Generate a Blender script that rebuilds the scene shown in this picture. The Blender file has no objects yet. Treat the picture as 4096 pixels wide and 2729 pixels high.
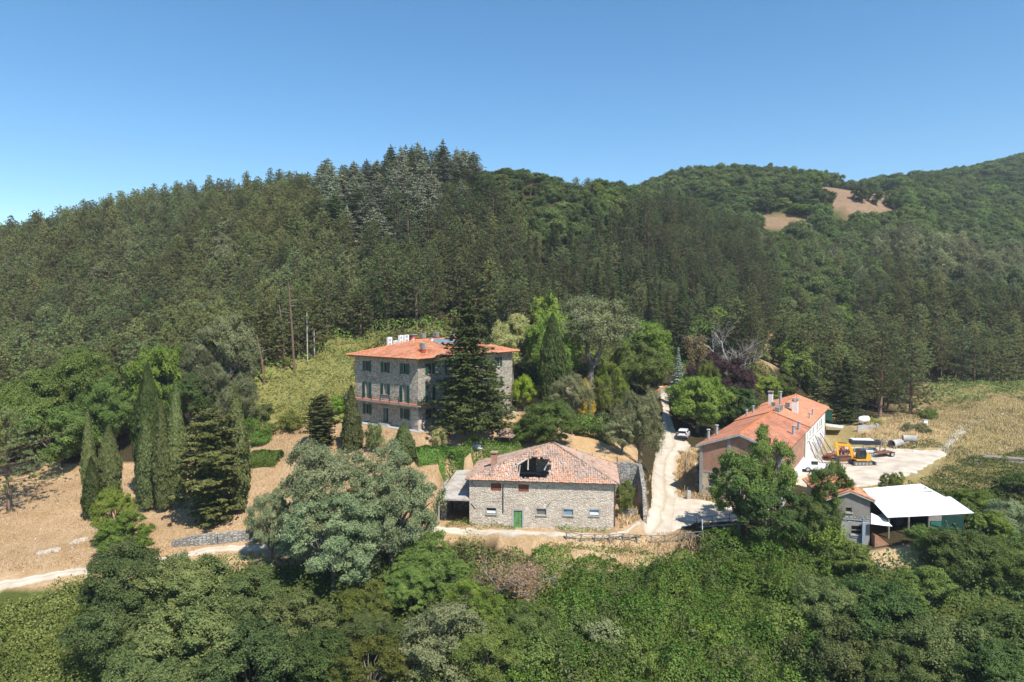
import bpy, math, random
import numpy as np
from mathutils import Vector, Matrix
SC = bpy.context.scene
C = SC.collection
R = math.radians
# ------------------------------------------------------------ camera
PITCH = R(-2.7); CAMZ = 30.0; FPX = 4096 * 24 / 36
cd = bpy.data.cameras.new('camera'); cam = bpy.data.objects.new('camera', cd); C.objects.link(cam)
cam.location = (0, 0, CAMZ); cam.rotation_euler = (R(90) + PITCH, 0, 0)
cd.lens = 24; cd.sensor_width = 36; cd.clip_start = 0.5; cd.clip_end = 9000
SC.camera = cam
# ------------------------------------------------------------ sky and sun
SUN_EL = R(54); SUN_DIR = Vector((0.55, -0.835, 0)).normalized() * math.cos(SUN_EL) + Vector((0, 0, math.sin(SUN_EL)))
w = bpy.data.worlds.new('World'); SC.world = w; w.use_nodes = True
nt = w.node_tree; bg = nt.nodes['Background']
sky = nt.nodes.new('ShaderNodeTexSky'); sky.sky_type = 'NISHITA'; sky.sun_disc = False
sky.sun_elevation = SUN_EL; sky.sun_rotation = math.atan2(SUN_DIR.x, SUN_DIR.y)
sky.altitude = 900; sky.air_density = 1.0; sky.dust_density = 0.1; sky.ozone_density = 1.2
HAZE_D = .00020
hsv = nt.nodes.new('ShaderNodeHueSaturation'); hsv.inputs['Saturation'].default_value = 1.3; hsv.inputs['Hue'].default_value = .494
nt.links.new(sky.outputs[0], hsv.inputs['Color']); nt.links.new(hsv.outputs[0], bg.inputs[0]); bg.inputs[1].default_value = 0.112
sl = bpy.data.lights.new('sun', 'SUN'); sun = bpy.data.objects.new('sun', sl); C.objects.link(sun)
sl.energy = 4.3; sl.angle = R(0.53); sl.color = (1.0, 0.95, 0.87)
sun.rotation_euler = SUN_DIR.to_track_quat('Z', 'Y').to_euler()
SC.view_settings.view_transform = 'Standard'; SC.view_settings.look = 'None'
SC.view_settings.exposure = 0.72; SC.view_settings.gamma = 1.0
SC.cycles.max_bounces = 5; SC.cycles.diffuse_bounces = 3; SC.cycles.transmission_bounces = 3
SC.cycles.glossy_bounces = 2; SC.cycles.volume_bounces = 0; SC.cycles.transparent_max_bounces = 4
SC.cycles.use_adaptive_sampling = True; SC.cycles.adaptive_threshold = 0.02
SC.cycles.use_denoising = True
# ------------------------------------------------------------ photo measurements -> world points
sp_, cp_ = math.sin(PITCH), math.cos(PITCH)
def S(sx, sy, D):
    """World point seen at (sx, sy) of the 4096 px photograph, D metres ahead."""
    xc = (sx - 2048) / FPX; yc = -(sy - 1364.5) / FPX
    k = D / (cp_ - yc * sp_)
    return Vector((xc * k, D, CAMZ + (sp_ + yc * cp_) * k))
def proj(x, y, z):
    dz = z - CAMZ; d = y * cp_ + dz * sp_
    return 2048 + FPX * x / d, 1364.5 - FPX * (-y * sp_ + dz * cp_) / d, d
def ray(sx, sy):
    return Vector(((sx - 2048) / FPX, cp_ + (sy - 1364.5) / FPX * sp_, sp_ - (sy - 1364.5) / FPX * cp_))
# ------------------------------------------------------------ small helpers
def link(name, data, parent=None, loc=None, rz=None):
    o = bpy.data.objects.new(name, data); C.objects.link(o)
    if parent is not None: o.parent = parent
    if loc is not None: o.location = loc
    if rz is not None: o.rotation_euler = (0, 0, rz)
    return o
def tag(o, label=None, cat=None, group=None, kind=None):
    for k, v in (('label', label), ('category', cat), ('group', group), ('kind', kind)):
        if v: o[k] = v
    return o
def thing(name, label, cat, loc=(0, 0, 0), rz=0.0, group=None):
    return tag(link(name, None, None, loc, rz), label, cat, group)
class MB:
    """Collects shapes; build() links them as ONE mesh object."""
    def __init__(s): s.v = []; s.f = []; s.m = []; s.cm = 0
    def poly(s, pts):
        n = len(s.v); s.v += [tuple(p) for p in pts]; s.f.append(list(range(n, n + len(pts)))); s.m.append(s.cm); return s
    def box(s, x0, x1, y0, y1, z0, z1, M=None):
        p = [(x0, y0, z0), (x1, y0, z0), (x1, y1, z0), (x0, y1, z0), (x0, y0, z1), (x1, y0, z1), (x1, y1, z1), (x0, y1, z1)]
        if M is not None: p = [tuple(M @ Vector(q)) for q in p]
        n = len(s.v); s.v += p
        for q in ((3, 2, 1, 0), (4, 5, 6, 7), (0, 1, 5, 4), (1, 2, 6, 5), (2, 3, 7, 6), (3, 0, 4, 7)):
            s.f.append([n + i for i in q]); s.m.append(s.cm)
        return s
    def bar(s, a, b, wd, ht=None, up=(0, 0, 1)):
        a = Vector(a); b = Vector(b); d = b - a; L = d.length; d.normalize(); u = Vector(up)
        if abs(d.dot(u)) > .99: u = Vector((1, 0, 0))
        sd = d.cross(u).normalized(); u = sd.cross(d)
        M = Matrix((( *sd, 0), (*d, 0), (*u, 0), (0, 0, 0, 1))).transposed(); M.translation = a
        ht = ht or wd
        return s.box(-wd / 2, wd / 2, 0, L, -ht / 2, ht / 2, M)
    def tube(s, pts, rad, n=6, cap=True):
        pts = [Vector(p) for p in pts]
        if not hasattr(rad, '__len__'): rad = [rad] * len(pts)
        base = len(s.v); ref = Vector((.31, .17, .93))
        for i, p in enumerate(pts):
            d = (pts[min(i + 1, len(pts) - 1)] - pts[max(i - 1, 0)]).normalized()
            a = d.cross(ref)
            if a.length < .05: a = d.cross(Vector((1, 0, 0)))
            a.normalize(); b = d.cross(a)
            for k in range(n):
                t = 2 * math.pi * k / n
                s.v.append(tuple(p + (a * math.cos(t) + b * math.sin(t)) * rad[i]))
        for i in range(len(pts) - 1):
            for k in range(n):
                q = base + i * n; k2 = (k + 1) % n
                s.f.append([q + k, q + k2, q + n + k2, q + n + k]); s.m.append(s.cm)
        if cap:
            s.f.append([base + k for k in range(n)]); s.m.append(s.cm)
            q = base + (len(pts) - 1) * n
            s.f.append([q + k for k in reversed(range(n))]); s.m.append(s.cm)
        return s
    def cyl(s, a, b, r, n=14, r2=None): return s.tube([a, b], [r, r if r2 is None else r2], n)
    def prism(s, pts2, y0, y1, ax='y'):
        """Outline in (x, z) pulled from y0 to y1 (ax='y') or outline (y, z) pulled along x."""
        f = (lambda p, t: (p[0], t, p[1])) if ax == 'y' else ((lambda p, t: (t, p[0], p[1])) if ax == 'x' else (lambda p, t: (p[0], p[1], t)))
        n = len(pts2); a = [f(p, y0) for p in pts2]; b = [f(p, y1) for p in pts2]
        s.poly(a); s.poly(b[::-1])
        for i in range(n): s.poly([a[i], b[i], b[(i + 1) % n], a[(i + 1) % n]])
        return s
    def facade(s, O, u, n, W, H, holes, rev=.25, z0=0.):
        """Wall sheet from O along u (width W), z0..H, with rectangular holes (a0,a1,z0,z1) and reveals along -n."""
        O = Vector(O); u = Vector(u); n = Vector(n)
        xs = sorted({0., W, *[h[0] for h in holes], *[h[1] for h in holes]}); zs = sorted({z0, H, *[h[2] for h in holes], *[h[3] for h in holes]})
        at = lambda a, z, d=0.: tuple(O + u * a - n * d + Vector((0, 0, z)))
        for i in range(len(xs) - 1):
            for j in range(len(zs) - 1):
                ca, cz = (xs[i] + xs[i + 1]) / 2, (zs[j] + zs[j + 1]) / 2
                if any(h[0] < ca < h[1] and h[2] < cz < h[3] for h in holes): continue
                s.poly([at(xs[i], zs[j]), at(xs[i + 1], zs[j]), at(xs[i + 1], zs[j + 1]), at(xs[i], zs[j + 1])])
        for a0, a1, b0, b1 in holes:
            s.poly([at(a0, b0), at(a0, b1), at(a0, b1, rev), at(a0, b0, rev)]); s.poly([at(a1, b0), at(a1, b0, rev), at(a1, b1, rev), at(a1, b1)])
            s.poly([at(a0, b0), at(a0, b0, rev), at(a1, b0, rev), at(a1, b0)]); s.poly([at(a0, b1), at(a1, b1), at(a1, b1, rev), at(a0, b1, rev)])
        return s
    def build(s, name, m, parent=None, loc=None, rz=None, smooth=False, bevel=0.):
        me = bpy.data.meshes.new(name); me.from_pydata(s.v, [], s.f)
        for q in (m if isinstance(m, (list, tuple)) else [m]): me.materials.append(q)
        if isinstance(m, (list, tuple)): me.polygons.foreach_set('material_index', s.m)
        if smooth: me.polygons.foreach_set('use_smooth', [True] * len(me.polygons))
        me.update(); o = link(name, me, parent, loc, rz)
        if bevel:
            b = o.modifiers.new('bevel', 'BEVEL'); b.width = bevel; b.segments = 2; b.limit_method = 'ANGLE'
        return o
def mesh_np(name, V, F, mats, tint=None, midx=None, col=None, smooth=False):
    """Mesh from numpy arrays: V (n,3), F (m,4)."""
    me = bpy.data.meshes.new(name); V = np.ascontiguousarray(V, np.float32); F = np.ascontiguousarray(F, np.int32); k = F.shape[1]
    me.vertices.add(len(V)); me.vertices.foreach_set('co', V.ravel())
    me.loops.add(F.size); me.loops.foreach_set('vertex_index', F.ravel())
    me.polygons.add(len(F)); me.polygons.foreach_set('loop_start', np.arange(0, F.size, k, dtype=np.int32))
    if smooth: me.polygons.foreach_set('use_smooth', np.ones(len(F), bool))
    for q in (mats if isinstance(mats, (list, tuple)) else [mats]): me.materials.append(q)
    if midx is not None: me.polygons.foreach_set('material_index', np.ascontiguousarray(midx, np.int32))
    me.update(calc_edges=True)
    if tint is not None:
        a = me.attributes.new('tint', 'FLOAT', 'FACE'); a.data.foreach_set('value', np.ascontiguousarray(tint, np.float32))
    if col is not None:
        a = me.attributes.new('gcol', 'FLOAT_COLOR', 'POINT'); a.data.foreach_set('color', np.ascontiguousarray(col, np.float32).ravel())
    return me
# ------------------------------------------------------------ materials
class NG:
    def __init__(s, name):
        s.m = bpy.data.materials.new(name); s.m.use_nodes = True; s.t = s.m.node_tree; s.b = s.t.nodes['Principled BSDF']; s.out = s.t.nodes['Material Output']
    def n(s, kind, **kw):
        q = s.t.nodes.new('ShaderNode' + kind)
        for k, v in kw.items():
            if k[0] == '_': setattr(q, k[1:], v)
            else:
                key = int(k[1:]) if k[0] == 'i' and k[1:].isdigit() else k.replace('__', ' ')
                if hasattr(v, 'bl_rna') or isinstance(v, bpy.types.NodeSocket): s.t.links.new(v, q.inputs[key])
                else: q.inputs[key].default_value = v
        return q
    def l(s, a, b): s.t.links.new(a, b)
    def coord(s, scale=(1, 1, 1), kind='Object'):
        tc = s.n('TexCoord'); mp = s.n('Mapping'); s.l(tc.outputs[kind], mp.inputs[0]); mp.inputs['Scale'].default_value = scale; return mp.outputs[0]
    def noise(s, vec, scale, detail=4, rough=.55, dim='3D'):
        q = s.n('TexNoise'); s.l(vec, q.inputs['Vector']); q.inputs['Scale'].default_value = scale; q.inputs['Detail'].default_value = detail; q.inputs['Roughness'].default_value = rough; return q.outputs['Fac']
    def ramp(s, fac, stops, interp='LINEAR'):
        q = s.n('ValToRGB'); s.l(fac, q.inputs[0]); cr = q.color_ramp; cr.interpolation = interp
        while len(cr.elements) < len(stops): cr.elements.new(0.5)
        for e, (p, c) in zip(cr.elements, stops):
            e.position = p; e.color = (*c, 1) if len(c) == 3 else c
        return q.outputs[0]
    def mix(s, fac, a, b, mode='MIX'):
        q = s.n('Mix', _data_type='RGBA', _blend_type=mode)
        for v, k in ((fac, 0), (a, 6), (b, 7)):
            if isinstance(v, bpy.types.NodeSocket): s.l(v, q.inputs[k])
            elif k == 0: q.inputs[0].default_value = v
            else: q.inputs[k].default_value = (*v, 1) if len(v) == 3 else v
        return q.outputs[2]
    def math(s, op, a, b=None):
        q = s.n('Math', _operation=op)
        for v, k in ((a, 0), (b, 1)):
            if v is None: continue
            if isinstance(v, bpy.types.NodeSocket): s.l(v, q.inputs[k])
            else: q.inputs[k].default_value = v
        return q.outputs[0]
    def bump(s, h, strength=.5, dist=.05):
        q = s.n('Bump'); s.l(h, q.inputs['Height']); q.inputs['Strength'].default_value = strength; q.inputs['Distance'].default_value = dist; s.l(q.outputs[0], s.b.inputs['Normal'])
    def base(s, c, rough=.85, spec=.2):
        if isinstance(c, bpy.types.NodeSocket): s.l(c, s.b.inputs['Base Color'])
        else: s.b.inputs['Base Color'].default_value = (*c, 1)
        s.b.inputs['Roughness'].default_value = rough; s.b.inputs['Specular IOR Level'].default_value = spec
        return s.m
def plain(name, c, rough=.7, spec=.3, metal=0., var=.18, scale=3.):
    g = NG(name); v = g.coord(); n1 = g.noise(v, scale, 5)
    a = tuple(x * (1 - var) for x in c); b = tuple(min(1, x * (1 + var)) for x in c)
    g.base(g.ramp(n1, [(.3, a), (.7, b)]), rough, spec); g.b.inputs['Metallic'].default_value = metal
    g.bump(g.noise(v, scale * 9, 3), .15, .01)
    return g.m
def foliage(name, ca, cb, trans=.28, var=.3, hue=.02):
    g = NG(name); at = g.n('Attribute', _attribute_name='tint'); oi = g.n('ObjectInfo')
    c = g.mix(at.outputs['Fac'], ca, cb)
    hs = g.n('HueSaturation'); g.l(c, hs.inputs['Color'])
    mr = g.n('MapRange'); g.l(oi.outputs['Random'], mr.inputs[0]); mr.inputs[3].default_value = 1 - var; mr.inputs[4].default_value = 1 + var; g.l(mr.outputs[0], hs.inputs['Value'])
    r2 = g.math('FRACT', g.math('MULTIPLY', oi.outputs['Random'], 7.31))
    m2 = g.n('MapRange'); g.l(r2, m2.inputs[0]); m2.inputs[3].default_value = .5 - hue; m2.inputs[4].default_value = .5 + hue; g.l(m2.outputs[0], hs.inputs['Hue'])
    g.l(hs.outputs[0], g.b.inputs['Base Color']); g.b.inputs['Roughness'].default_value = .6; g.b.inputs['Specular IOR Level'].default_value = .18
    tr = g.n('BsdfTranslucent'); g.l(hs.outputs[0], tr.inputs[0]); ms = g.n('MixShader'); ms.inputs[0].default_value = trans
    g.l(g.b.outputs[0], ms.inputs[1]); g.l(tr.outputs[0], ms.inputs[2]); g.l(ms.outputs[0], g.out.inputs[0])
    return g.m
# ------------------------------------------------------------ noise on arrays
def vnoise(x, y, seed=0):
    xi = np.floor(x).astype(np.int64); yi = np.floor(y).astype(np.int64); fx = x - xi; fy = y - yi
    fx = fx * fx * (3 - 2 * fx); fy = fy * fy * (3 - 2 * fy)
    def h(a, b):
        n = (a * 374761393 + b * 668265263 + seed * 974634777) & 0xffffffff
        n = ((n ^ (n >> 13)) * 1274126177) & 0xffffffff
        return ((n ^ (n >> 16)) & 0xffff) / 65535.
    return (h(xi, yi) * (1 - fx) + h(xi + 1, yi) * fx) * (1 - fy) + (h(xi, yi + 1) * (1 - fx) + h(xi + 1, yi + 1) * fx) * fy
def fbm(x, y, seed=0, o=4):
    s = 0.; a = .5
    for i in range(o): s = s + a * vnoise(x * 2 ** i, y * 2 ** i, seed + i * 17); a *= .5
    return s / (1 - .5 ** o)
def inpoly(x, y, P):
    r = np.zeros(np.shape(x), bool); n = len(P)
    for i in range(n):
        x0, y0 = P[i]; x1, y1 = P[(i + 1) % n]
        if y0 == y1: continue
        c = ((y0 > y) != (y1 > y)) & (x < (x1 - x0) * (y - y0) / (y1 - y0) + x0); r ^= c
    return r
# ============================================================ TERRAIN
# spot heights read off the photograph: (photo x, photo y, metres ahead, height of what hides the ground there)
SPOT = [(1876,2112,88.2,0),(2462,2134,86,0),(2200,2160,85,0),(1600,2170,84.5,0),(1000,2190,84,0),(700,2230,80.5,0),(420,2277,77.5,0),(200,2308,76,0),(0,2343,75,0),(-400,2400,73,0),
(0,2200,83,0),(-400,2150,90,0),(300,2000,96,0),(100,1900,107,0),(500,1880,108,0),(-300,1900,105,0),(870,2140,84.5,0),(900,2070,89,0),(1080,1940,95,0),(1080,1790,105,0),(600,2060,91,0),(300,2130,87,0),
(1440,1690,113.5,0),(1050,1700,116,0),(1200,1600,122,0),(1250,1450,134,0),(1300,1370,142,0),(1500,1340,147,0),(1750,1330,151,0),(1050,1480,129,0),(800,1600,122,0),(700,1750,115,0),(300,1800,113,0),
(2080,1660,128,0),(2370,1570,132,0),(2400,1470,142,0),(1671,1722,105,0),(1900,1760,99,0),(1700,1790,98,0),(1700,1870,94,0),(1800,1930,91,0),(1830,2030,89,0),(1950,1845,100,0),(2150,1830,101,0),(2350,1810,99.5,0),(2400,1765,105,0),(2250,1720,109,0),(2530,1845,97,0),(2040,1797,102,0),(1930,1785,101,0),(1866,1738,102.5,0),(1880,1775,100.5,0),(1665,1850,95.5,0),(1740,1845,96.5,0),(1800,1842,97.8,0),(1850,1852,99.3,0),
(2560,2145,87,0),(2650,2000,97,0),(2640,1900,106,0),(2640,1760,121,0),(2650,1600,145,0),(2690,1500,166,0),(2760,1755,122,0),(2785,1985,97,0),(2950,2050,92,0),(3050,2070,90,0),
(3300,1900,106,0),(3600,1900,106,0),(3780,1812,121,0),(3460,1857,114,0),(3500,1950,99,0),(3320,1785,130,0),(3900,1700,145,0),(4050,1620,170,0),(4300,1620,175,0),(3850,1550,188,0),(4096,1560,190,0),(3500,1680,140,0),(3650,1680,142,0),(3450,1720,133,0),(4000,1800,125,0),(4096,1900,108,0),
(3400,2180,81,0),(3700,2145,80.5,0),(3900,2150,82,0),(3640,2235,77,0),(3150,2165,80.5,0),(4096,2100,86,2),(3800,2000,94,0),(3000,2130,83,0),(2800,2150,83,0),
(2400,2200,82.5,0),(2400,2290,78,0),(2600,2300,77.5,0),(2200,2300,78,0),(2600,2500,70,0),(2600,2700,65,0),(3200,2300,76,0),(3200,2700,64,0),(4000,2300,77,0),(4096,2700,62,0),(3600,2500,69,0),(100,2450,72.5,0),(100,2700,65.5,0),(1200,2300,78,0),(1200,2700,65,0),(600,2500,70.5,0),(1800,2500,70.5,0),
(1650,600,235,18),(1650,900,192,15),(1200,690,255,14),(1200,1000,187,13),(1000,1250,152,12),(600,760,285,13),(600,1100,192,12),(600,1350,142,11),(200,870,310,13),(200,1150,200,12),(200,1400,145,11),(0,910,330,12),(-300,1000,360,12),(-300,1300,200,10),
(1950,670,255,9),(2050,690,265,3),(2300,710,280,7),(2500,745,310,8),(2150,1000,200,14),(2400,900,240,12),(2400,1100,186,13),(2300,1280,157,8),(2700,1000,240,13),(2700,1200,192,12),(2800,1350,168,6),(2900,850,300,13),(1900,1150,165,12),
(2600,730,420,8),(2800,665,440,9),(3100,670,430,9),(3290,720,420,4),(3440,790,370,0),(3100,880,340,3),(3250,850,350,3),(3500,720,460,9),(3700,690,500,9),(3880,675,520,9),(4096,610,720,10),(4400,520,800,10),(3900,850,400,9),(3700,850,370,9),(4096,850,420,9),(3400,1000,275,12),(3700,1000,270,12),(4096,1000,300,12),(3300,1200,210,12),(3700,1200,218,12),(4096,1200,224,10),(3700,1450,192,8),(4096,1450,196,8),(3400,1400,168,13),(3200,1450,152,10),(3050,1380,157,4),(3000,1470,147,5)]
WORLDPTS = [(0,40,-13),(-70,40,-13),(70,40,-13),(0,0,-18),(-120,0,-16),(120,0,-16),(-200,60,-9),(200,60,-6),(0,340,62),(60,370,66),(-150,430,42),(0,520,48),(200,620,90),(-400,700,30),(0,1050,40),(420,1050,150),(760,1050,200),(-500,300,30),(-200,-60,-18),(200,-60,-18),(500,250,60),(500,100,20),(-300,130,0)]
pts = [tuple(S(a, b, d) - Vector((0, 0, h))) for a, b, d, h in SPOT] + WORLDPTS
PT = np.array(pts, float)
# the plate through all spot heights (distances squeezed so that far spots do not ring)
def squeeze(x, y):
    y = np.asarray(y, float); x = np.asarray(x, float); q = np.log(np.maximum(y, -40) + 70.) ; return x / (np.maximum(y, 0) + 70.) * 3.0, q * 3.0
TX, TY = squeeze(PT[:, 0], PT[:, 1])
def _k(r2): return r2 * np.log(r2 + 1e-12)
n_ = len(PT); A_ = np.zeros((n_ + 3, n_ + 3)); A_[:n_, :n_] = _k((TX[:, None] - TX) ** 2 + (TY[:, None] - TY) ** 2) + np.eye(n_) * 2e-3
A_[:n_, n_] = 1; A_[:n_, n_ + 1] = TX; A_[:n_, n_ + 2] = TY; A_[n_:, :n_] = A_[:n_, n_:].T
W_ = np.linalg.solve(A_, np.concatenate([PT[:, 2], [0, 0, 0]]))
def tps(x, y):
    u, v = squeeze(x, y); sh = u.shape; u = u.ravel(); v = v.ravel(); out = np.empty(len(u))
    for i in range(0, len(u), 20000):
        a, b = u[i:i + 20000], v[i:i + 20000]
        out[i:i + 20000] = _k((a[:, None] - TX) ** 2 + (b[:, None] - TY) ** 2) @ W_[:n_] + W_[n_] + W_[n_ + 1] * a + W_[n_ + 2] * b
    return out.reshape(sh)
# building frames: origin (x, y, z) and rotation
VILLA = (Vector((-14.5, 105.0, 11.27)), math.atan2(.795, .606))
BARN = (Vector((-5.57, 88.2, 1.65)), math.atan2(-2.2, 18.64))
BRICK = (Vector((26.5, 97.3, 3.4)), math.atan2(-6.1, 10.2))
def local(fr, x, y):
    c, s = math.cos(fr[1]), math.sin(fr[1]); dx, dy = x - fr[0].x, y - fr[0].y
    return dx * c + dy * s, -dx * s + dy * c
def world(fr, x, y, z=0.):
    c, s = math.cos(fr[1]), math.sin(fr[1]); return Vector((fr[0].x + x * c - y * s, fr[0].y + x * s + y * c, fr[0].z + z))
def height(x, y):
    z = tps(x, y); near = np.clip((260 - y) / 120, 0, 1)
    z = z + (fbm(x / 9, y / 9, 3, 3) - .5) * .35 * near * np.clip((y - 40) / 30, 0, 1)
    def pad(z, fr, X0, X1, Y0, Y1, zz, fall):
        lx, ly = local(fr, x, y); d = np.maximum(np.maximum(X0 - lx, lx - X1), np.maximum(Y0 - ly, ly - Y1))
        t = np.clip(1 - d / fall, 0, 1); t = t * t * (3 - 2 * t); return z * (1 - t) + zz * t
    z = pad(z, VILLA, -2.5, 26, -2.5, 17, 11.2, 4.)
    z = pad(z, BARN, -.3, 19.1, -1.2, 10.2, 1.6, 1.2)
    z = pad(z, BARN, -4.6, .5, -1.2, 8.2, 1.7, .7)
    z = pad(z, BARN, 18.95, 22.2, -.6, 9.2, 2.5, .9)
    return z
xs_ = np.concatenate([np.arange(-620, -84, 9), np.arange(-84, 84, .75), np.arange(84, 900, 9)])
ys_ = np.concatenate([np.arange(-70, 54, 5), np.arange(54, 134, .75), np.arange(134, 300, 2.5), np.arange(300, 1120, 10)])
GX, GY = np.meshgrid(xs_, ys_); GZ = height(GX, GY)
def H(x, y):
    """Height of the ground mesh (arrays or numbers)."""
    x = np.asarray(x, float); y = np.asarray(y, float)
    i = np.clip(np.searchsorted(xs_, x) - 1, 0, len(xs_) - 2); j = np.clip(np.searchsorted(ys_, y) - 1, 0, len(ys_) - 2)
    a = np.clip((x - xs_[i]) / (xs_[i + 1] - xs_[i]), 0, 1); b = np.clip((y - ys_[j]) / (ys_[j + 1] - ys_[j]), 0, 1)
    return (GZ[j, i] * (1 - a) + GZ[j, i + 1] * a) * (1 - b) + (GZ[j + 1, i] * (1 - a) + GZ[j + 1, i + 1] * a) * b
def G(sx, sy, dmin=55., dmax=600.):
    """First ground point under photo position (sx, sy)."""
    r = ray(sx, sy); t = np.arange(dmin, dmax, .25); x = r.x / r.y * t; z = CAMZ + r.z / r.y * t; h = H(x, t); k = np.nonzero(z < h)[0]
    i = k[0] if len(k) else len(t) - 1
    return Vector((x[i], t[i], float(h[i])))
# ---- ground colours (what grows there), by zones read off the photograph
PX, PY, PD = proj(GX, GY, GZ); PD = np.where(PD < 5, 5, PD)
DRY = (.43, .305, .185); PALE = (.52, .40, .25); FLOOR = (.055, .045, .025); GREEN = (.085, .105, .03); MEADOW = (.33, .265, .125); SCRUB = (.06, .075, .02)
col = np.zeros(GX.shape + (3,)); col[:] = FLOOR
nz = fbm(GX / 5, GY / 5, 11, 4); nz2 = fbm(GX / 1.7, GY / 1.7, 5, 3)
def zone(P, c, d0=40., d1=260., wob=12.):
    m = inpoly(PX + (nz - .5) * wob * 2, PY + (nz2 - .5) * wob, P) & (PD > d0) & (PD < d1); col[m] = c
zone([(-900, 2300), (-900, 2900), (5000, 2900), (5000, 2260), (2300, 2240)], GREEN)
zone([(-900, 1860), (560, 1850), (760, 1750), (1040, 1690), (1420, 1690), (1700, 1715), (2080, 1640), (2200, 1700), (2460, 1730), (2560, 1800), (2600, 2100), (2740, 2125), (2660, 2260), (2450, 2285), (2180, 2260), (1900, 2160), (1300, 2240), (600, 2310), (-900, 2460)], DRY)
zone([(2140, 2170), (2700, 2140), (2700, 2260), (2500, 2285), (2160, 2265)], PALE)
zone([(2290, 1740), (2500, 1740), (2560, 1840), (2300, 1840)], (.52, .36, .2))
zone([(1020, 1690), (1440, 1690), (1410, 1420), (1560, 1330), (1900, 1290), (1250, 1350), (1000, 1500)], (.22, .215, .075))
zone([(2680, 1790), (2790, 1790), (2790, 2000), (2700, 1990)], PALE)
zone([(3230, 1560), (3560, 1700), (3740, 1520), (4300, 1540), (4300, 1900), (3900, 1960), (3560, 1990), (3250, 1960)], MEADOW)
zone([(3400, 1700), (3600, 1650), (3760, 1640), (3800, 1720), (3740, 1800), (3500, 1780)], (.46, .34, .19))
zone([(3480, 2200), (3760, 2170), (3720, 2270), (3500, 2280)], PALE)
zone([(3200, 2190), (3340, 2170), (3330, 2240), (3230, 2240)], PALE)
zone([(3280, 755), (3430, 735), (3600, 780), (3570, 860), (3450, 885), (3280, 850)], (.25, .175, .12), 300, 500)
zone([(3000, 845), (3240, 860), (3240, 930), (3030, 915)], (.24, .17, .11), 270, 440)
zone([(3840, 1090), (4060, 1090), (4060, 1130), (3840, 1130)], (.36, .25, .15), 200, 420)
zone([(3090, 1310), (3160, 1330), (3120, 1470), (3020, 1470)], (.36, .26, .15), 130, 260)
far = (PD > 300); col[far & (PX > 1900) & (col[..., 0] < .1)] = SCRUB
colr = np.concatenate([col, np.ones(col.shape[:2] + (1,))], 2)
g = NG('ground'); at = g.n('Attribute', _attribute_name='gcol'); v = g.coord((1, 1, 1))
n1 = g.noise(v, .35, 8, .62); n2 = g.noise(v, 2.6, 6, .65); n3 = g.noise(v, 11, 3)
c = g.mix(g.ramp(n1, [(.35, (0, 0, 0)), (.68, (1, 1, 1))]), at.outputs['Color'], g.mix(.55, at.outputs['Color'], (.62, .50, .30), 'MULTIPLY'))
c = g.mix(g.ramp(n2, [(.42, (0, 0, 0)), (.66, (.8, .8, .8))]), c, g.mix(1., c, (1.35, 1.28, 1.18), 'MULTIPLY'))
c = g.mix(g.ramp(n2, [(.2, (.65, .65, .65)), (.4, (0, 0, 0))]), c, g.mix(1., c, (.5, .52, .45), 'MULTIPLY'))
g.base(c, 1., .05); g.bump(g.math('ADD', n2, g.math('MULTIPLY', n3, .5)), .9, .18)
ny, nx = GX.shape; idx = np.arange(ny * nx).reshape(ny, nx)
F = np.stack([idx[:-1, :-1], idx[:-1, 1:], idx[1:, 1:], idx[1:, :-1]], -1).reshape(-1, 4)
ground = link('ground', mesh_np('ground', np.stack([GX, GY, GZ], -1).reshape(-1, 3), F, g.m, col=colr.reshape(-1, 4), smooth=True))
tag(ground, kind='structure')
# ---- roads, yard and tracks: sheets between two edges measured in the photograph, laid on the ground
def resample(P, n):
    P = np.array(P, float); d = np.concatenate([[0], np.cumsum(np.hypot(*np.diff(P, axis=0).T))]); t = np.linspace(0, d[-1], n)
    return np.stack([np.interp(t, d, P[:, k]) for k in range(2)], 1)
def sheet(name, A, B, n, m, lift, material, wob=.25, paired=False, seed=1):
    A = [G(*p)[:2] for p in A]; B = [G(*p)[:2] for p in B]
    if paired:
        k = np.linspace(0, len(A) - 1, n); A = np.stack([np.interp(k, range(len(A)), [p[i] for p in A]) for i in (0, 1)], 1); B = np.stack([np.interp(k, range(len(B)), [p[i] for p in B]) for i in (0, 1)], 1)
        for q in (A, B):
            for _ in range(n // 40): q[1:-1] = (q[:-2] + q[1:-1] * 2 + q[2:]) / 4
    else: A = resample(A, n); B = resample(B, n)
    dd = A - B; dd /= np.maximum(np.hypot(dd[:, 0], dd[:, 1]), .1)[:, None]
    t = np.arange(n) * .17
    A = A + dd * ((fbm(t * 2, t * 0 + seed, seed, 3) - .5) * wob * 2)[:, None]; B = B + dd * ((fbm(t * 2, t * 0 + seed + 9, seed + 3, 3) - .5) * wob * 2)[:, None]
    s = np.linspace(0, 1, m)[None, :, None]; P = A[:, None] * (1 - s) + B[:, None] * s; z = H(P[..., 0], P[..., 1]) + lift
    z[:, 0] -= lift + .05; z[:, -1] -= lift + .05
    cs_ = np.zeros((n, m, 4)); cs_[..., 0] = s[0, :, 0][None]; cs_[..., 3] = 1
    V = np.concatenate([P, z[..., None]], 2).reshape(-1, 3); ix = np.arange(n * m).reshape(n, m)
    F = np.stack([ix[:-1, :-1], ix[1:, :-1], ix[1:, 1:], ix[:-1, 1:]], -1).reshape(-1, 4)
    return tag(link(name, mesh_np(name, V, F, material, smooth=True, col=cs_.reshape(-1, 4))), kind='structure')
g = NG('gravel'); v = g.coord(); n1 = g.noise(v, .5, 6, .6); n2 = g.noise(v, 7, 4, .7)
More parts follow.
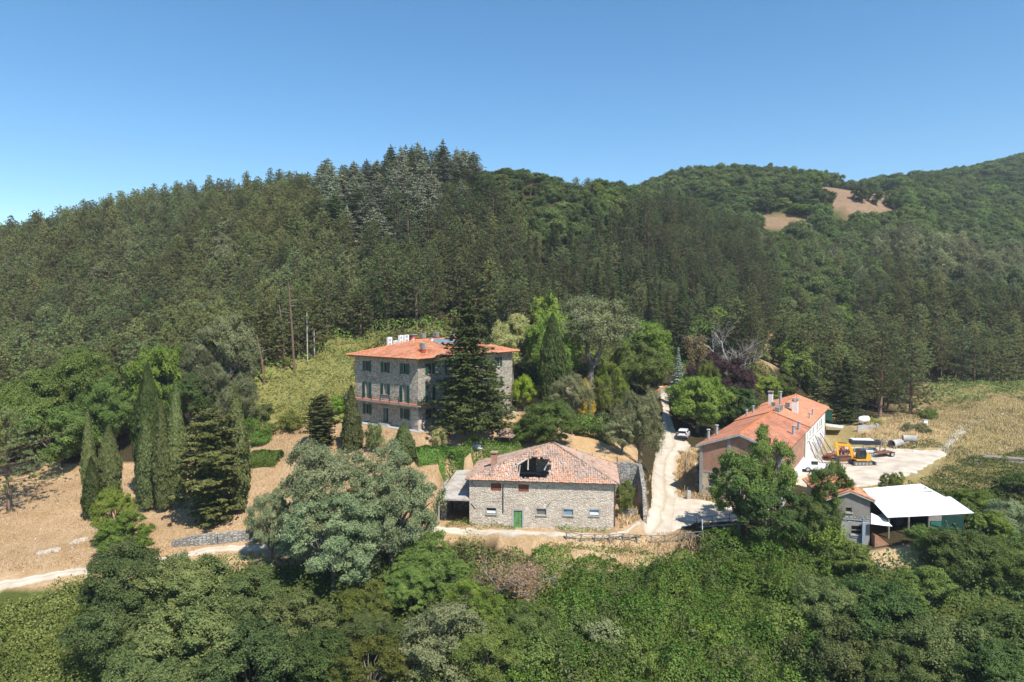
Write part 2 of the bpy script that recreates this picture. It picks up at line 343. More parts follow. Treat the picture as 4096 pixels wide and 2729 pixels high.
c = g.ramp(n1, [(.3, (.42, .355, .275)), (.5, (.53, .46, .37)), (.7, (.60, .535, .44))]); c = g.mix(g.ramp(n2, [(.3, (.45, .45, .45)), (.55, (0, 0, 0))]), c, (.36, .30, .23))
at = g.n('Attribute', _attribute_name='gcol'); sp = g.n('SeparateColor'); g.l(at.outputs['Color'], sp.inputs[0])
rut = g.ramp(g.math('ADD', sp.outputs[0], g.math('MULTIPLY', g.math('SUBTRACT', n1, .5), .35)), [(0, (.75, .75, .75)), (.14, (.1, .1, .1)), (.30, (0, 0, 0)), (.42, (.1, .1, .1)), (.5, (.62, .62, .62)), (.58, (.1, .1, .1)), (.72, (0, 0, 0)), (.86, (.1, .1, .1)), (1, (.75, .75, .75))])
c = g.mix(rut, c, (.33, .26, .165)); g.base(c, 1., .05); g.bump(n2, .5, .03); GRAVEL = g.m; YARD = plain('yard gravel', (.53, .45, .355), 1., .05, var=.22, scale=.45)
sheet('road', [(-300, 2378), (0, 2326), (204, 2293), (428, 2262), (755, 2212), (984, 2179), (1200, 2162), (1500, 2132), (1709, 2116), (1800, 2117), (1900, 2119), (2000, 2121), (2097, 2124), (2280, 2131), (2466, 2138)],
      [(-300, 2408), (0, 2359), (204, 2321), (418, 2292), (775, 2227), (1000, 2204), (1200, 2188), (1500, 2157), (1709, 2140), (1800, 2142), (1900, 2145), (2000, 2148), (2097, 2150), (2280, 2157), (2480, 2164)], 420, 9, .09, GRAVEL)
sheet('road', [(2460, 2138), (2522, 2122), (2584, 2081), (2605, 2010), (2604, 1960), (2603, 1919), (2613, 1849), (2622, 1810), (2634, 1765), (2642, 1735), (2648, 1700), (2651, 1629), (2640, 1587), (2628, 1545)],
      [(2478, 2164), (2603, 2149), (2690, 2132), (2714, 1985), (2706, 1930), (2703, 1870), (2707, 1825), (2750, 1800), (2765, 1785), (2745, 1757), (2700, 1720), (2676, 1653), (2682, 1583), (2690, 1545)], 260, 15, .10, GRAVEL, paired=True, seed=4)
sheet('yard', [(2706, 1985), (2751, 1991), (2850, 2006), (2921, 2018), (3023, 2028), (3100, 2040)], [(2684, 2134), (2720, 2122), (2784, 2096), (2900, 2090), (3020, 2082), (3100, 2078)], 90, 11, .115, YARD, seed=7)
sheet('yard', [(3150, 1898), (3232, 1862), (3290, 1815), (3345, 1790), (3473, 1790), (3573, 1797), (3680, 1802), (3753, 1804), (3785, 1814)],
      [(3150, 1935), (3250, 1955), (3376, 1962), (3437, 1952), (3520, 1940), (3602, 1922), (3690, 1880), (3740, 1845), (3785, 1820)], 140, 25, .10, YARD, .5, seed=5)
sheet('path', [(3735, 1812), (3770, 1780), (3800, 1745), (3830, 1715), (3880, 1680)], [(3790, 1822), (3815, 1785), (3845, 1750), (3880, 1715), (3915, 1690)], 60, 7, .08, plain('track', (.42, .36, .28), 1, .05, var=.35, scale=1.2), .5, seed=6)
# ============================================================ BUILDINGS
def hit(fr, sx, sy, axis, val):
    """Local point of frame fr seen at photo (sx, sy) on its plane x|y|z = val."""
    r = ray(sx, sy); o = Vector((0, 0, CAMZ)) - fr[0]; c, s = math.cos(fr[1]), math.sin(fr[1])
    o = Vector((o.x * c + o.y * s, -o.x * s + o.y * c, o.z)); d = Vector((r.x * c + r.y * s, -r.x * s + r.y * c, r.z))
    i = 'xyz'.index(axis); return o + d * ((val - o[i]) / d[i])
def hitplane(fr, sx, sy, p, n):
    r = ray(sx, sy); o = Vector((0, 0, CAMZ)) - fr[0]; c, s = math.cos(fr[1]), math.sin(fr[1])
    o = Vector((o.x * c + o.y * s, -o.x * s + o.y * c, o.z)); d = Vector((r.x * c + r.y * s, -r.x * s + r.y * c, r.z))
    p = Vector(p); n = Vector(n); return o + d * ((p - o).dot(n) / d.dot(n))
def masonry(name, stops, sc=(2.6, 2.6, 4.8), mortar=(.36, .33, .28), bricks=None, grime=.35):
    g = NG(name); v = g.coord(sc); v1 = g.coord()
    vo = g.n('TexVoronoi'); g.l(v, vo.inputs['Vector']); vo.inputs['Scale'].default_value = 1; vo.inputs['Randomness'].default_value = .85
    ed = g.n('TexVoronoi', _feature='DISTANCE_TO_EDGE'); g.l(v, ed.inputs['Vector']); ed.inputs['Scale'].default_value = 1; ed.inputs['Randomness'].default_value = .85
    sp = g.n('SeparateColor'); g.l(vo.outputs['Color'], sp.inputs[0])
    c = g.ramp(sp.outputs[0], stops)
    big = g.noise(v1, .45, 6, .65); fine = g.noise(v1, 9, 4, .7)
    if bricks:
        vb = g.coord((.35, .35, 3.2)); m = g.ramp(g.noise(vb, 1.2, 4, .6), [(.56, (0, 0, 0)), (.66, (1, 1, 1))]); c = g.mix(m, c, g.ramp(fine, [(.3, bricks), (.7, (.40, .27, .2))]))
    c = g.mix(g.ramp(ed.outputs[0], [(.02, (1, 1, 1)), (.10, (0, 0, 0))]), c, mortar)
    c = g.mix(g.ramp(big, [(.38, (grime,) * 3), (.62, (0, 0, 0))]), c, (.16, .15, .13))
    c = g.mix(g.ramp(fine, [(.3, (.5, .5, .5)), (.55, (0, 0, 0))]), c, g.mix(1., c, (.6, .58, .55), 'MULTIPLY'))
    g.base(c, .95, .1); g.bump(g.math('ADD', g.ramp(ed.outputs[0], [(0, (0, 0, 0)), (.16, (1, 1, 1))]), g.math('MULTIPLY', fine, .5)), .8, .07)
    return g.m
def bricks(name, a, b, mort, bw=.28, bh=.075):
    g = NG(name); v = g.coord(); sx = g.n('SeparateXYZ'); g.l(v, sx.inputs[0]); cx = g.n('CombineXYZ')
    g.l(g.math('ADD', sx.outputs[0], sx.outputs[1]), cx.inputs[0]); g.l(sx.outputs[2], cx.inputs[1])
    q = g.n('TexBrick'); g.l(cx.outputs[0], q.inputs[0]); q.inputs['Color1'].default_value = (*a, 1); q.inputs['Color2'].default_value = (*b, 1); q.inputs['Mortar'].default_value = (*mort, 1)
    q.inputs['Scale'].default_value = 1; q.inputs['Mortar Size'].default_value = .012; q.inputs['Brick Width'].default_value = bw; q.inputs['Row Height'].default_value = bh; q.inputs['Bias'].default_value = -.1
    n = g.noise(v, .8, 5, .65); c = g.mix(g.ramp(n, [(.35, (.7, .7, .7)), (.65, (0, 0, 0))]), q.outputs[0], g.mix(1., q.outputs[0], (.62, .55, .52), 'MULTIPLY'))
    g.base(c, .9, .15); g.bump(q.outputs['Fac'], -.5, .01); return g.m
def plaster(name, c, grime, lo=.42, hi=.7, sc=.7):
    g = NG(name); v = g.coord((1, 1, .5)); n = g.noise(v, sc, 7, .68); n2 = g.noise(v, 5, 5, .6)
    k = g.mix(g.ramp(n, [(lo, (0, 0, 0)), (hi, (.9, .9, .9))]), c, grime); k = g.mix(g.ramp(n2, [(.35, (.35, .35, .35)), (.6, (0, 0, 0))]), k, g.mix(1., k, (.7, .68, .64), 'MULTIPLY'))
    g.base(k, .92, .12); g.bump(n2, .35, .03); return g.m
def tilemat(name, stops, lichen=(.30, .27, .22), amt=.6):
    g = NG(name); at = g.n('Attribute', _attribute_name='tint'); v = g.coord(); n = g.noise(v, .6, 6, .7); n2 = g.noise(v, 6, 4, .7)
    c = g.ramp(at.outputs['Fac'], stops); c = g.mix(g.ramp(n, [(.45, (0, 0, 0)), (.68, (amt,) * 3)]), c, lichen); c = g.mix(g.ramp(n2, [(.52, (0, 0, 0)), (.7, (amt * .8,) * 3)]), c, lichen)
    g.base(c, .9, .15); g.bump(n2, .3, .02); return g.m
M_VILLA = masonry('villa stone', [(.0, (.24, .21, .17)), (.3, (.40, .35, .28)), (.6, (.55, .485, .40)), (.85, (.64, .58, .48)), (1, (.36, .31, .24))], (2.9, 2.9, 5.2), (.42, .37, .30), grime=.2)
M_BARN = masonry('barn stone', [(.0, (.52, .42, .33)), (.3, (.64, .54, .435)), (.6, (.72, .625, .515)), (.85, (.78, .70, .595)), (1, (.56, .41, .31))], (3.0, 3.0, 5.4), (.66, .57, .465), grime=.15, bricks=(.40, .20, .135))
M_RUBBLE = masonry('dry stone', [(0, (.24, .23, .21)), (.4, (.42, .40, .37)), (.7, (.52, .5, .46)), (1, (.33, .31, .28))], (2.2, 2.2, 3.6), (.17, .16, .14), grime=.6)
M_BRICK = bricks('brick', (.38, .165, .095), (.48, .23, .135), (.44, .34, .26))
M_BLOCKUP = bricks('old brick', (.30, .10, .065), (.22, .075, .05), (.10, .06, .05), .32, .16)
M_CREAM = plaster('cream plaster', (.55, .45, .31), (.33, .27, .20)); M_WHITE = plaster('white plaster', (.76, .74, .69), (.62, .57, .5), .5, .85)
M_GREY = plaster('grey render', (.235, .215, .19), (.13, .12, .105)); M_CONC = plaster('concrete', (.36, .34, .31), (.2, .19, .17))
M_PALE = plaster('pale cement', (.46, .45, .43), (.30, .26, .21)); M_STUCCO = plaster('brown stucco', (.40, .30, .22), (.25, .19, .14))
M_TILE_V = tilemat('villa tiles', [(0, (.30, .12, .065)), (.35, (.48, .175, .085)), (.7, (.60, .235, .12)), (1, (.56, .33, .22))], (.50, .33, .24), .4)
M_TILE_B = tilemat('barn tiles', [(0, (.20, .135, .10)), (.3, (.37, .25, .19)), (.55, (.50, .32, .235)), (.8, (.56, .26, .14)), (1, (.57, .45, .37))], (.37, .32, .275), .8)
M_TILE_O = tilemat('old workshop tiles', [(0, (.31, .125, .07)), (.5, (.47, .185, .105)), (1, (.55, .24, .145))], (.24, .155, .12), .5)
M_TILE_N = tilemat('new workshop tiles', [(0, (.47, .175, .095)), (.5, (.56, .23, .13)), (1, (.62, .30, .18))], (.50, .27, .17), .3)
M_RIDGE = plain('orange ridge tile', (.60, .215, .075), .85, .15, var=.25, scale=5); M_RIDGE_B = plain('old ridge tile', (.30, .215, .16), .95, .1, var=.4, scale=4)
M_GREEN = plain('green paint', (.018, .085, .06), .5, .35); M_DOORG = plain('faded green paint', (.12, .27, .10), .7, .2, var=.3, scale=4)
M_DARK = plain('dark interior', (.012, .012, .013), .35, .4); M_GLASS = plain('old glass', (.035, .05, .06), .12, .6, var=.4, scale=2)
M_TRIM = plain('grey stone trim', (.36, .335, .29), .9, .15); M_STEEL = plain('dark steel', (.045, .045, .05), .5, .4); M_GALV = plain('zinc', (.42, .44, .46), .45, .5, .3)
M_WOOD = plain('weathered wood', (.26, .225, .185), .9, .1, var=.35, scale=6); M_WHITEM = plain('white enamel', (.80, .80, .79), .45, .4, var=.05); M_RED = plain('terracotta paint', (.38, .075, .05), .8, .2)
M_FLOORT = plain('terracotta paving', (.42, .16, .10), .9, .1); M_CURT = plain('curtain', (.33, .27, .24), .9, .1); M_SKYB = plain('blue glass', (.20, .32, .45), .12, .6, var=.3, scale=1.5)
def tiles(name, poly, u, m, parent, pu=.22, pw=.34, hh=.075, jit=.012, miss=0., hole=None, seed=0, flat=False, deck=True, patch=.5, edge=0.):
    """Roof tiles laid in courses over a flat roof face; one mesh. poly: corners with the eave first; u: along the eave."""
    rng = np.random.default_rng(seed); P = [Vector(p) for p in poly]; u = Vector(u).normalized(); n = (P[1] - P[0]).cross(P[-1] - P[0]).normalized()
    if n.z < 0: n = -n
    wv = n.cross(u)
    if wv.z < 0: wv = -wv
    q = [((p - P[0]).dot(u), (p - P[0]).dot(wv)) for p in P]
    u0, u1 = min(a for a, b in q), max(a for a, b in q); w1 = max(b for a, b in q)
    I, J = np.meshgrid(np.arange(u0 + pu / 2, u1, pu), np.arange(pw * .3, w1, pw)); I = I.ravel(); J = J.ravel()
    k = inpoly(I, J + 1e-4, q)
    for h in (hole or []): k &= ~inpoly(I + rng.normal(0, .12, len(I)), J + rng.normal(0, .12, len(I)), h)
    I, J = I[k], J[k]; N = len(I)
    drop = rng.random(N) < miss
    prof = np.array([(-.52, 0.), (-.3, .85), (.3, .85), (.52, 0.)]) if not flat else np.array([(-.5, .0), (-.36, .9), (.42, .55), (.5, 0.)])
    t = np.clip(.5 + (fbm(I / 1.6, J / 1.6, seed + 3, 3) - .5) * patch * 2 + rng.normal(0, .2, N), 0, 1)
    if edge: t = np.where(J < edge, np.clip(rng.normal(.74, .1, N), 0, 1), t)
    ju, jw, jh, sk = (rng.normal(0, jit, N) for _ in range(4)); L = pw * 1.22
    V = np.zeros((N, 8, 3)); un, wn, nn = np.array(u), np.array(wv), np.array(n); o = np.array(P[0])
    for a, (pa, pz) in enumerate(prof):
        for b, (lw, lz, tp) in enumerate(((-L / 2, .035, 1.), (L / 2, .0, .9))):
            uu = I + ju + pa * pu * tp + sk * (1 if b else -1); ww = J + jw + lw; zz = pz * hh + lz * hh * 8 * .12 + lz + jh
            V[:, a * 2 + b] = o + uu[:, None] * un + ww[:, None] * wn + zz[:, None] * nn
    base = np.arange(N)[~drop][:, None] * 8
    F = np.concatenate([np.stack([base[:, 0] + a * 2, base[:, 0] + a * 2 + 2, base[:, 0] + a * 2 + 3, base[:, 0] + a * 2 + 1], 1) for a in range(3)]); T = np.concatenate([t[~drop]] * 3)
    V = V.reshape(-1, 3)
    if deck:                                         # the bed of channel tiles under the cover tiles
        D = np.zeros((N, 4, 3))
        for c_, (a, b) in enumerate(((-.62, -.72), (.62, -.72), (.62, .72), (-.62, .72))): D[:, c_] = o + (I + a * pu)[:, None] * un + (J + b * pw)[:, None] * wn - .015 * nn - (np.arange(N) % 7)[:, None] * .0012 * nn
        F = np.concatenate([F, len(V) + np.arange(N * 4).reshape(-1, 4)]); V = np.concatenate([V, D.reshape(-1, 3)]); T = np.concatenate([T, t * .55])
    return link(name, mesh_np(name, V, F, m, tint=T), parent)
def slab(mb, poly, th):
    P = [Vector(p) for p in poly]; d = Vector((0, 0, -th)); mb.poly([p - Vector((0, 0, .05)) for p in P]); mb.poly([p + d for p in P][::-1])
    for i in range(len(P)): a, b = P[i], P[(i + 1) % len(P)]; mb.poly([a - Vector((0, 0, .05)), a + d, b + d, b - Vector((0, 0, .05))])
    return mb
def caps(name, lines, m, parent, r=.13, seed=0, jit=.02):
    rg = random.Random(seed); mb = MB()
    for a, b in lines:
        a = Vector(a); b = Vector(b); n = max(2, int((b - a).length / .42))
        for i in range(n):
            j = lambda: Vector((rg.gauss(0, jit), rg.gauss(0, jit), rg.gauss(0, jit)))
            mb.tube([a + (b - a) * (i / n) + j(), a + (b - a) * ((i + 1.12) / n) + j()], [r * 1.1, r * .92], 6)
    return mb.build(name, m, parent)
def window(parent, p0, p1, u, n, rec=.16, shut=None, pane=None, frame=None, bars=True, sill=True, trim=None, surround=None, ang=0.):
    """Window in a wall opening. p0/p1: lower-left and upper-right of the opening on the wall face."""
    p0 = Vector(p0); p1 = Vector(p1); u = Vector(u); n = Vector(n); W = (p1 - p0).dot(u); Hh = p1.z - p0.z; Z = Vector((0, 0, 1))
    def bx(mb, a0, a1, z0, z1, d0, d1):
        q = [p0 + u * a + Z * z + n * d for a in (a0, a1) for z in (z0, z1) for d in (d0, d1)]
        for f in ((0, 1, 3, 2), (4, 6, 7, 5), (0, 4, 5, 1), (2, 3, 7, 6), (0, 2, 6, 4), (1, 5, 7, 3)): mb.poly([q[i] for i in f])
    f = MB(); t = .07
    bx(f, 0, t, 0, Hh, -rec - .06, -rec + .02); bx(f, W - t, W, 0, Hh, -rec - .06, -rec + .02); bx(f, t, W - t, 0, t, -rec - .06, -rec + .02); bx(f, t, W - t, Hh - t, Hh, -rec - .06, -rec + .02)
    if bars: bx(f, W / 2 - .03, W / 2 + .03, t, Hh - t, -rec - .05, -rec + .01)
    o = f.build('window', frame or M_WOOD, parent)
    g_ = MB(); bx(g_, t * .5, W - t * .5, t * .5, Hh - t * .5, -rec - .045, -rec - .02); g_.build('pane', pane or M_DARK, o)
    if sill: s = MB(); bx(s, -.12, W + .12, -.12, -.003, -.1, .13); s.build('sill', trim or M_TRIM, o)
    if surround:
        s = MB(); bx(s, -.16, -.003, 0, Hh, -.05, .03); bx(s, W + .003, W + .16, 0, Hh, -.05, .03); bx(s, -.16, W + .16, Hh + .003, Hh + .18, -.05, .032); s.build('surround', surround, o)
    if shut:
        for side in (0, 1):
            s = MB(); w2 = W * .56
            a0, a1 = ((-w2 - .02, -.02), (W + .02, W + w2 + .02))[side]
            bx(s, a0, a1, -.03, Hh + .03, .05, .10)
            k = int(Hh / .16)
            for i in range(k): bx(s, a0 + .06, a1 - .06, .05 + i * .16, .12 + i * .16, .10, .125)
            s.build('shutter', shut, o)
    return o
def chimney(parent, p, w, h, kind, name='chimney'):
    mb = MB(); x, y, z = p
    if kind == 'louver':                              # stack of cement rings
        mb.box(x - w / 2, x + w / 2, y - w / 2, y + w / 2, z - .6, z + h * .3)
        o = mb.build(name, M_RED if h > 1.2 else M_PALE, parent); c = MB()
        for i in range(4): a = z + h * (.34 + i * .16); c.box(x - w * .58, x + w * .58, y - w * .58, y + w * .58, a, a + h * .09)
        c.box(x - w * .35, x + w * .35, y - w * .35, y + w * .35, z + h * .3, z + h * .9); c.build('chimney_cap', M_CONC, o)
    elif kind == 'pipe':
        mb.cyl((x, y, z - .4), (x, y, z + h), w / 2, 10); mb.cyl((x, y, z + h + .05), (x, y, z + h + .13), w * .85, 10, w * .6); o = mb.build(name, M_GALV, parent)
    else:
        mb.box(x - w / 2, x + w / 2, y - w / 2, y + w / 2, z - .6, z + h * .8); o = mb.build(name, {'brick': M_RED, 'white': M_WHITE, 'oldbrick': M_BRICK}[kind], parent); c = MB()
        for a in (-1, 1):
            for b in (-1, 1): c.box(x + a * w * .42 - .07, x + a * w * .42 + .07, y + b * w * .42 - .07, y + b * w * .42 + .07, z + h * .8, z + h * .92)
        c.box(x - w * .65, x + w * .65, y - w * .65, y + w * .65, z + h * .92, z + h); c.build('chimney_cap', M_CONC if kind != 'oldbrick' else M_BRICK, o)
    return o
# ------------------------------------------------------------ the stone villa
fr = VILLA
villa = thing('stone_villa', 'three storey grey stone villa with green shutters and an orange hipped roof', 'house', fr[0], fr[1])
LX, LY, HW = 24.0, 14.8, 11.3
cols = [2.92, 7.36, 11.8]
holesL = []; winL = []
for i, s in enumerate(cols):
    a = LY - s
    winL.append((a - .47, a + .47, 8.5, 10.15, 'w')); winL.append((a - .5, a + .5, 4.12 if i != 1 else 5.0, 6.68, 'd' if i != 1 else 'w'))
    winL.append((a - .48, a + .48, 1.42, 3.02, 'w') if i != 1 else (a - .62, a + .62, .45, 2.75, 'door'))
winR = []
for i, t in enumerate((2.6, 7.0, 11.3, 15.6, 19.9)):
    winR += [(t - .47, t + .47, 8.5, 10.15, 'w'), (t - .5, t + .5, 5.0 if i else 4.12, 6.68, 'w' if i else 'd'), (t - .48, t + .48, 1.42, 3.02, 'w') if i != 1 else (t - .6, t + .6, .2, 2.6, 'door')]
mb = MB()
mb.facade((0, 0, 0), (1, 0, 0), (0, -1, 0), LX, HW, [q[:4] for q in winR], .3, -1.2)
mb.facade((0, LY, 0), (0, -1, 0), (-1, 0, 0), LY, HW, [q[:4] for q in winL], .3, -1.2)
mb.facade((LX, 0, 0), (0, 1, 0), (1, 0, 0), LY, HW, [], .3, -1.2); mb.facade((LX, LY, 0), (-1, 0, 0), (0, 1, 0), LX, HW, [], .3, -1.2)
mb.build('wall', M_VILLA, villa)
mb = MB(); mb.box(.35, LX - .35, .35, LY - .35, -1, HW - .1); mb.build('interior', M_DARK, villa)
mb = MB()                                             # battered foot of the near corner
for z0, z1, e0, e1 in ((-1.2, .8, 1.0, .72), (.8, 1.7, .72, .42), (1.7, 2.9, .42, .02)):
    for (ax, ay) in ((1, 0), (0, 1)):
        L = 1.5
        if ax: P = [(-e0, -e0, z0), (L, -e0 * .25, z0), (L, -.01, z1), (-e1, -e1, z1)]
        else: P = [(-e0, -e0, z0), (-e1, -e1, z1), (-.01, L, z1), (-e0 * .25, L, z0)]
        mb.poly(P)
mb.build('corner_buttress', M_BARN, villa)
for q in winL + winR:
    isL = q in winL
    if isL: u, n = Vector((0, -1, 0)), Vector((-1, 0, 0)); p0 = Vector((0, LY - q[0], q[2])); p1 = Vector((0, LY - q[1], q[3]))
    else: u, n = Vector((1, 0, 0)), Vector((0, -1, 0)); p0 = Vector((q[0], 0, q[2])); p1 = Vector((q[1], 0, q[3]))
    if q[4] == 'door':
        d = MB(); mid = (p0 + p1) / 2
        def bb(m_, a0, a1, z0, z1, d0, d1):
            P = [p0 + u * a + Vector((0, 0, z)) + n * dd for a in (a0, a1) for z in (z0, z1) for dd in (d0, d1)]
            for f in ((0, 1, 3, 2), (4, 6, 7, 5), (0, 4, 5, 1), (2, 3, 7, 6), (0, 2, 6, 4), (1, 5, 7, 3)): m_.poly([P[i] for i in f])
        bb(d, 0, .62, 0, 2.3, -.24, -.18); do = d.build('door', plain('door grey green', (.13, .16, .13)), villa)
        d = MB(); bb(d, .62, 1.24, 0, 2.3, -.29, -.26); d.build('doorway', M_DARK, do)
        d = MB(); bb(d, -.22, -.003, 0, 2.32, -.05, .05); bb(d, 1.243, 1.46, 0, 2.32, -.05, .05); bb(d, -.3, 1.54, 2.325, 2.62, -.05, .09); d.build('door_surround', M_TRIM, do)
        continue
    window(villa, p0, p1, u, n, .18, M_GREEN, M_DARK if q[2] > 8 or q[2] < 2 else M_CURT, M_WOOD if q[2] > 8 else plain('pale frame', (.3, .27, .24)), trim=M_TRIM)
st = MB()
for i in range(3): st.box(-.02 - (3 - i) * .38, -.02, 7.36 - 1.5 + i * .22, 7.36 + 1.5 - i * .22, -.4, .14 + i * .14)
st.build('door_steps', M_TRIM, villa)
pv = MB(); pv.box(-1.5, -.02, -1.2, LY + 1.4, -.5, .02); pv.box(-1.4, LX, -1.5, -.02, -.5, .015); pv.build('paving', M_PALE, villa)
BZ = 3.92
b = MB(); b.box(-1.25, -.01, -1.2, LY + 1.2, BZ - .22, BZ); b.box(0, 2.0, -1.2, -.01, BZ - .222, BZ - .002); bal = b.build('balcony', M_CONC, villa)
b = MB(); b.box(-1.2, -.02, -1.15, LY + 1.15, BZ + .002, BZ + .07); b.box(0, 1.95, -1.15, -.02, BZ + .001, BZ + .068); b.build('balcony_floor', M_FLOORT, bal)
b = MB()
for y in np.linspace(-1.1, LY + 1.1, 9): b.box(-1.2, -1.08, y - .05, y + .05, BZ, BZ + 1.0)
for x in (.0, 1.9): b.box(x - .05, x + .05, -1.16, -1.06, BZ, BZ + 1.0)
for z in (.35, .62, .95):
    b.box(-1.165, -1.115, -1.1, LY + 1.1, BZ + z, BZ + z + .05); b.box(-1.1, 1.9, -1.135, -1.085, BZ + z + .002, BZ + z + .048); b.box(-1.1, 0, LY + 1.08, LY + 1.13, BZ + z, BZ + z + .05)
b.build('railing', M_GREEN, bal)
EZ, OV, SL = 11.08, 1.0, .287
hipz = EZ + (LY / 2 + OV) * SL
e = [Vector((-OV, -OV, EZ)), Vector((LX + OV, -OV, EZ)), Vector((LX + OV, LY + OV, EZ)), Vector((-OV, LY + OV, EZ))]
r1 = Vector((LY / 2, LY / 2, hipz)); r2 = Vector((LX - LY / 2, LY / 2, hipz))
mb = MB()
for P in ([e[0], e[1], r2, r1], [e[2], e[3], r1, r2], [e[3], e[0], r1], [e[1], e[2], r2]): mb.poly([p - Vector((0, 0, .05)) for p in P])
mb.poly([p - Vector((0, 0, .14)) for p in e][::-1])
for i in range(4): a, c2 = e[i], e[(i + 1) % 4]; mb.poly([a - Vector((0, 0, .05)), a - Vector((0, 0, .14)), c2 - Vector((0, 0, .14)), c2 - Vector((0, 0, .05))])
roof = mb.build('roof', plain('roof deck', (.30, .14, .09)), villa)
for k, (P, u) in enumerate((([e[0], e[1], r2, r1], (1, 0, 0)), ([e[3], e[0], r1], (0, 1, 0)), ([e[2], e[3], r1, r2], (1, 0, 0)), ([e[1], e[2], r2], (0, 1, 0)))):
    tiles('roof_tiles', P, u, M_TILE_V, roof, .26, .36, .06, .008, seed=k, deck=False, patch=.45, edge=.9 if k == 0 else 0)
caps('ridge_tiles', [(e[0], r1), (e[1], r2), (e[2], r2), (e[3], r1), (r1, r2)], M_RIDGE, roof, .14)
def vr(x, y): return EZ + SL * (min(x, LX - x, y, LY - y) + OV)
for x, y, wd, h, kd in ((2.45, 1.45, .72, 1.75, 'louver'), (8.1, 9.3, .85, 1.45, 'brick'), (9.4, 8.3, .75, 1.35, 'louver'), (12.0, 7.6, .6, 1.3, 'louver'), (7.4, 8.6, .35, .7, 'white'), (9.6, 6.4, .45, .6, 'white'), (17.0, 8.0, .6, 1.0, 'white')):
    chimney(roof, (x, y, vr(x, y)), wd, h, kd)
M_SOLAR = plain('solar glass', (.20, .27, .31), .1, .8, var=.2, scale=2)
for x0 in (9.6, 11.4, 13.2):
    y0, y1 = 5.0, 7.0; z0, z1 = vr(x0, y0) + .14, vr(x0, y1) + .14
    sp = MB(); sp.poly([(x0, y0, z0), (x0 + 1.72, y0, z0), (x0 + 1.72, y1, z1), (x0, y1, z1)]); sp.poly([(x0, y0, z0 - .1), (x0, y1, z1 - .1), (x0 + 1.72, y1, z1 - .1), (x0 + 1.72, y0, z0 - .1)])
    sp.poly([(x0, y0, z0), (x0, y0, z0 - .1), (x0 + 1.72, y0, z0 - .1), (x0 + 1.72, y0, z0)])
    sp.build('solar_panel', M_SOLAR, roof)
for i, (x, y, h, lb) in enumerate(((4.9, 11.7, 1.55, 'white air conditioner nearest the eave in the row on the villa roof'), (5.6, 10.9, .75, 'low white air conditioner, shortest in the row on the villa roof'), (6.2, 10.3, 1.45, 'tall white air conditioner beside the short one on the villa roof'), (6.9, 9.7, 1.35, 'white air conditioner closest to the red chimney on the villa roof'))):
    o = thing('air_conditioner', lb, 'air conditioner', world(fr, x, y, vr(x, y)), fr[1], 'air conditioners on the villa roof')
    q = MB(); q.box(-.42, .42, -.22, .22, .12, .12 + h); q.build('housing', M_WHITEM, o)
    q = MB()
    for j in range(2 if h > 1 else 1):
        cz = .5 + j * .68; q.cyl((-.1, -.225, cz), (-.1, -.24, cz), .26, 16)
    q.build('fan_grille', M_GALV, o); q = MB(); q.box(-.4, -.3, -.2, .2, -.35, .12); q.box(.3, .4, -.2, .2, -.35, .12); q.build('bracket', M_STEEL, o)
# ------------------------------------------------------------ the ruined barn
fr = BARN; BL, BD, BH = 18.8, 10.0, 6.3
barn = thing('ruined_barn', 'old rubble stone barn with a collapsed hole in its tiled roof', 'barn', fr[0], fr[1])
def px_rect(x0, y0, x1, y1, ox, oy, sc, axis='y', val=0.):
    a = hit(fr, ox + x0 * sc, oy + y1 * sc, axis, val); b_ = hit(fr, ox + x1 * sc, oy + y0 * sc, axis, val); return a, b_
Z2 = (1760, 1740, 800 / 2354)
wrect = [px_rect(*q, *Z2) for q in ((546, 862, 660, 930), (1133, 872, 1250, 942), (1453, 878, 1567, 945), (1757, 885, 1873, 950))]
drect = px_rect(868, 893, 968, 1097, *Z2); urect = [px_rect(*q, *Z2) for q in ((598, 572, 720, 658), (922, 585, 1045, 668))]
holes = [(a.x, b_.x, a.z, b_.z) for a, b_ in wrect + [drect] + urect]
mb = MB(); mb.facade((0, 0, 0), (1, 0, 0), (0, -1, 0), BL, BH, holes, .3, -.8)
for q in (((BL, 0, 0), (0, 1, 0), (1, 0, 0), BD), ((BL, BD, 0), (-1, 0, 0), (0, 1, 0), BL), ((0, BD, 0), (0, -1, 0), (-1, 0, 0), BD)): mb.facade(*q, BH, [], .3, -.8)
for q in (((.5, .5, 0), (1, 0, 0), (0, 1, 0), BL - 1), ((BL - .5, .5, 0), (0, 1, 0), (-1, 0, 0), BD - 1), ((.5, BD - .5, 0), (1, 0, 0), (0, -1, 0), BL - 1), ((.5, .5, 0), (0, 1, 0), (1, 0, 0), BD - 1)): mb.facade(*q, BH, [], .2, 0)
mb.box(8.2, 13.2, 6.2, 6.5, 3, 8.6)
mb.build('wall', M_BARN, barn)
mb = MB(); mb.box(.5, BL - .5, .5, BD - .5, 3.6, 3.75); mb.build('attic_floor', plain('rotten planks', (.16, .14, .125)), barn)
for k, (a, b_) in enumerate(wrect):
    window(barn, a, b_, (1, 0, 0), (0, -1, 0), .14, None, (M_DARK, plain('grey board', (.17, .15, .14)), M_SKYB, M_SKYB)[k], M_TRIM, bars=k == 2, surround=M_PALE)
    if k in (0, 3): s = MB(); s.box(a.x + .06, b_.x - .06, -.02, .1, a.z + .12, a.z + .12 + (b_.z - a.z) * .38); s.build('blind_board', M_WHITEM, barn)
a, b_ = drect; d = MB(); mx = (a.x + b_.x) / 2
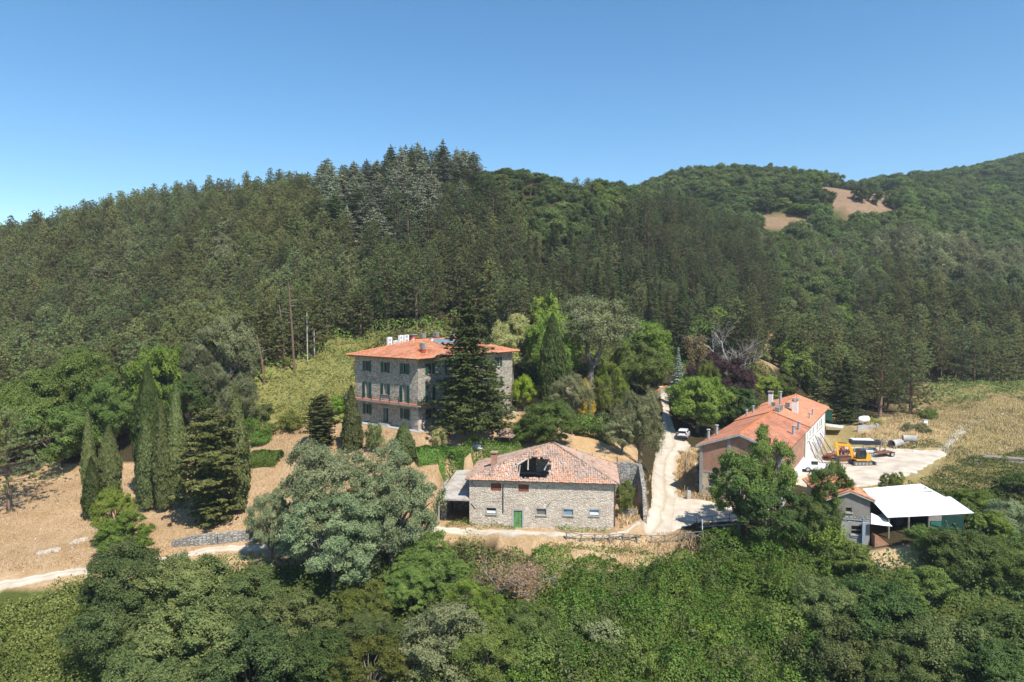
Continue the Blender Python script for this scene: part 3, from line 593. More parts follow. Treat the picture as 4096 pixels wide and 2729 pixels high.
for x0, x1 in ((a.x + .03, mx - .015), (mx + .015, b_.x - .03)):
    d.box(x0, x1, .12, .18, a.z + .02, b_.z - .03)
    for f0, f1 in ((.04, .28), (.32, .6), (.64, .97)): d.box(x0 + .09, x1 - .09, .095, .12, a.z + (b_.z - a.z) * f0, a.z + (b_.z - a.z) * f1)
do = d.build('door', M_DOORG, barn); d = MB(); d.box(a.x - .24, a.x - .003, -.03, .05, a.z, b_.z); d.box(b_.x + .003, b_.x + .24, -.03, .05, a.z, b_.z); d.box(a.x - .24, b_.x + .24, -.032, .05, b_.z + .003, b_.z + .27); d.box(a.x - .25, b_.x + .25, -.25, .1, a.z - .12, a.z - .003); d.build('door_surround', M_PALE, do)
for a, b_ in urect: d = MB(); d.box(a.x, b_.x, .05, .3, a.z, b_.z); d.build('bricked_opening', M_BLOCKUP, barn)
a = hit(fr, 2012.5, 1936, 'y', -.12); b_ = hit(fr, 2012.5, 2051, 'y', -.12)
d = MB(); d.cyl((a.x, -.12, a.z), (a.x, -.12, b_.z), .055, 8); d.build('drainpipe', M_STEEL, barn)
d = MB(); d.cyl((BL + .02, -.1, 6.1), (BL + .02, -.1, .1), .055, 8); d.build('drainpipe', plain('rusty pipe', (.16, .09, .06)), barn)
for sx0, sy0, sx1, sy1 in ((1885, 2014, 1900, 2034), (1885, 1930, 1900, 1944), (2185, 2031, 2202, 2009), (2186, 1955, 2197, 1940)):
    p = hit(fr, sx0, sy0, 'y', -.04); q = hit(fr, sx1, sy1, 'y', -.04); d = MB(); d.bar(p, q, .07, .05); d.build('tie_anchor', M_STEEL, barn)
ev = .45; ez = 6.2
E0 = [Vector((-ev, -ev, ez)), Vector((BL + ev, -ev, ez)), Vector((BL + ev, BD + ev, ez)), Vector((-ev, BD + ev, ez))]
A1 = Vector((10.0, 5.0, 10.05)); A2 = Vector((10.8, 5.0, 10.15)); 
nF = (E0[1] - E0[0]).cross(A1 - E0[0]).normalized()
hp = [hitplane(fr, 1760 + x * .33985, 1740 + y * .33985, E0[0], nF) for x, y in ((948, 512), (905, 440), (893, 345), (1030, 268), (1180, 262), (1298, 278), (1296, 400), (1272, 470), (1235, 520), (1100, 520))]
wF = nF.cross(Vector((1, 0, 0)));  wF = wF if wF.z > 0 else -wF
hole2 = [((p - E0[0]).x, (p - E0[0]).dot(wF)) for p in hp]
rb = MB()                                              # rafters and boards under the tiles
for x in np.arange(.2, BL, 1.25):
    yt = 4.9 if 9.2 < x < 11.6 else None
    zt = ez + (A1.z - ez) * .97
    k = min(x / 10.0, (BL - x) / 8.0, 1)
    if 6.6 < x < 11.6: continue
    rb.bar((x, 0, ez - .02), (x, 5 * k, ez - .02 + (A1.z - ez) * k * .93), .14, .18)
rb.bar((-.2, 0, ez - .1), (BL + .2, 0, ez - .1), .2); rb.bar((0, 4.9, ez - .2), (BL, 4.9, ez - .2), .25)
roof = rb.build('roof', M_WOOD, barn)
tiles('roof_tiles', [E0[0], E0[1], A2, A1], (1, 0, 0), M_TILE_B, roof, .23, .33, .085, .022, .02, [hole2], 3, patch=.6, edge=.55)
tiles('roof_tiles', [E0[3], E0[0], A1], (0, 1, 0), M_TILE_B, roof, .23, .33, .085, .025, .02, None, 5, patch=.4)
tiles('roof_tiles', [E0[1], E0[2], A2], (0, 1, 0), M_TILE_B, roof, .23, .33, .085, .025, .05, None, 6)
tiles('roof_tiles', [E0[2], E0[3], A1, A2], (1, 0, 0), M_TILE_B, roof, .23, .33, .085, .025, .02, None, 7)
caps('ridge_tiles', [(E0[0], A1), (E0[1], A2), (E0[2], A2), (E0[3], A1), (A1, A2)], M_RIDGE_B, roof, .14, 4, .035)
rg = random.Random(5); rb = MB()
for i in range(len(hp)):                               # broken edge of the hole
    p, q = hp[i], hp[(i + 1) % len(hp)]
    for k in range(int((q - p).length / .3)):
        c_ = p + (q - p) * ((k + .5) / max(1, int((q - p).length / .3))); s_ = rg.uniform(.06, .14)
        rb.box(-s_, s_, -s_ * .7, s_ * .7, -s_ * .3, s_ * .5, Matrix.Translation(c_ + Vector((rg.gauss(0, .08), rg.gauss(0, .08), .06))) @ Matrix.Rotation(rg.uniform(0, 3), 4, Vector((rg.random(), rg.random(), 1))))
rb.build('broken_tiles', M_RIDGE_B, roof)
rb = MB(); P = lambda x, y, d: hitplane(fr, 1760 + x * .33985, 1740 + y * .33985, E0[0] - nF * d, nF)
M_BLEACH = plain('bleached timber', (.50, .46, .40), .9, .1)
for a, b_, w_, t_ in ((P(1040, 262, .1), P(1036, 412, .9), .13, .15), (P(1300, 290, .1), P(1226, 415, .8), .12, .14), (P(905, 350, -.08), P(1030, 272, -.08), .42, .1), (P(895, 360, 0.), P(915, 520, .3), .35, .12), (P(860, 440, -.1), P(905, 505, .1), .12, .12)): rb = MB(); rb.bar(a, b_, w_, t_); rb.build('fallen_rafter', M_BLEACH, barn)
c = P(755, 262, 0); chimney(roof, (2.9, 2.6, ez + 1.2), .75, 1.9, 'oldbrick')
gt = MB(); gt.bar((-ev, -ev - .06, ez - .04), (BL + ev, -ev - .06, ez - .04), .09, .09); gt.build('gutter', M_STEEL, barn)
o = thing('wardrobe', 'pale wardrobe door leaning inside the hole of the barn roof', 'cabinet', world(fr, 9.6, 4.6, 3.75), fr[1] + .1)
q = MB(); q.box(-.35, .35, -.03, .03, .1, 1.9, Matrix.Rotation(-.25, 4, 'X') @ Matrix.Rotation(.15, 4, 'Y')); q.build('door', plain('grey laminate', (.42, .46, .48)), o); q = MB(); q.box(-1.4, -.2, .3, .9, 0, 1.1); q.box(-1.35, -.82, .27, .3, .06, 1.04); q.box(-.78, -.25, .27, .3, .06, 1.04); q.build('carcass', plain('grey cabinet', (.2, .22, .23)), o)
# open lean-to against the barn
lt = thing('lean_to', 'open concrete roofed lean-to against the barn side', 'shed', fr[0], fr[1])
mb = MB(); P0 = [(-4.3, -.3, 3.55), (-.02, -.3, 3.55), (-.02, 9, 5.3), (-3.4, 9, 5.3)]; slab(mb, P0, .25); mb.build('roof', plaster('weedy concrete', (.44, .42, .39), (.33, .24, .17), .44, .6, .5), lt)
mb = MB(); mb.box(-4.15, -3.95, -.2, 0, -.5, 3.28); mb.build('post', M_PALE, lt); mb = MB(); mb.box(-4.3, -3.5, 2, 9, -.5, 3.6); mb.box(-3.49, -.05, 6.5, 7, -.5, 3.8); mb.build('wall', M_RUBBLE, lt)
# ------------------------------------------------------------ the long brick workshop
fr = BRICK; WL, WW = 50.0, 11.9; ez, rise = 7.0, 2.15; SPL = 24.0
wk = thing('brick_workshop', 'long brick and white workshop with a red tiled gable roof', 'workshop', fr[0], fr[1])
wx0, wx1, wy0 = .4, 11.5, .45
Z3 = (2700, 1550, 800 / 2354)
def zr(x): return ez - .12 + rise * (1 - abs(x - WW / 2) / (WW / 2))
wins = [px_rect(*q, *Z3, 'y', wy0) for q in ((388, 1093, 505, 1165), (305, 1147, 333, 1193))]; door = px_rect(655, 1115, 772, 1345, *Z3, 'y', wy0)
band = 3.15
mb = MB(); mb.facade((wx0, wy0, 0), (1, 0, 0), (0, -1, 0), wx1 - wx0, band, [(a.x - wx0, b_.x - wx0, max(a.z, -.05), min(b_.z, 3.0)) for a, b_ in wins + [door]], .25, -2)
mb.build('plinth_wall', M_CREAM, wk)
mb = MB(); mb.facade((wx0, wy0, band + .25), (1, 0, 0), (0, -1, 0), wx1 - wx0, ez - .2 - band - .25, [], .2); mb.poly([(wx0, wy0, ez - .2), (wx1, wy0, ez - .2), (wx1, wy0, zr(wx1)), (WW / 2, wy0, zr(WW / 2)), (wx0, wy0, zr(wx0))])
mb.facade((wx1, wy0, band - .5), (0, 1, 0), (1, 0, 0), 21.5, ez - .05 - band + .5, []); mb.facade((wx0, WL, 0), (0, -1, 0), (-1, 0, 0), WL - wy0, ez - .05, [], .2, -2); mb.build('brick_wall', M_BRICK, wk)
Z3w = lambda x0, y0, x1, y1: (hit(fr, 2700 + x0 * Z3[2], 1550 + y1 * Z3[2], 'x', wx1), hit(fr, 2700 + x1 * Z3[2], 1550 + y0 * Z3[2], 'x', wx1))
slots = [Z3w(*q) for q in ((1554, 535, 1566, 640), (1583, 495, 1599, 600), (1620, 458, 1636, 562), (1668, 412, 1684, 517), (1697, 390, 1710, 488), (1716, 362, 1733, 470))]
hl = [(a.y - 21.9 - wy0, b_.y - 21.9 - wy0, max(a.z - .0, 2.6), min(b_.z, 6.4)) for a, b_ in slots]
hl = [h for h in hl if h[0] > .05]
mb = MB(); mb.facade((wx1, 21.9 + wy0, 0), (0, 1, 0), (1, 0, 0), WL - 22.3, ez - .05, hl, .2, -2); mb.facade((wx1, wy0, 0), (0, 1, 0), (1, 0, 0), 21.5, band - .5, [], .2, -2)
mb.facade((wx1, WL, 0), (-1, 0, 0), (0, 1, 0), wx1 - wx0, ez - .2, [], .2, -2); mb.build('white_wall', M_WHITE, wk)
for h in hl: window(wk, (wx1, 21.9 + wy0 + h[0], h[2]), (wx1, 21.9 + wy0 + h[1], h[3]), (0, 1, 0), (1, 0, 0), .14, None, M_GLASS, M_TRIM, bars=False)
for a, b_ in wins: window(wk, a, b_, (1, 0, 0), (0, -1, 0), .14, None, M_GLASS, M_TRIM, sill=b_.x - a.x > .8)
a, b_ = door; d = MB(); d.box(a.x + .02, (a.x + b_.x) / 2 + .1, wy0 + .15, wy0 + .2, 0, 2.2); d.build('door', plain('dark green door', (.02, .07, .045)), wk); d = MB(); d.box(a.x, b_.x, wy0 + .22, wy0 + .25, 0, 3); d.build('doorway', M_DARK, wk)
for x in (wx0 - .02, a.x - .55, wx1 - .42): mb = MB(); mb.box(x, x + .44, wy0 - .09, wy0 + .3, -2, zr(x + .2) - .05); mb.build('pilaster', M_CONC, wk)
mb = MB(); mb.box(wx0 + .42, wx1 - .42, wy0 - .05, wy0 + .2, band, band + .25); mb.build('concrete_band', M_CONC, wk); mb = MB(); mb.box(wx1 - .3, wx1 + .06, 21.85, 22.3, -1, ez - .1); mb.build('pilaster', M_CONC, wk)
q = px_rect(565, 1145, 605, 1215, *Z3, 'y', wy0); d = MB(); d.box(q[0].x, q[1].x, wy0 - .25, wy0 - .003, q[0].z, q[1].z); d.build('meter_box', M_GALV, wk)
rf = MB(); P1 = [(-.0, 0, ez), (WW / 2, 0, ez + rise), (WW / 2, SPL, ez + rise), (0, SPL, ez)]; P2 = [(WW / 2, 0, ez + rise), (WW, 0, ez), (WW, SPL, ez), (WW / 2, SPL, ez + rise)]
slab(rf, P1, .2); slab(rf, P2, .2); up = .16
Q1 = [(-.1, SPL - .1, ez + up), (WW / 2, SPL - .1, ez + rise + up), (WW / 2, WL + .6, ez + rise + up), (-.1, WL + .6, ez + up)]; Q2 = [(WW / 2, SPL - .1, ez + rise + up), (WW + .1, SPL - .1, ez + up), (WW + .1, WL + .6, ez + up), (WW / 2, WL + .6, ez + rise + up)]
slab(rf, Q1, .3); slab(rf, Q2, .3); roof = rf.build('roof', plain('workshop deck', (.32, .14, .085)), wk)
tiles('roof_tiles', [P1[0], P1[3], P1[2], P1[1]], (0, 1, 0), M_TILE_O, roof, .26, .38, .04, .006, seed=11, flat=True, deck=False, patch=.6); tiles('roof_tiles', [P2[1], P2[2], P2[3], P2[0]], (0, 1, 0), M_TILE_O, roof, .26, .38, .04, .006, seed=12, flat=True, deck=False, patch=.6)
tiles('roof_tiles', [Q1[0], Q1[3], Q1[2], Q1[1]], (0, 1, 0), M_TILE_N, roof, .42, .42, .05, .005, seed=13, flat=True, deck=False, patch=.3); tiles('roof_tiles', [Q2[1], Q2[2], Q2[3], Q2[0]], (0, 1, 0), M_TILE_N, roof, .42, .42, .05, .005, seed=14, flat=True, deck=False, patch=.3)
caps('ridge_tiles', [((WW / 2, 0, ez + rise + .05), (WW / 2, SPL, ez + rise + .05)), ((WW / 2, SPL, ez + rise + up + .05), (WW / 2, WL + .6, ez + rise + up + .05))], M_RIDGE, roof, .15, 2, .008)
fs = MB()
for x0, x1 in ((-.12, WW / 2), (WW / 2, WW + .12)):
    za, zb = ez + rise * (1 - abs(x0 - WW / 2) / (WW / 2)), ez + rise * (1 - abs(x1 - WW / 2) / (WW / 2))
    fs.poly([(x0, -.03, za + .08), (x1, -.03, zb + .08), (x1, -.03, zb - .24), (x0, -.03, za - .24)]); fs.poly([(x0, -.03, za + .08), (x0, .1, za + .08), (x1, .1, zb + .08), (x1, -.03, zb + .08)]); fs.poly([(x0, -.03, za - .24), (x1, -.03, zb - .24), (x1, .1, zb - .24), (x0, .1, za - .24)])
fs.build('fascia', M_PALE, roof)
nL = Vector((-rise, 0, WW / 2)).normalized(); nR = Vector((rise, 0, WW / 2)).normalized()
for x, y, wd, h, kd, sd in ((1126, 200, .75, 2.6, 'white', 0), (1160, 232, .6, 1.0, 'louver', 0), (1240, 207, .4, 2.4, 'pipe', 0), (1204, 300, .7, 1.1, 'louver', 1), (1225, 287, .65, 1.1, 'louver', 1), (1243, 275, .65, 1.1, 'louver', 1), (1325, 240, .7, 1.1, 'louver', 1), (1412, 298, .95, 2.6, 'white', 1),
                            (920, 306, .35, 1.3, 'pipe', 0), (842, 351, .35, 1.2, 'pipe', 0), (491, 556, .4, 1.4, 'pipe', 0), (393, 611, .4, 1.4, 'pipe', 0), (1395, 552, .45, 1.3, 'pipe', 1), (1458, 497, .45, 1.2, 'pipe', 1), (1620, 336, .3, 1.2, 'pipe', 1), (1583, 376, .3, 1.1, 'pipe', 1)):
    p = hitplane(fr, 2700 + x * Z3[2], 1550 + y * Z3[2], (WW / 2, 0, ez + rise + .1), nR if sd else nL); chimney(roof, p, wd, h, kd)
an = MB(); p = hitplane(fr, 3186, 1616, (WW / 2, 0, ez + rise + .1), nR); an.bar(p, p + Vector((0, 0, 2.6)), .05); an.bar(p + Vector((-.8, 0, 2.3)), p + Vector((.8, 0, 2.3)), .04)
for k in range(5): an.bar(p + Vector((-.7 + k * .35, -.4, 2.3)), p + Vector((-.7 + k * .35, .4, 2.3)), .03)
an.build('antenna', M_STEEL, roof)
M_PIPE = plain('brown pipe', (.20, .12, .08))
for y in (22.0, WL - .7): d = MB(); d.cyl((wx1 + .08, y, ez - .2), (wx1 + .08, y, -.5), .06, 8); d.build('drainpipe', M_PIPE, wk)
pc = MB(); slab(pc, [(9.2, WL + .2, 3.6), (14.6, WL + .2, 3.3), (14.6, WL + 3.4, 3.3), (9.2, WL + 3.4, 3.6)], .18); pc.build('canopy', plain('pale canopy', (.55, .53, .48)), wk); pc = MB(); pc.box(11.2, 11.6, WL + .6, WL + 1.0, -1, 3.3); pc.build('canopy_post', M_STUCCO, wk)
pc = MB(); pc.box(11.4, 12.7, WL + .05, WL + .15, 4.6, 6.7); pc.build('shutter', M_GREEN, wk)
M_GATE = plain('pale metal gate', (.55, .56, .57))
for i, y in enumerate((36, 39.5, 43)): gt = MB(); gt.box(wx1 + .01, wx1 + .08, y, y + 2.2, 0, 2.4); gt.build('gate', M_GATE, wk)
# ------------------------------------------------------------ the grey house
GH = (Vector((38.0, 81.0, 2.1)), R(-8)); fr = GH; gw, gl, gez, grs = 4.75, 9.0, 5.25, .95
gh = thing('grey_house', 'small two storey grey rendered house with an orange tiled gable roof', 'house', fr[0], fr[1])
Z4 = (3100, 1880, 850 / 2354)
gwin = [px_rect(*q, *Z4, 'y', 0) for q in ((784, 418, 853, 470), (843, 622, 973, 715))]
hs = [(max(a.x, .1), min(b_.x, gw - .1), a.z, b_.z) for a, b_ in gwin]
up_, lo_ = [hs[0]], [hs[1]]; zb = 3.15
mb = MB(); mb.facade((0, 0, 0), (1, 0, 0), (0, -1, 0), gw, zb - .75, lo_, .25, -2.5); mb.facade((gw, 0, 0), (0, 1, 0), (1, 0, 0), gl, zb - .75, [], .2, -2.5); mb.facade((0, gl, 0), (0, -1, 0), (-1, 0, 0), gl, gez, [], .2, -2.5); mb.facade((gw, gl, 0), (-1, 0, 0), (0, 1, 0), gw, gez, [], .2, -2.5)
mb.build('lower_wall', M_CONC, gh)
mb = MB(); mb.facade((0, 0, 0), (1, 0, 0), (0, -1, 0), gw, zb, [], .2, zb - .75); mb.facade((gw, 0, 0), (0, 1, 0), (1, 0, 0), gl, zb, [], .2, zb - .75); mb.build('stone_band', M_RUBBLE, gh)
mb = MB(); mb.facade((0, 0, 0), (1, 0, 0), (0, -1, 0), gw, gez, up_, .25, zb); mb.facade((gw, 0, 0), (0, 1, 0), (1, 0, 0), gl, gez, [], .2, zb); mb.poly([(0, 0, gez), (gw, 0, gez), (gw / 2, 0, gez + grs)]); mb.poly([(0, gl, gez), (gw / 2, gl, gez + grs), (gw, gl, gez)]); mb.build('upper_wall', M_GREY, gh)
for h in hs: window(gh, (h[0], 0, h[2]), (h[1], 0, h[3]), (1, 0, 0), (0, -1, 0), .18, None, M_DARK, M_TRIM, bars=False)
d = MB(); h = hs[1]; d.box(h[0], h[1], .05, .09, h[2] + .5, h[2] + .6); d.build('window_bar', M_WOOD, gh)
rf = MB(); o_ = .4; sl = grs / (gw / 2)
Pa = [(-o_, -o_, gez - o_ * sl + .08), (gw / 2, -o_, gez + grs + .08), (gw / 2, gl + o_, gez + grs + .08), (-o_, gl + o_, gez - o_ * sl + .08)]; Pb = [(gw / 2, -o_, gez + grs + .08), (gw + o_, -o_, gez - o_ * sl + .08), (gw + o_, gl + o_, gez - o_ * sl + .08), (gw / 2, gl + o_, gez + grs + .08)]
slab(rf, Pa, .25); slab(rf, Pb, .25); roof = rf.build('roof', M_PALE, gh)
tiles('roof_tiles', [Pa[0], Pa[3], Pa[2], Pa[1]], (0, 1, 0), M_TILE_V, roof, .3, .4, .06, .01, seed=21, flat=True); tiles('roof_tiles', [Pb[1], Pb[2], Pb[3], Pb[0]], (0, 1, 0), M_TILE_V, roof, .26, .38, .05, .01, seed=22, flat=True)
caps('ridge_tiles', [(Pa[1], Pa[2])], M_RIDGE, roof, .12)
for k in range(7): y = .1 + k * 1.2; d = MB(); d.bar((-o_, y, gez - o_ * sl + .17), (gw / 2 - .1, y, gez + grs + .15), .1, .07); d.build('seam', M_STEEL, roof)
d = MB(); d.box(3.75, 4.1, -.5, -.2, -2, 2.35); d.box(3.75, 4.75, -.5, -.2, 2.36, 2.52); d.bar((1.6, -.06, 2.75), (4.0, -.06, 2.65), .06); d.bar((4.0, -.1, 2.3), (4.0, -.1, 2.95), .1); d.bar((2.5, -.06, .62), (3.7, -.06, .55), .05); d.build('duct', plain('blue grey duct', (.25, .31, .36)), gh)
# ------------------------------------------------------------ the white roofed shed
ws = thing('open_shed', 'open sided shed with a large white sheet metal roof', 'shed', S(3700, 2140, 82))
o0 = ws.location
def corr(A, B, C_, D_, n, m, amp, z=0.):
    V = []; F = []
    for i in range(n + 1):
        for j in range(m + 1):
            s, t = i / n, j / m; p = (A * (1 - s) + B * s) * (1 - t) + (D_ * (1 - s) + C_ * s) * t
            V.append(tuple(p - o0 + Vector((0, 0, z + amp * math.cos(i * math.pi) - (.1 * s * t * (1 - s)))))) 
    for i in range(n):
        for j in range(m): a = i * (m + 1) + j; F.append((a, a + 1, a + m + 2, a + m + 1))
    return np.array(V), np.array(F)
M_SHEET = plain('white sheet metal', (.86, .87, .88), .4, .4, var=.03)
A, B, C2, D2 = S(3450, 1957, 88.2), S(3681, 1937, 90.6), S(3896, 2052.6, 82.3), S(3549.6, 2071, 80.4)
Am, Bm = A * .5 + D2 * .5, B * .5 + C2 * .5; ext = (Bm - Am).normalized()
V, F = corr(Am + Vector((0, .35, .03)), Bm + ext * .9 + Vector((0, .35, .03)), C2, D2, 90, 5, .03); link('roof', mesh_np('roof', V, F, M_SHEET), ws)
V, F = corr(A, B, Bm, Am, 90, 5, .03, .06); link('roof', mesh_np('roof', V, F, M_SHEET), ws)
A, B, C2, D2 = S(3484, 2052, 82.3), S(3540, 2077, 82.2), S(3570, 2106, 79.4), S(3484, 2096, 79.4); V, F = corr(A, B, C2, D2, 20, 3, .02); link('awning', mesh_np('awning', V, F, M_SHEET), ws)
mb = MB()
for sx, ty, by in ((3554, 2076, 2143), (3633, 2068, 2145), (3714, 2064, 2120)):
    p = S(sx, by, 80.9); mb = MB(); mb.cyl(Vector((p.x, p.y, S(sx, ty, 80.9).z)) - o0, p - o0 - Vector((0, 0, .6)), .11, 8); mb.build('post', M_WOOD, ws)
for x, y in ((46.5, 88), (54.5, 89)): mb = MB(); mb.cyl(Vector((x, y, 6.5)) - o0, Vector((x, y, 1.5)) - o0, .11, 8); mb.build('post', M_WOOD, ws)
mb = MB(); mb.box(45.4 - o0.x, 54.8 - o0.x, 88.0 - o0.y, 88.2 - o0.y, -1, 6.2 - o0.z); mb.build('back_wall', plain('dark boards', (.05, .048, .045)), ws)
mb = MB(); p = S(3716, 2062, 81.6) - o0; q = S(3800, 2120, 81.6) - o0; mb.box(p.x + 1.2, q.x + 1.6, p.y - .05, p.y + .05, q.z - .6, p.z - .05); mb.build('side_panel', plain('dark green sheet', (.010, .045, .032)), ws)
mb = MB(); p = S(3722, 2087, 81.4) - o0; q = S(3764, 2120, 81.4) - o0; mb.box(p.x, q.x, p.y - .04, p.y + .04, q.z - .3, p.z); g_ = mb.build('gate', plain('green gate', (.02, .14, .10)), ws); mb = MB(); mb.bar((p.x + .1, p.y - .07, p.z - .35), (q.x - .1, p.y - .07, q.z + .4), .08); mb.build('brace', M_STEEL, g_)
mb = MB(); p = S(3716, 2063, 81.5) - o0; q = S(3766, 2085, 81.5) - o0; mb.box(p.x, q.x, p.y - .03, p.y + .03, q.z + .02, p.z + .02); mb.build('weathered_panel', M_WOOD, ws)
tr = thing('tractor', 'old dusty tractor parked in the shade under the white shed roof', 'tractor', (46.9, 83.9, float(H(46.9, 83.9))), R(200))
q = MB(); q.box(-.3, 1.7, -.35, .35, .75, 1.35); q.build('bonnet', plain('dusty grey green', (.20, .22, .20)), tr); q = MB(); q.box(-1.2, -.2, -.5, .5, .7, .95); q.box(-1.2, -1.0, -.4, .4, .95, 1.5); q.build('seat', M_DARK, tr)
for x, y, r_ in ((-.8, -.75, .7), (-.8, .75, .7), (1.3, -.65, .42), (1.3, .65, .42)): q = MB(); q.cyl((x, y - .18, r_), (x, y + .18, r_), r_, 18); q.build('wheel', M_STEEL, tr)
br = thing('brick_ramp', 'low orange brick ramp at the corner of the grey house', 'ramp', S(3520, 2180, 80.2)); q = MB(); q.prism([(-.9, -.6), (.9, -.6), (.9, -.05), (-.6, 1.3), (-.9, 1.3)], -.5, .4); q.build('ramp_body', M_BRICK, br); q = MB(); q.bar((.95, -.05, .0), (-.75, -.05, 1.36), .95, .1); q.build('ramp_top', plain('orange brick top', (.55, .24, .13)), br)
# ------------------------------------------------------------ tile roofed hut and the annexe beside the villa
ht = thing('tiled_hut', 'tiny hut with a single slope of old pinkish roof tiles', 'hut', S(2030, 1795, 102.0)); o0 = ht.location
P = [S(1987, 1746, 101.4) - o0, S(2047, 1750.5, 101.2) - o0, S(2094, 1718, 105.2) - o0, S(2024, 1713, 105.6) - o0]
mb = MB(); slab(mb, P, .15); rfh = mb.build('roof', M_WOOD, ht); tiles('roof_tiles', P, P[1] - P[0], M_TILE_B, rfh, .23, .33, .085, .02, seed=31)
mb = MB(); mb.box(P[0].x + .15, P[0].x + .4, .2, 3.2, -.6, P[0].z - .1); mb.box(P[0].x + .4, P[1].x - .2, 2.9, 3.2, -.6, P[3].z - .2); mb.box(P[0].x + .41, P[1].x - .41, .0, .22, -.6, .55); mb.build('wall', M_RUBBLE, ht); mb = MB(); mb.box(P[1].x - .4, P[1].x - .18, 0, .22, -.6, P[1].z - .17); mb.build('post', M_PALE, ht)
AN = (S(2062, 1662, 127), R(-12)); an = thing('annexe', 'low stuccoed annexe behind the villa with dark doorways', 'outbuilding', AN[0], AN[1])
mb = MB(); mb.facade((0, 0, 0), (1, 0, 0), (0, -1, 0), 10, 3.6, [(2.2, 3.2, 0, 2.4), (5.0, 6.1, .9, 2.2), (6.9, 8.4, 0, 2.3)], .3, -1); mb.facade((10, 0, 0), (0, 1, 0), (1, 0, 0), 5, 3.6, [], .2, -1); mb.facade((0, 5, 0), (0, -1, 0), (-1, 0, 0), 5, 3.6, [], .2, -1); mb.build('wall', M_STUCCO, an)
mb = MB(); mb.box(.4, 9.6, .31, 4.8, -.5, 3.5); mb.build('doorway', M_DARK, an); mb = MB(); Pq = [(-.4, -.4, 3.5), (10.4, -.4, 3.5), (10.4, 5.2, 4.9), (-.4, 5.2, 4.9)]; slab(mb, Pq, .2); rfa = mb.build('roof', M_WOOD, an); tiles('roof_tiles', Pq, (1, 0, 0), M_TILE_B, rfa, .24, .36, .08, .015, seed=33)
# ============================================================ WALLS, FENCES, VEHICLES, PEOPLE AND SMALL THINGS
M_BARK = plain('grey bark', (.17, .145, .12), .95, .05, var=.35, scale=4); M_BARKR = plain('red pine bark', (.17, .11, .08), .95, .05, var=.35, scale=3); M_DEAD = plain('dead wood', (.34, .30, .27), .95, .05, var=.25, scale=4)
def g3(x, y, dz=0.): return Vector((x, y, float(H(x, y)) + dz))
def stone_wall(label, pts, tops, th, mat_=None, name='stone_wall', cop=None):
    """Wall along world points pts (x, y); tops: height of the wall head at each point."""
    o = thing(name, label, 'wall', g3(*pts[0])); o0 = o.location; mb = MB(); A = [Vector((p[0], p[1], 0)) for p in pts]; rg = random.Random(len(label)); cp = MB()
    for i in range(len(A) - 1):
        a, b = A[i], A[i + 1]; n = max(1, int((b - a).length / .8)); d = (b - a).normalized(); sd = Vector((-d.y, d.x, 0)) * th / 2
        for k in range(n):
            p, q = a.lerp(b, k / n), a.lerp(b, (k + 1) / n); t0 = tops[i] + (tops[i + 1] - tops[i]) * k / n + rg.gauss(0, .04); t1 = tops[i] + (tops[i + 1] - tops[i]) * (k + 1) / n + rg.gauss(0, .04); e = -1.2
            P = [p - sd, q - sd, q + sd, p + sd]; z0 = [min(float(H(v.x, v.y)), t0) + e for v in P]; T = (t0, t1, t1, t0)
            B = [Vector((v.x, v.y, z)) - o0 for v, z in zip(P, z0)]; Tt = [Vector((v.x, v.y, t)) - o0 for v, t in zip(P, T)]
            mb.poly(Tt); [mb.poly([B[j], B[(j + 1) % 4], Tt[(j + 1) % 4], Tt[j]]) for j in range(4)]
            if cop: cp.bar((Tt[0] + Tt[3]) / 2 + Vector((0, 0, .04)), (Tt[1] + Tt[2]) / 2 + Vector((0, 0, .04)), th * 1.2, .09)
    mb.build('masonry', mat_ or M_RUBBLE, o)
    if cop: cp.build('coping', cop, o)
    return o
B = lambda X, Y: tuple(world(BARN, X, Y)[:2])
K = S(2554, 1862, 95.2)
stone_wall('high grey retaining wall holding up the dry lawn beside the barn', [B(18.9, 10.1), (K.x, K.y)], [8.3, 8.25], .5)
stone_wall('stepped stone wall descending along the lane from the retaining wall corner', [(K.x + .2, K.y - .1), (17.9, 91.5), (17.5, 88.5)], [8.2, 5.6, 3.0], .5, M_RUBBLE)
stone_wall('low broken stone wall in the pocket between barn and lane', [B(19.6, 3.2), B(21.6, 3.4)], [3.4, 3.5], .4)
stone_wall('tumbling stone wall on the outer side of the lean-to', [B(-4.6, 9.5), B(-5.0, 4.0), B(-5.2, .2)], [6.2, 4.4, 2.6], .6)
P = [G(x, y + 6)[:2] for x, y in ((690, 2182), (780, 2176), (870, 2168), (960, 2158), (1010, 2154), (1120, 2150))]
stone_wall('long low dry stone wall above the road below the big rounded conifer', P, [float(H(*p)) + h for p, h in zip(P, (.7, 1.15, 1.25, 1.2, 1.1, .8))], .55)
P = [G(x, y)[:2] for x, y in ((2800, 2112), (2880, 2104), (2990, 2098))]
stone_wall('grey retaining wall under the thin metal railing', P, [float(H(*p)) + .12 for p in P], .4, M_CONC)
P = [G(x, y)[:2] for x, y in ((2600, 1612), (2622, 1592), (2642, 1578), (2668, 1566))]
stone_wall('curved white wall with an orange brick coping at the top of the lane', P, [float(H(*p)) + 1.2 for p in P], .4, M_PALE, 'ramp_wall', M_RIDGE)
P = [G(x, y)[:2] for x, y in ((2310, 1640), (2370, 1655), (2420, 1668))]
stone_wall('low garden wall on the bank below the forked old tree', P, [float(H(*p)) + .7 for p in P], .35)
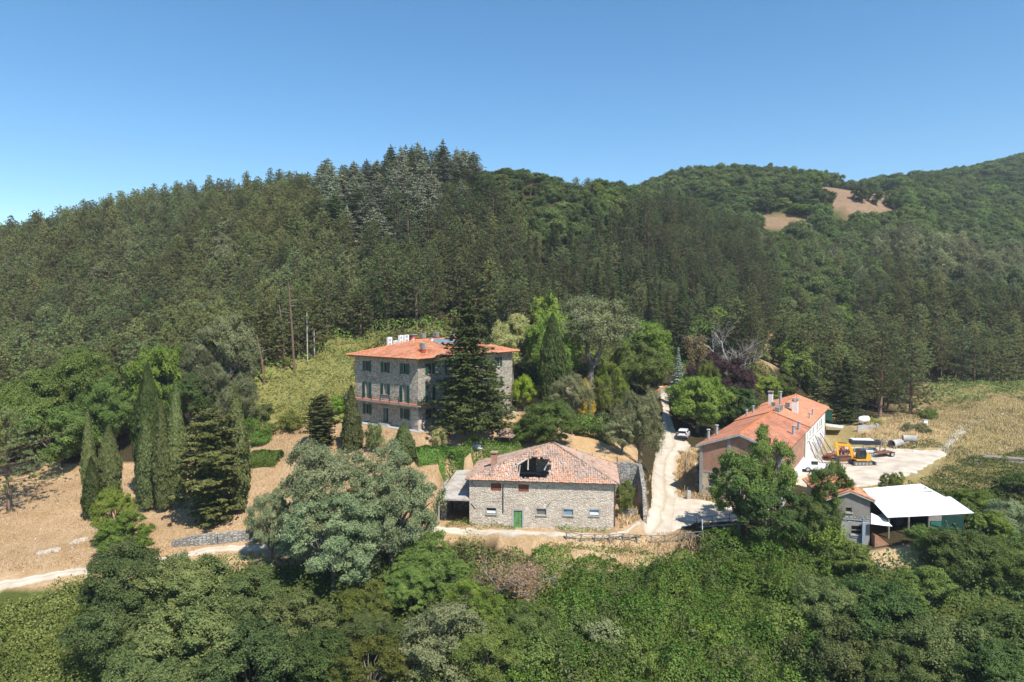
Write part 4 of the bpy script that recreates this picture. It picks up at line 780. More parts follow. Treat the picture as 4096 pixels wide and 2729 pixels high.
# wooden fence by the road
o = thing('wooden_fence', 'rustic grey wooden fence with crossed braces along the road', 'fence', G(2266, 2165)); o0 = Vector(o.location)
FP = [(2266, 2166), (2325, 2170), (2380, 2174), (2437, 2176), (2493, 2177), (2548, 2176), (2605, 2174), (2660, 2172), (2714, 2169), (2767, 2163), (2812, 2158)]; pt = []
for x, y in FP:
    p = G(x, y); pt.append(p - o0); q = MB(); q.cyl(p - o0 - Vector((0, 0, .5)), p - o0 + Vector((0, 0, 1.02)), .09, 8); q.build('post', M_WOOD, o)
for a, b in zip(pt[:-1], pt[1:]):
    q = MB(); q.cyl(a + Vector((0, 0, .98)), b + Vector((0, 0, .98)), .055, 6); q.build('rail', M_WOOD, o)
    q = MB(); q.cyl(a + Vector((0, 0, .9)), b + Vector((0, 0, .15)), .045, 6); q.build('brace', M_WOOD, o); q = MB(); q.cyl(a + Vector((0, .05, .15)), b + Vector((0, .05, .9)), .045, 6); q.build('brace', M_WOOD, o)
p = G(2809, 2150); o = thing('marker_post', 'thin white marker post at the end of the wooden fence', 'post', p); q = MB(); q.cyl((0, 0, -.4), (0, 0, 2.2), .05, 8); q.build('pole', M_STEEL, o); q = MB(); q.cyl((0, 0, .9), (0, 0, 2.2), .06, 8); q.build('white_band', M_WHITEM, o)
o = thing('metal_railing', 'thin dark metal railing beside the gravel apron', 'railing', G(2790, 2108)); o0 = Vector(o.location); RP = [G(x, y) for x, y in ((2786, 2110), (2848, 2102), (2918, 2096), (2985, 2092), (3040, 2088))]
for p in RP: q = MB(); q.bar(p - o0 - Vector((0, 0, .3)), p - o0 + Vector((0, 0, 1.25)), .07); q.build('post', M_STEEL, o)
for z in (.65, 1.2):
    q = MB(); [q.bar(a - o0 + Vector((0, 0, z)), b - o0 + Vector((0, 0, z)), .05) for a, b in zip(RP[:-1], RP[1:])]; q.build('rail', M_STEEL, o)
o = thing('branch_fence', 'rough fence of dry branches along the lane beside the workshop', 'fence', G(2735, 1985)); o0 = Vector(o.location); rg = random.Random(2); q = MB()
for k in range(9):
    p = G(2738 + k * 1.6, 1985 - k * 20); q.bar(p - o0 - Vector((0, 0, .3)), p - o0 + Vector((rg.gauss(0, .2), rg.gauss(0, .2), 1.3)), .09)
    if k: q.bar(pp - o0 + Vector((0, 0, .9)), p - o0 + Vector((0, 0, 1.)), .07)
    pp = p
q.build('branches', M_WOOD, o)
p = G(2755, 1998); o = thing('stone_post', 'short pale stone gate post at the corner of the lane', 'post', p); q = MB(); q.box(-.28, .28, -.25, .25, -.4, 1.0); q.box(-.22, .22, -.2, .2, 1.003, 1.2); q.build('pillar', M_PALE, o, bevel=.04)
p = G(508, 2205); o = thing('utility_cabinet', 'pale grey utility box on a short post by the roadside ash', 'box', p); q = MB(); q.box(-.1, .1, -.1, .1, -.4, 1.1); q.build('post', M_GALV, o); q = MB(); q.box(-.28, .28, -.18, .18, 1.103, 1.55); q.build('housing', M_WHITEM, o)
for (x, y), h, lb in (((1230, 1446), 9.5, 'tall pale wooden pole on the green slope'), ((1258, 1432), 5.5, 'shorter pale pole on the green slope')):
    p = G(x, y, 110); o = thing('utility_pole', lb, 'pole', p); q = MB(); q.cyl((0, 0, -.5), (0, 0, h), .13, 8, .09); q.build('shaft', plain('pale pole', (.42, .41, .37), .9, .1), o); q = MB(); q.cyl((0, 0, h + .003), (0, 0, h + .1), .11, 8); q.build('cap', M_GALV, o)
# tall bare pine stems at the wood edge
for (x, y), h, lean, lb in (((1178, 1490), 17, -.9, 'tall bare reddish pine stem at the edge of the wood'), ((1060, 1540), 9, -1.4, 'broken leaning pine stem at the wood edge'), ((1142, 1470), 12, -1.0, 'slim dark leaning stem beside the bare reddish pine')):
    p = G(x, y, 105); o = thing('bare_stem', lb, 'dead tree', p); q = MB(); q.tube([(0, 0, -.6), (lean * .4, 0, h * .5), (lean, 0, h)], [.24, .2, .1], 8); q.build('trunk', M_BARKR, o)
    q = MB(); rg = random.Random(int(x)); [q.tube([(lean * t, 0, h * t), (lean * t + rg.gauss(0, 1.3), rg.gauss(0, 1), h * t + rg.uniform(0, .6))], [.05, .015], 4) for t in (.55, .66, .74, .8, .87, .93)]; q.build('dead_branches', M_DEAD, o)
# ------------------------------------------------------------ vehicles
M_TYRE = plain('tyre', (.02, .02, .022), .85, .2); M_CARW = plain('white car paint', (.72, .73, .74), .25, .5, var=.03); M_CARG = plain('car glass', (.02, .025, .03), .06, .7); M_LAMP = plain('red lamp glass', (.35, .02, .02), .2, .5); M_YEL = plain('yellow machine paint', (.78, .36, .015), .42, .4, var=.08); M_RUST = plain('rusty iron', (.20, .085, .045), .9, .15, var=.4, scale=6); M_TRACK = plain('dusty rubber track', (.13, .125, .12), .9, .1, var=.3, scale=5)
def wheel(o, x, y, r, w_, rim=M_GALV):
    q = MB(); q.cyl((x, y - w_ / 2, r), (x, y + w_ / 2, r), r, 20); t = q.build('wheel', M_TYRE, o); q = MB(); s = 1 if y > 0 else -1; q.cyl((x, y + s * (w_ / 2 + .003), r), (x, y + s * (w_ / 2 + .02), r), r * .62, 14); q.build('rim', rim, t)
def car(o, L, W, side, roofside, paint, lamps=True):
    """Lower body outline and cabin outline in (x, z), x forward."""
    q = MB(); q.prism(side, -W / 2, W / 2); q.build('body', paint, o, bevel=.06); q = MB(); n = len(roofside); a = [(x, -W / 2 + .06 + (.14 if z > 1.2 else 0), z) for x, z in roofside]; b = [(x, W / 2 - .06 - (.14 if z > 1.2 else 0), z) for x, z in roofside]
    q.poly(a); q.poly(b[::-1]); [q.poly([a[i], b[i], b[(i + 1) % n], a[(i + 1) % n]]) for i in range(n)]; q.build('cabin', paint, o, bevel=.05)
cp = S(2735, 1750, 122.5); o = thing('parked_car', 'white hatchback parked in the shade under the chestnut', 'car', g3(cp.x, cp.y, .02), R(68))
car(o, 4.2, 1.76, [(-2.05, .35), (-2.08, .75), (-2.0, 1.02), (1.2, 1.0), (2.0, .85), (2.1, .5), (2.05, .3)], [(-1.98, 1.0), (-1.75, 1.55), (-1.5, 1.62), (.25, 1.6), (1.15, 1.02)], M_CARW)
q = MB(); q.box(-2.02, -1.83, -.66, .66, 1.1, 1.45, Matrix.Rotation(0, 4, 'X')); q.build('rear_window', M_CARG, o)
for s in (-1, 1):
    q = MB(); q.box(-1.45, .55, s * .8 - .03, s * .8 + .03, 1.1, 1.44); q.build('side_window', M_CARG, o); q = MB(); q.box(-2.1, -1.95, s * .72 - .12, s * .72 + .12, .85, 1.1); q.build('tail_light', M_LAMP, o)
q = MB(); q.poly([(.4, -.68, 1.57), (.4, .68, 1.57), (1.18, .74, 1.06), (1.18, -.74, 1.06)]); q.build('windscreen', M_CARG, o); q = MB(); q.box(-2.12, -2.0, -.85, .85, .32, .62); q.build('bumper', M_STEEL, o); q = MB(); q.box(-2.105, -2.085, -.26, .26, .72, .84); q.build('number_plate', M_WHITEM, o)
for x in (-1.28, 1.3):
    for y in (-.82, .82): wheel(o, x, y, .33, .2)
cp = S(3262, 1874, 108.5); o = thing('pickup_truck', 'white old four wheel drive pickup beside the white workshop wall', 'truck', g3(cp.x, cp.y, .1), R(-14))
car(o, 4.4, 1.75, [(-2.2, .5), (-2.2, 1.15), (.5, 1.15), (.6, 1.18), (1.9, 1.1), (2.05, 1.0), (2.05, .5)], [(-2.15, 1.14), (-2.1, 1.95), (-.2, 1.98), (.15, 1.95), (.6, 1.16)], M_CARW)
for s in (-1, 1): q = MB(); q.box(-.75, .2, s * .8 - .03, s * .8 + .03, 1.25, 1.78); q.build('side_window', M_CARG, o); q = MB(); q.box(2.03, 2.08, s * .6 - .12, s * .6 + .12, .75, .97); q.build('headlight', M_GALV, o)
q = MB(); q.poly([(.22, -.66, 1.88), (.22, .66, 1.88), (.6, .76, 1.24), (.6, -.76, 1.24)]); q.build('windscreen', M_CARG, o); q = MB(); q.box(2.04, 2.16, -.85, .85, .42, .62); q.build('bumper', M_STEEL, o)
for x in (-1.25, 1.3):
    for y in (-.78, .78): wheel(o, x, y, .40, .24)
cp = S(3440, 1858, 113.5); o = thing('excavator', 'yellow tracked mini excavator with a black cab and raised boom', 'excavator', g3(cp.x, cp.y, .1), R(182))
for y in (-.85, .85):
    q = MB(); n = 22; out = []
    for k in range(n): t = 2 * math.pi * k / n; out.append(((1.25 if math.cos(t) > 0 else -1.25) + .34 * math.cos(t), .36 + .34 * math.sin(t)))
    q.prism(out, y - .22, y + .22); tk = q.build('track', M_TRACK, o); q = MB()
    for x in (-1.2, -.6, 0, .6, 1.2): q.cyl((x, y - .24, .36), (x, y + .24, .36), .2, 12)
    q.build('roller', plain('grey hub', (.3, .29, .28), .8, .2), tk)
q = MB(); q.box(-1.1, 1.1, -.6, .6, .4, .62); q.cyl((0, 0, .6), (0, 0, .82), .55, 16); q.build('undercarriage', M_STEEL, o)
q = MB(); q.prism([(1.05, .85), (1.1, 1.1), (.7, 1.15), (-.3, 1.15), (-.55, 1.9), (-1.1, 2.0), (-1.35, 1.7), (-1.4, 1.0), (-1.2, .85)], -.92, .92); q.build('body', M_YEL, o, bevel=.08)
q = MB(); q.prism([(.78, 1.12), (.88, 1.5), (.62, 2.62), (-.42, 2.66), (-.62, 2.0), (-.5, 1.12)], .02, .94); cb = q.build('cab', M_STEEL, o, bevel=.05)
for pts_ in ([(.70, 1.3), (.74, 1.55), (.52, 2.5), (.1, 2.52), (.1, 1.3)], [(.0, 1.3), (.0, 2.52), (-.38, 2.54), (-.5, 2.0), (-.42, 1.3)]): q = MB(); q.prism(pts_, .95, .965); q.build('pane', M_CARG, cb)
q = MB(); q.poly([(.86, .1, 1.55), (.86, .86, 1.55), (.66, .84, 2.5), (.66, .12, 2.5)]); q.build('pane', M_CARG, cb)
def limb(nm, a, b, w0, w1, th, mat_): 
    a = Vector(a); b = Vector(b); d = (b - a).normalized(); n = Vector((-d.z, 0, d.x)); q = MB(); q.prism([((a - n * w0).x, (a - n * w0).z), ((a + n * w0).x, (a + n * w0).z), ((b + n * w1).x, (b + n * w1).z), ((b - n * w1).x, (b - n * w1).z)], -.3 - th / 2, -.3 + th / 2); return q.build(nm, mat_, o, bevel=.03)
limb('boom', (1.0, 0, 1.05), (1.55, 0, 2.75), .24, .28, .34, M_YEL); limb('boom', (1.5, 0, 2.85), (1.95, 0, 3.32), .27, .22, .335, M_YEL); limb('boom', (1.9, 0, 3.25), (3.75, 0, 3.42), .22, .16, .34, M_YEL); limb('stick', (4.0, 0, 3.75), (3.62, 0, 1.35), .24, .12, .26, M_YEL)
q = MB(); q.cyl((1.2, -.3, 1.5), (1.75, -.3, 2.3), .07, 8); q.cyl((2.2, -.3, 3.55), (3.9, -.3, 3.72), .07, 8); q.build('hydraulic_ram', M_STEEL, o)
q = MB(); q.prism([(3.35, 1.45), (3.75, 1.5), (4.05, 1.15), (4.0, .7), (3.6, .45), (3.45, .5), (3.62, .9)], -.65, .05); q.build('bucket', M_STEEL, o, bevel=.03)
q = MB(); q.bar((-1.2, 0, .4), (-2.0, 0, .45), .5, .2); q.box(-2.25, -2.0, -1.0, 1.0, .02, .62); q.build('dozer_blade', M_TRACK, o)
p = S(3372, 1846, 117); o = thing('rusty_bin', 'rusty iron bin standing behind the excavator boom', 'bin', g3(p.x, p.y, .1), .1); q = MB(); q.prism([(-1.3, .95), (-1.1, .15), (1.1, .15), (1.3, .95)], -.6, .6); q.build('tub', M_RUST, o); q = MB(); q.box(-1.35, 1.35, -.65, -.603, .85, 1.0); q.box(-1.35, 1.35, .603, .65, .85, 1.0); q.build('rim', M_STEEL, o)
cp = S(3532, 1824, 119); o = thing('trailer', 'small rusty flatbed trailer with an upright frame', 'trailer', g3(cp.x, cp.y, .1), R(10)); q = MB(); q.box(-1.7, 1.7, -.9, .9, .62, .78); q.build('bed', M_RUST, o); q = MB(); q.bar((-1.7, 0, .6), (-3.2, 0, .5), .12); q.build('drawbar', M_STEEL, o)
q = MB(); q.bar((-.9, -.2, .78), (-.3, -.1, 3.2), .12); q.bar((.4, -.2, .78), (-.2, -.1, 3.2), .12); q.build('upright_frame', M_WOOD, o)
for y in (-.95, .95): wheel(o, 1.0, y, .45, .24)
# scrap along the white wall
rg = random.Random(8)
for k in range(14):
    X, Y = 11.6, 26 + k * 1.25; p = world(BRICK, X + rg.uniform(1.4, 2.2), Y); L = rg.uniform(2.6, 4.2); top = world(BRICK, X + .12, Y + rg.uniform(-1, 1)); q = MB(); b = g3(p.x, p.y, .1)
    q.cyl((0, 0, 0), Vector((top.x - b.x, top.y - b.y, L)), .07, 6); o = q.build('scaffold_pole', M_RUST if k % 3 == 0 else M_GALV, None, b); tag(o, 'metal pole leaning with others against the white workshop wall', 'pole', 'poles leaning on the workshop wall')
def heap(name, label, cat, p, n, L, r, mat_, spread=.7, hgt=.8, ax=0.):
    o = thing(name, label, cat, p, ax); q = MB(); rg = random.Random(n * 7 + int(L * 10))
    for k in range(n): t = rg.random(); z = r + hgt * t * (1 - abs(rg.uniform(-1, 1)) * .5); y = rg.uniform(-spread, spread) * (1.15 - t); l = L * rg.uniform(.6, 1.); dx = rg.uniform(-.3, .3); q.cyl((-l / 2 + dx, y + rg.gauss(0, .06), z + rg.gauss(0, .03)), (l / 2 + dx, y + rg.gauss(0, .1), z + rg.gauss(0, .05)), r * rg.uniform(.7, 1.2), 7)
    q.build('pieces', mat_, o); return o
heap('scrap_heap', 'jumbled heap of rusty scrap metal by the workshop wall', 'scrap heap', g3(*world(BRICK, 14.2, 33)[:2], .1), 46, 2.6, .06, M_RUST, 1.6, 1.3, .4)
heap('scrap_heap', 'second heap of red and grey scrap behind the excavator arm', 'scrap heap', g3(*world(BRICK, 15.5, 40)[:2], .1), 40, 2.8, .07, plain('red scrap', (.33, .10, .07), .8, .2, var=.5, scale=3), 1.5, 1.2, 1.1)
p = S(3460, 1818, 123); o = thing('beam_stack', 'stack of dark steel beams on frames behind the excavator', 'stack', g3(p.x, p.y, .1), -.15); q = MB(); [q.box(-2.6, 2.6, -1.1 + i * .3, -.9 + i * .3, 1.3 + j * .24, 1.48 + j * .24) for i in range(7) for j in range(3)]; q.build('beams', M_STEEL, o); q = MB(); [q.box(x, x + .12, y, y + .12, 0, 1.28) for x in (-2.2, -.1, 2.1) for y in (-1, .9)]; q.build('frame', M_GALV, o); q = MB(); q.box(-2.4, 1.2, -.9, .9, 2.05, 2.15); q.build('white_board', M_WHITEM, o)
p = S(3470, 1823, 119.5); o = thing('wire_cage', 'galvanised wire cage with white contents beside the beam stack', 'cage', g3(p.x, p.y, .1), -.1); q = MB()
for x in np.linspace(-1.1, 1.1, 8): q.bar((x, -.6, .1), (x, -.6, 1.25), .035); q.bar((x, .6, .1), (x, .6, 1.25), .035)
for z in (.1, .5, .9, 1.25): q.bar((-1.1, -.6, z), (1.1, -.6, z), .035); q.bar((-1.1, .6, z), (1.1, .6, z), .035)
q.build('wires', M_GALV, o); q = MB(); q.box(-1.0, 1.0, -.5, .5, .12, 1.0); q.build('tank', M_WHITEM, o); q = MB(); q.box(-1.1, 1.1, -.6, .6, 0, .1); q.build('pallet', M_WOOD, o)
def pipe3(label, sx, sy, D, L, r, rz, tilt=0., m=None):
    p = S(sx, sy, D); o = thing('concrete_pipe', label, 'pipe', g3(p.x, p.y, r * .7), rz); n = 18; q = MB(); c = lambda rr, x: [(x, rr * math.cos(2 * math.pi * k / n), rr * math.sin(2 * math.pi * k / n) + tilt * x) for k in range(n)]
    A, B_, C_, D_ = c(r, -L / 2), c(r, L / 2), c(r * .8, -L / 2), c(r * .8, L / 2)
    for k in range(n): j = (k + 1) % n; q.poly([A[k], A[j], B_[j], B_[k]]); q.poly([C_[k], D_[k], D_[j], C_[j]]); q.poly([A[k], C_[k], C_[j], A[j]]); q.poly([B_[k], B_[j], D_[j], D_[k]])
    q.build('barrel', m or M_PALE, o); q = MB(); q.tube([(-L / 2 - .05, r * 1.0 * math.cos(t), r * math.sin(t)) for t in np.linspace(0, 6.283, 19)], .06, 5); q.build('collar', m or M_PALE, o)
pipe3('open ended concrete pipe lying at the edge of the yard', 3585, 1776, 124, 2.4, .75, R(25)); pipe3('shorter concrete pipe lying among the weeds', 3640, 1775, 126, 2.2, .7, R(-20)); 
p = S(3606, 1765, 123); o = tag(MB().cyl((-1.3, 0, .3), (1.5, .3, 1.1), .17, 9).build('wooden_pole', M_WOOD, None, g3(p.x, p.y)), 'pale pole resting on the open ended concrete pipe', 'pole')
for (x, y, D, s, lb) in ((3660, 1792, 121, .5, 'white boulder by the concrete pipes'), (3550, 1772, 126, .32, 'small white stone beside the open ended pipe'), (3932, 1665, 152, .35, 'lone pale stone out in the meadow'), (4010, 1640, 160, .5, 'flat pale slab at the far side of the meadow'), (3655, 1905, 107, .5, 'round grey white lump at the near yard edge')):
    p = S(x, y, D); rgn = np.random.default_rng(int(x)); me = bpy.data.meshes.new('boulder'); q = MB(); n = 10
    for i in range(6):
        t0, t1 = math.pi * i / 6, math.pi * (i + 1) / 6
        for k in range(n):
            f = lambda t, a: ((1 + .25 * math.sin(a * 3 + x)) * s * math.sin(t) * math.cos(a), (1 + .2 * math.cos(a * 2 + y)) * s * .7 * math.sin(t) * math.sin(a), s * .62 * math.cos(t) + s * .2)
            a0, a1 = 2 * math.pi * k / n, 2 * math.pi * (k + 1) / n; q.poly([f(t0, a0), f(t1, a0), f(t1, a1), f(t0, a1)])
    tag(q.build('boulder', plain('pale stone', (.62, .6, .56), .9, .1), None, g3(p.x, p.y)), lb, 'boulder')
heap('log_pile', 'long pile of grey logs on the green bank', 'log pile', G(4010, 1848), 34, 6.5, .13, M_WOOD, 1.2, .9, R(-28)); heap('log_pile', 'short stack of grey logs near the long log pile', 'log pile', G(3905, 1862), 20, 3.0, .13, M_WOOD, .8, .8, R(-8))
p = S(3455, 1712, 137); o = thing('gas_tank', 'white rounded gas tank under the dark fir', 'tank', g3(p.x, p.y, .0), R(20)); o.scale = (.75, .75, .8); q = MB(); q.tube([(-1.75, 0, 1.25), (-1.6, 0, 1.25), (-1.2, 0, 1.25), (1.2, 0, 1.25), (1.6, 0, 1.25), (1.75, 0, 1.25)], [.15, .6, .85, .85, .6, .15], 18); q.build('vessel', M_WHITEM, o, smooth=True)
for x in (-.9, .9): q = MB(); q.box(x - .12, x + .12, -.6, .6, -.2, .5); q.build('foot', M_CONC, o)
q = MB(); q.cyl((0, 0, 2.08), (0, 0, 2.3), .25, 12); q.build('valve_dome', M_GALV, o)
p = S(3470, 1722, 133); o = thing('low_wall', 'low white block wall before the gas tank', 'wall', g3(p.x, p.y)); q = MB(); q.box(-2.0, 1.6, -.15, .15, -.4, .8); q.build('blocks', M_PALE, o); q = MB(); q.box(1.65, 2.1, -.2, .25, -.4, 1.1); q.build('pier', M_PALE, o)
p = S(3700, 1692, 138); o = thing('white_box', 'small white box standing in the dry meadow grass', 'box', g3(p.x, p.y)); q = MB(); q.box(-.4, .4, -.3, .3, -.1, .75); q.build('case', M_WHITEM, o, bevel=.03); q = MB(); q.box(-.44, .44, -.34, .34, .752, .84); q.build('lid', M_GALV, o)
p = S(2305, 1735, 107); o = thing('garden_table', 'weathered garden table on the dry lawn', 'table', g3(p.x, p.y), .3); q = MB(); [q.box(-1.1, 1.1, -.5 + i * .26, -.28 + i * .26, .74, .80) for i in range(4)]; q.build('table_top', M_WOOD, o)
for x in (-.9, .9):
    for y in (-.4, .4): q = MB(); q.box(x - .05, x + .05, y - .05, y + .05, 0, .735); q.build('leg', M_WOOD, o)
# rubble below the villa lawn
rg = random.Random(12); q = MB()
for k in range(90):
    p = G(rg.uniform(1875, 2010), rg.uniform(1775, 1803), 85); s = rg.uniform(.12, .42); q.box(-s, s, -s * .7, s * .7, -s * .4, s * .6, Matrix.Translation(p) @ Matrix.Rotation(rg.uniform(0, 6), 4, Vector((rg.gauss(0, .3), rg.gauss(0, .3), 1))))
tag(q.build('rubble', plain('pale rubble', (.46, .43, .38), .95, .1, var=.25, scale=3)), 'pale stone rubble strewn between the lawn and the barn', 'rubble', None, 'stuff')
p = G(1922, 1792, 85); o = thing('concrete_post', 'short pale concrete post standing in the rubble', 'post', p); q = MB(); q.box(-.16, .16, -.16, .16, -.4, 1.2); q.build('shaft', M_PALE, o); q = MB(); q.box(-.18, .18, -.18, .18, 1.203, 1.28); q.build('cap', M_PALE, o)
rg = random.Random(13); q = MB()
for k in range(420):
    p = G(rg.uniform(-60, 1000), rg.uniform(1900, 2290), 70); s = rg.uniform(.04, .13) * (2 if rg.random() < .08 else 1); q.box(-s, s, -s * .7, s * .7, -s * .3, s * .5, Matrix.Translation(p) @ Matrix.Rotation(rg.uniform(0, 6), 4, Vector((rg.gauss(0, .3), rg.gauss(0, .3), 1))))
for x0, y0, x1, y1 in ((150, 2222, 240, 2200), (285, 2180, 345, 2158)):
    for k in range(60): t = rg.random(); p = G(x0 + (x1 - x0) * t, y0 + (y1 - y0) * t + rg.gauss(0, 2), 70); s = rg.uniform(.15, .32); q.box(-s, s, -s * .8, s * .8, -s * .5, s * .7, Matrix.Translation(p) @ Matrix.Rotation(rg.uniform(0, 6), 4, Vector((rg.gauss(0, .3), rg.gauss(0, .3), 1))))
tag(q.build('loose_stones', plain('slope stones', (.44, .38, .31), .95, .1, var=.25, scale=3)), 'loose pale stones scattered over the dry slope', 'stones', None, 'stuff')
# garden steps rail near the forked tree
o = thing('wire_fence', 'thin wire fence on posts at the edge of the dry lawn', 'fence', G(2360, 1846, 85)); o0 = Vector(o.location); pp = None; q = MB(); wq = MB()
for x, y in ((2325, 1840), (2370, 1846), (2420, 1852), (2470, 1856), (2520, 1858)):
    p = G(x, y, 85); q.bar(p - o0 - Vector((0, 0, .2)), p - o0 + Vector((0, 0, 1.1)), .05)
    if pp: [wq.bar(pp - o0 + Vector((0, 0, z)), p - o0 + Vector((0, 0, z)), .015) for z in (.4, .7, 1.0)]
    pp = p
q.build('posts', M_STEEL, o); wq.build('wires', M_GALV, o)
# ------------------------------------------------------------ two people in the shade before the villa
M_SKIN = plain('skin', (.42, .25, .17), .6, .3); M_HAIR = plain('dark hair', (.03, .022, .018), .7, .2)
def person(label, p, rz, top, legs, arm_out, sleeve):
    o = thing('person', label, 'person', p, rz); h = 1.74
    J = {'pelvis': (0, 0, .95), 'waist': (0, .01, 1.1), 'chest': (0, .0, 1.32), 'neck': (0, .01, 1.48), 'head0': (0, -.01, 1.58), 'head1': (0, -.01, 1.72)}
    E = [('pelvis', 'waist'), ('waist', 'chest'), ('chest', 'neck'), ('neck', 'head0'), ('head0', 'head1')]; Rr = {'pelvis': .135, 'waist': .125, 'chest': .15, 'neck': .055, 'head0': .085, 'head1': .08}
    for s, n in ((-1, 'l'), (1, 'r')):
        J.update({n + 'sh': (s * .18, 0, 1.41), n + 'el': (s * (.24 + arm_out), .02, 1.14), n + 'wr': (s * (.22 + arm_out * .6), -.09, .92), n + 'hd': (s * (.215 + arm_out * .5), -.12, .83), n + 'hip': (s * .09, 0, .9), n + 'kn': (s * .105, -.02, .5), n + 'an': (s * .11, .02, .09), n + 'toe': (s * .13, -.15, .045)})
        Rr.update({n + 'sh': .062, n + 'el': .045, n + 'wr': .033, n + 'hd': .036, n + 'hip': .095, n + 'kn': .066, n + 'an': .046, n + 'toe': .035}); E += [('chest', n + 'sh'), (n + 'sh', n + 'el'), (n + 'el', n + 'wr'), (n + 'wr', n + 'hd'), ('pelvis', n + 'hip'), (n + 'hip', n + 'kn'), (n + 'kn', n + 'an'), (n + 'an', n + 'toe')]
        for k in range(4): J[n + 'f%d' % k] = (s * (.2 + arm_out * .5 + .011 * k), -.13 - .008 * k, .745 + .008 * abs(k - 1)); Rr[n + 'f%d' % k] = .009; E.append((n + 'hd', n + 'f%d' % k))
        J[n + 'th'] = (s * (.18 + arm_out * .5), -.15, .79); Rr[n + 'th'] = .01; E.append((n + 'hd', n + 'th'))
    ks = list(J); me = bpy.data.meshes.new('body'); me.from_pydata([J[k] for k in ks], [(ks.index(a), ks.index(b)) for a, b in E], []); ob = link('body', me, o); sk = ob.modifiers.new('skin', 'SKIN'); sk.use_smooth_shade = True
    for i, k in enumerate(ks): v = me.skin_vertices[0].data[i]; v.radius = (Rr[k], Rr[k] * (.8 if k in ('chest', 'waist', 'pelvis') else 1)); v.use_root = k == 'pelvis'
    ob.modifiers.new('sub', 'SUBSURF').levels = 1; ob.modifiers['sub'].render_levels = 2; me.materials.append(M_SKIN)
    def shell(nm, ks2, E2, grow, m):
        me = bpy.data.meshes.new(nm); me.from_pydata([J[k] for k in ks2], [(ks2.index(a), ks2.index(b)) for a, b in E2], []); ob = link(nm, me, o); sk = ob.modifiers.new('skin', 'SKIN'); sk.use_smooth_shade = True
        for i, k in enumerate(ks2): v = me.skin_vertices[0].data[i]; v.radius = (Rr[k] + grow, (Rr[k] + grow) * (.85 if k in ('chest', 'waist', 'pelvis') else 1)); v.use_root = i == 0
        ob.modifiers.new('sub', 'SUBSURF').render_levels = 2; me.materials.append(m)
    shell('shirt', ['pelvis', 'waist', 'chest', 'lsh', 'rsh', 'lel', 'rel'] + (['lwr', 'rwr'] if sleeve else []), [('pelvis', 'waist'), ('waist', 'chest'), ('chest', 'lsh'), ('chest', 'rsh'), ('lsh', 'lel'), ('rsh', 'rel')] + ([('lel', 'lwr'), ('rel', 'rwr')] if sleeve else []), .018, top)
    shell('trousers', ['pelvis', 'lhip', 'rhip', 'lkn', 'rkn', 'lan', 'ran'], [('pelvis', 'lhip'), ('pelvis', 'rhip'), ('lhip', 'lkn'), ('rhip', 'rkn'), ('lkn', 'lan'), ('rkn', 'ran')], .016, legs)
    q = MB(); n = 10
    for i in range(4):
        t0, t1 = math.pi * .55 * i / 4, math.pi * .55 * (i + 1) / 4
        for k in range(n): a0, a1 = 2 * math.pi * k / n, 2 * math.pi * (k + 1) / n; f = lambda t, a: (.1 * math.sin(t) * math.cos(a), .02 + .115 * math.sin(t) * math.sin(a), 1.66 + .12 * math.cos(t)); q.poly([f(t0, a0), f(t1, a0), f(t1, a1), f(t0, a1)])
    q.build('hair', M_HAIR, o, smooth=True); q = MB(); q.tube([(0, -.085, 1.65), (0, -.118, 1.615), (0, -.09, 1.605)], [.008, .014, .01], 6); [q.cyl((s * .033, -.088, 1.655), (s * .033, -.097, 1.655), .009, 8) for s in (-1, 1)]; q.box(-.025, .025, -.096, -.088, 1.572, 1.58); q.build('face', plain('face features', (.25, .12, .09), .6, .3), o)
    for s in (-1, 1): q = MB(); q.prism([(-.05, 0), (.05, 0), (.045, .07), (-.04, .09)], -.2, .06); sh = q.build('shoe', M_STEEL, o, (s * .11, 0, 0))
p = S(1800, 1728, 102.2); person('person in a dark top and red trousers in the shade of the fir', g3(p.x, p.y), R(20), plain('black top', (.02, .02, .022), .9, .1), plain('red trousers', (.42, .02, .03), .85, .1), .03, True)
p = S(1819, 1730, 102.0); person('person in a white top and blue trousers beside the fir trunk', g3(p.x, p.y), R(-25), plain('white shirt', (.75, .76, .8), .85, .1), plain('blue jeans', (.04, .11, .26), .85, .1), .05, False)
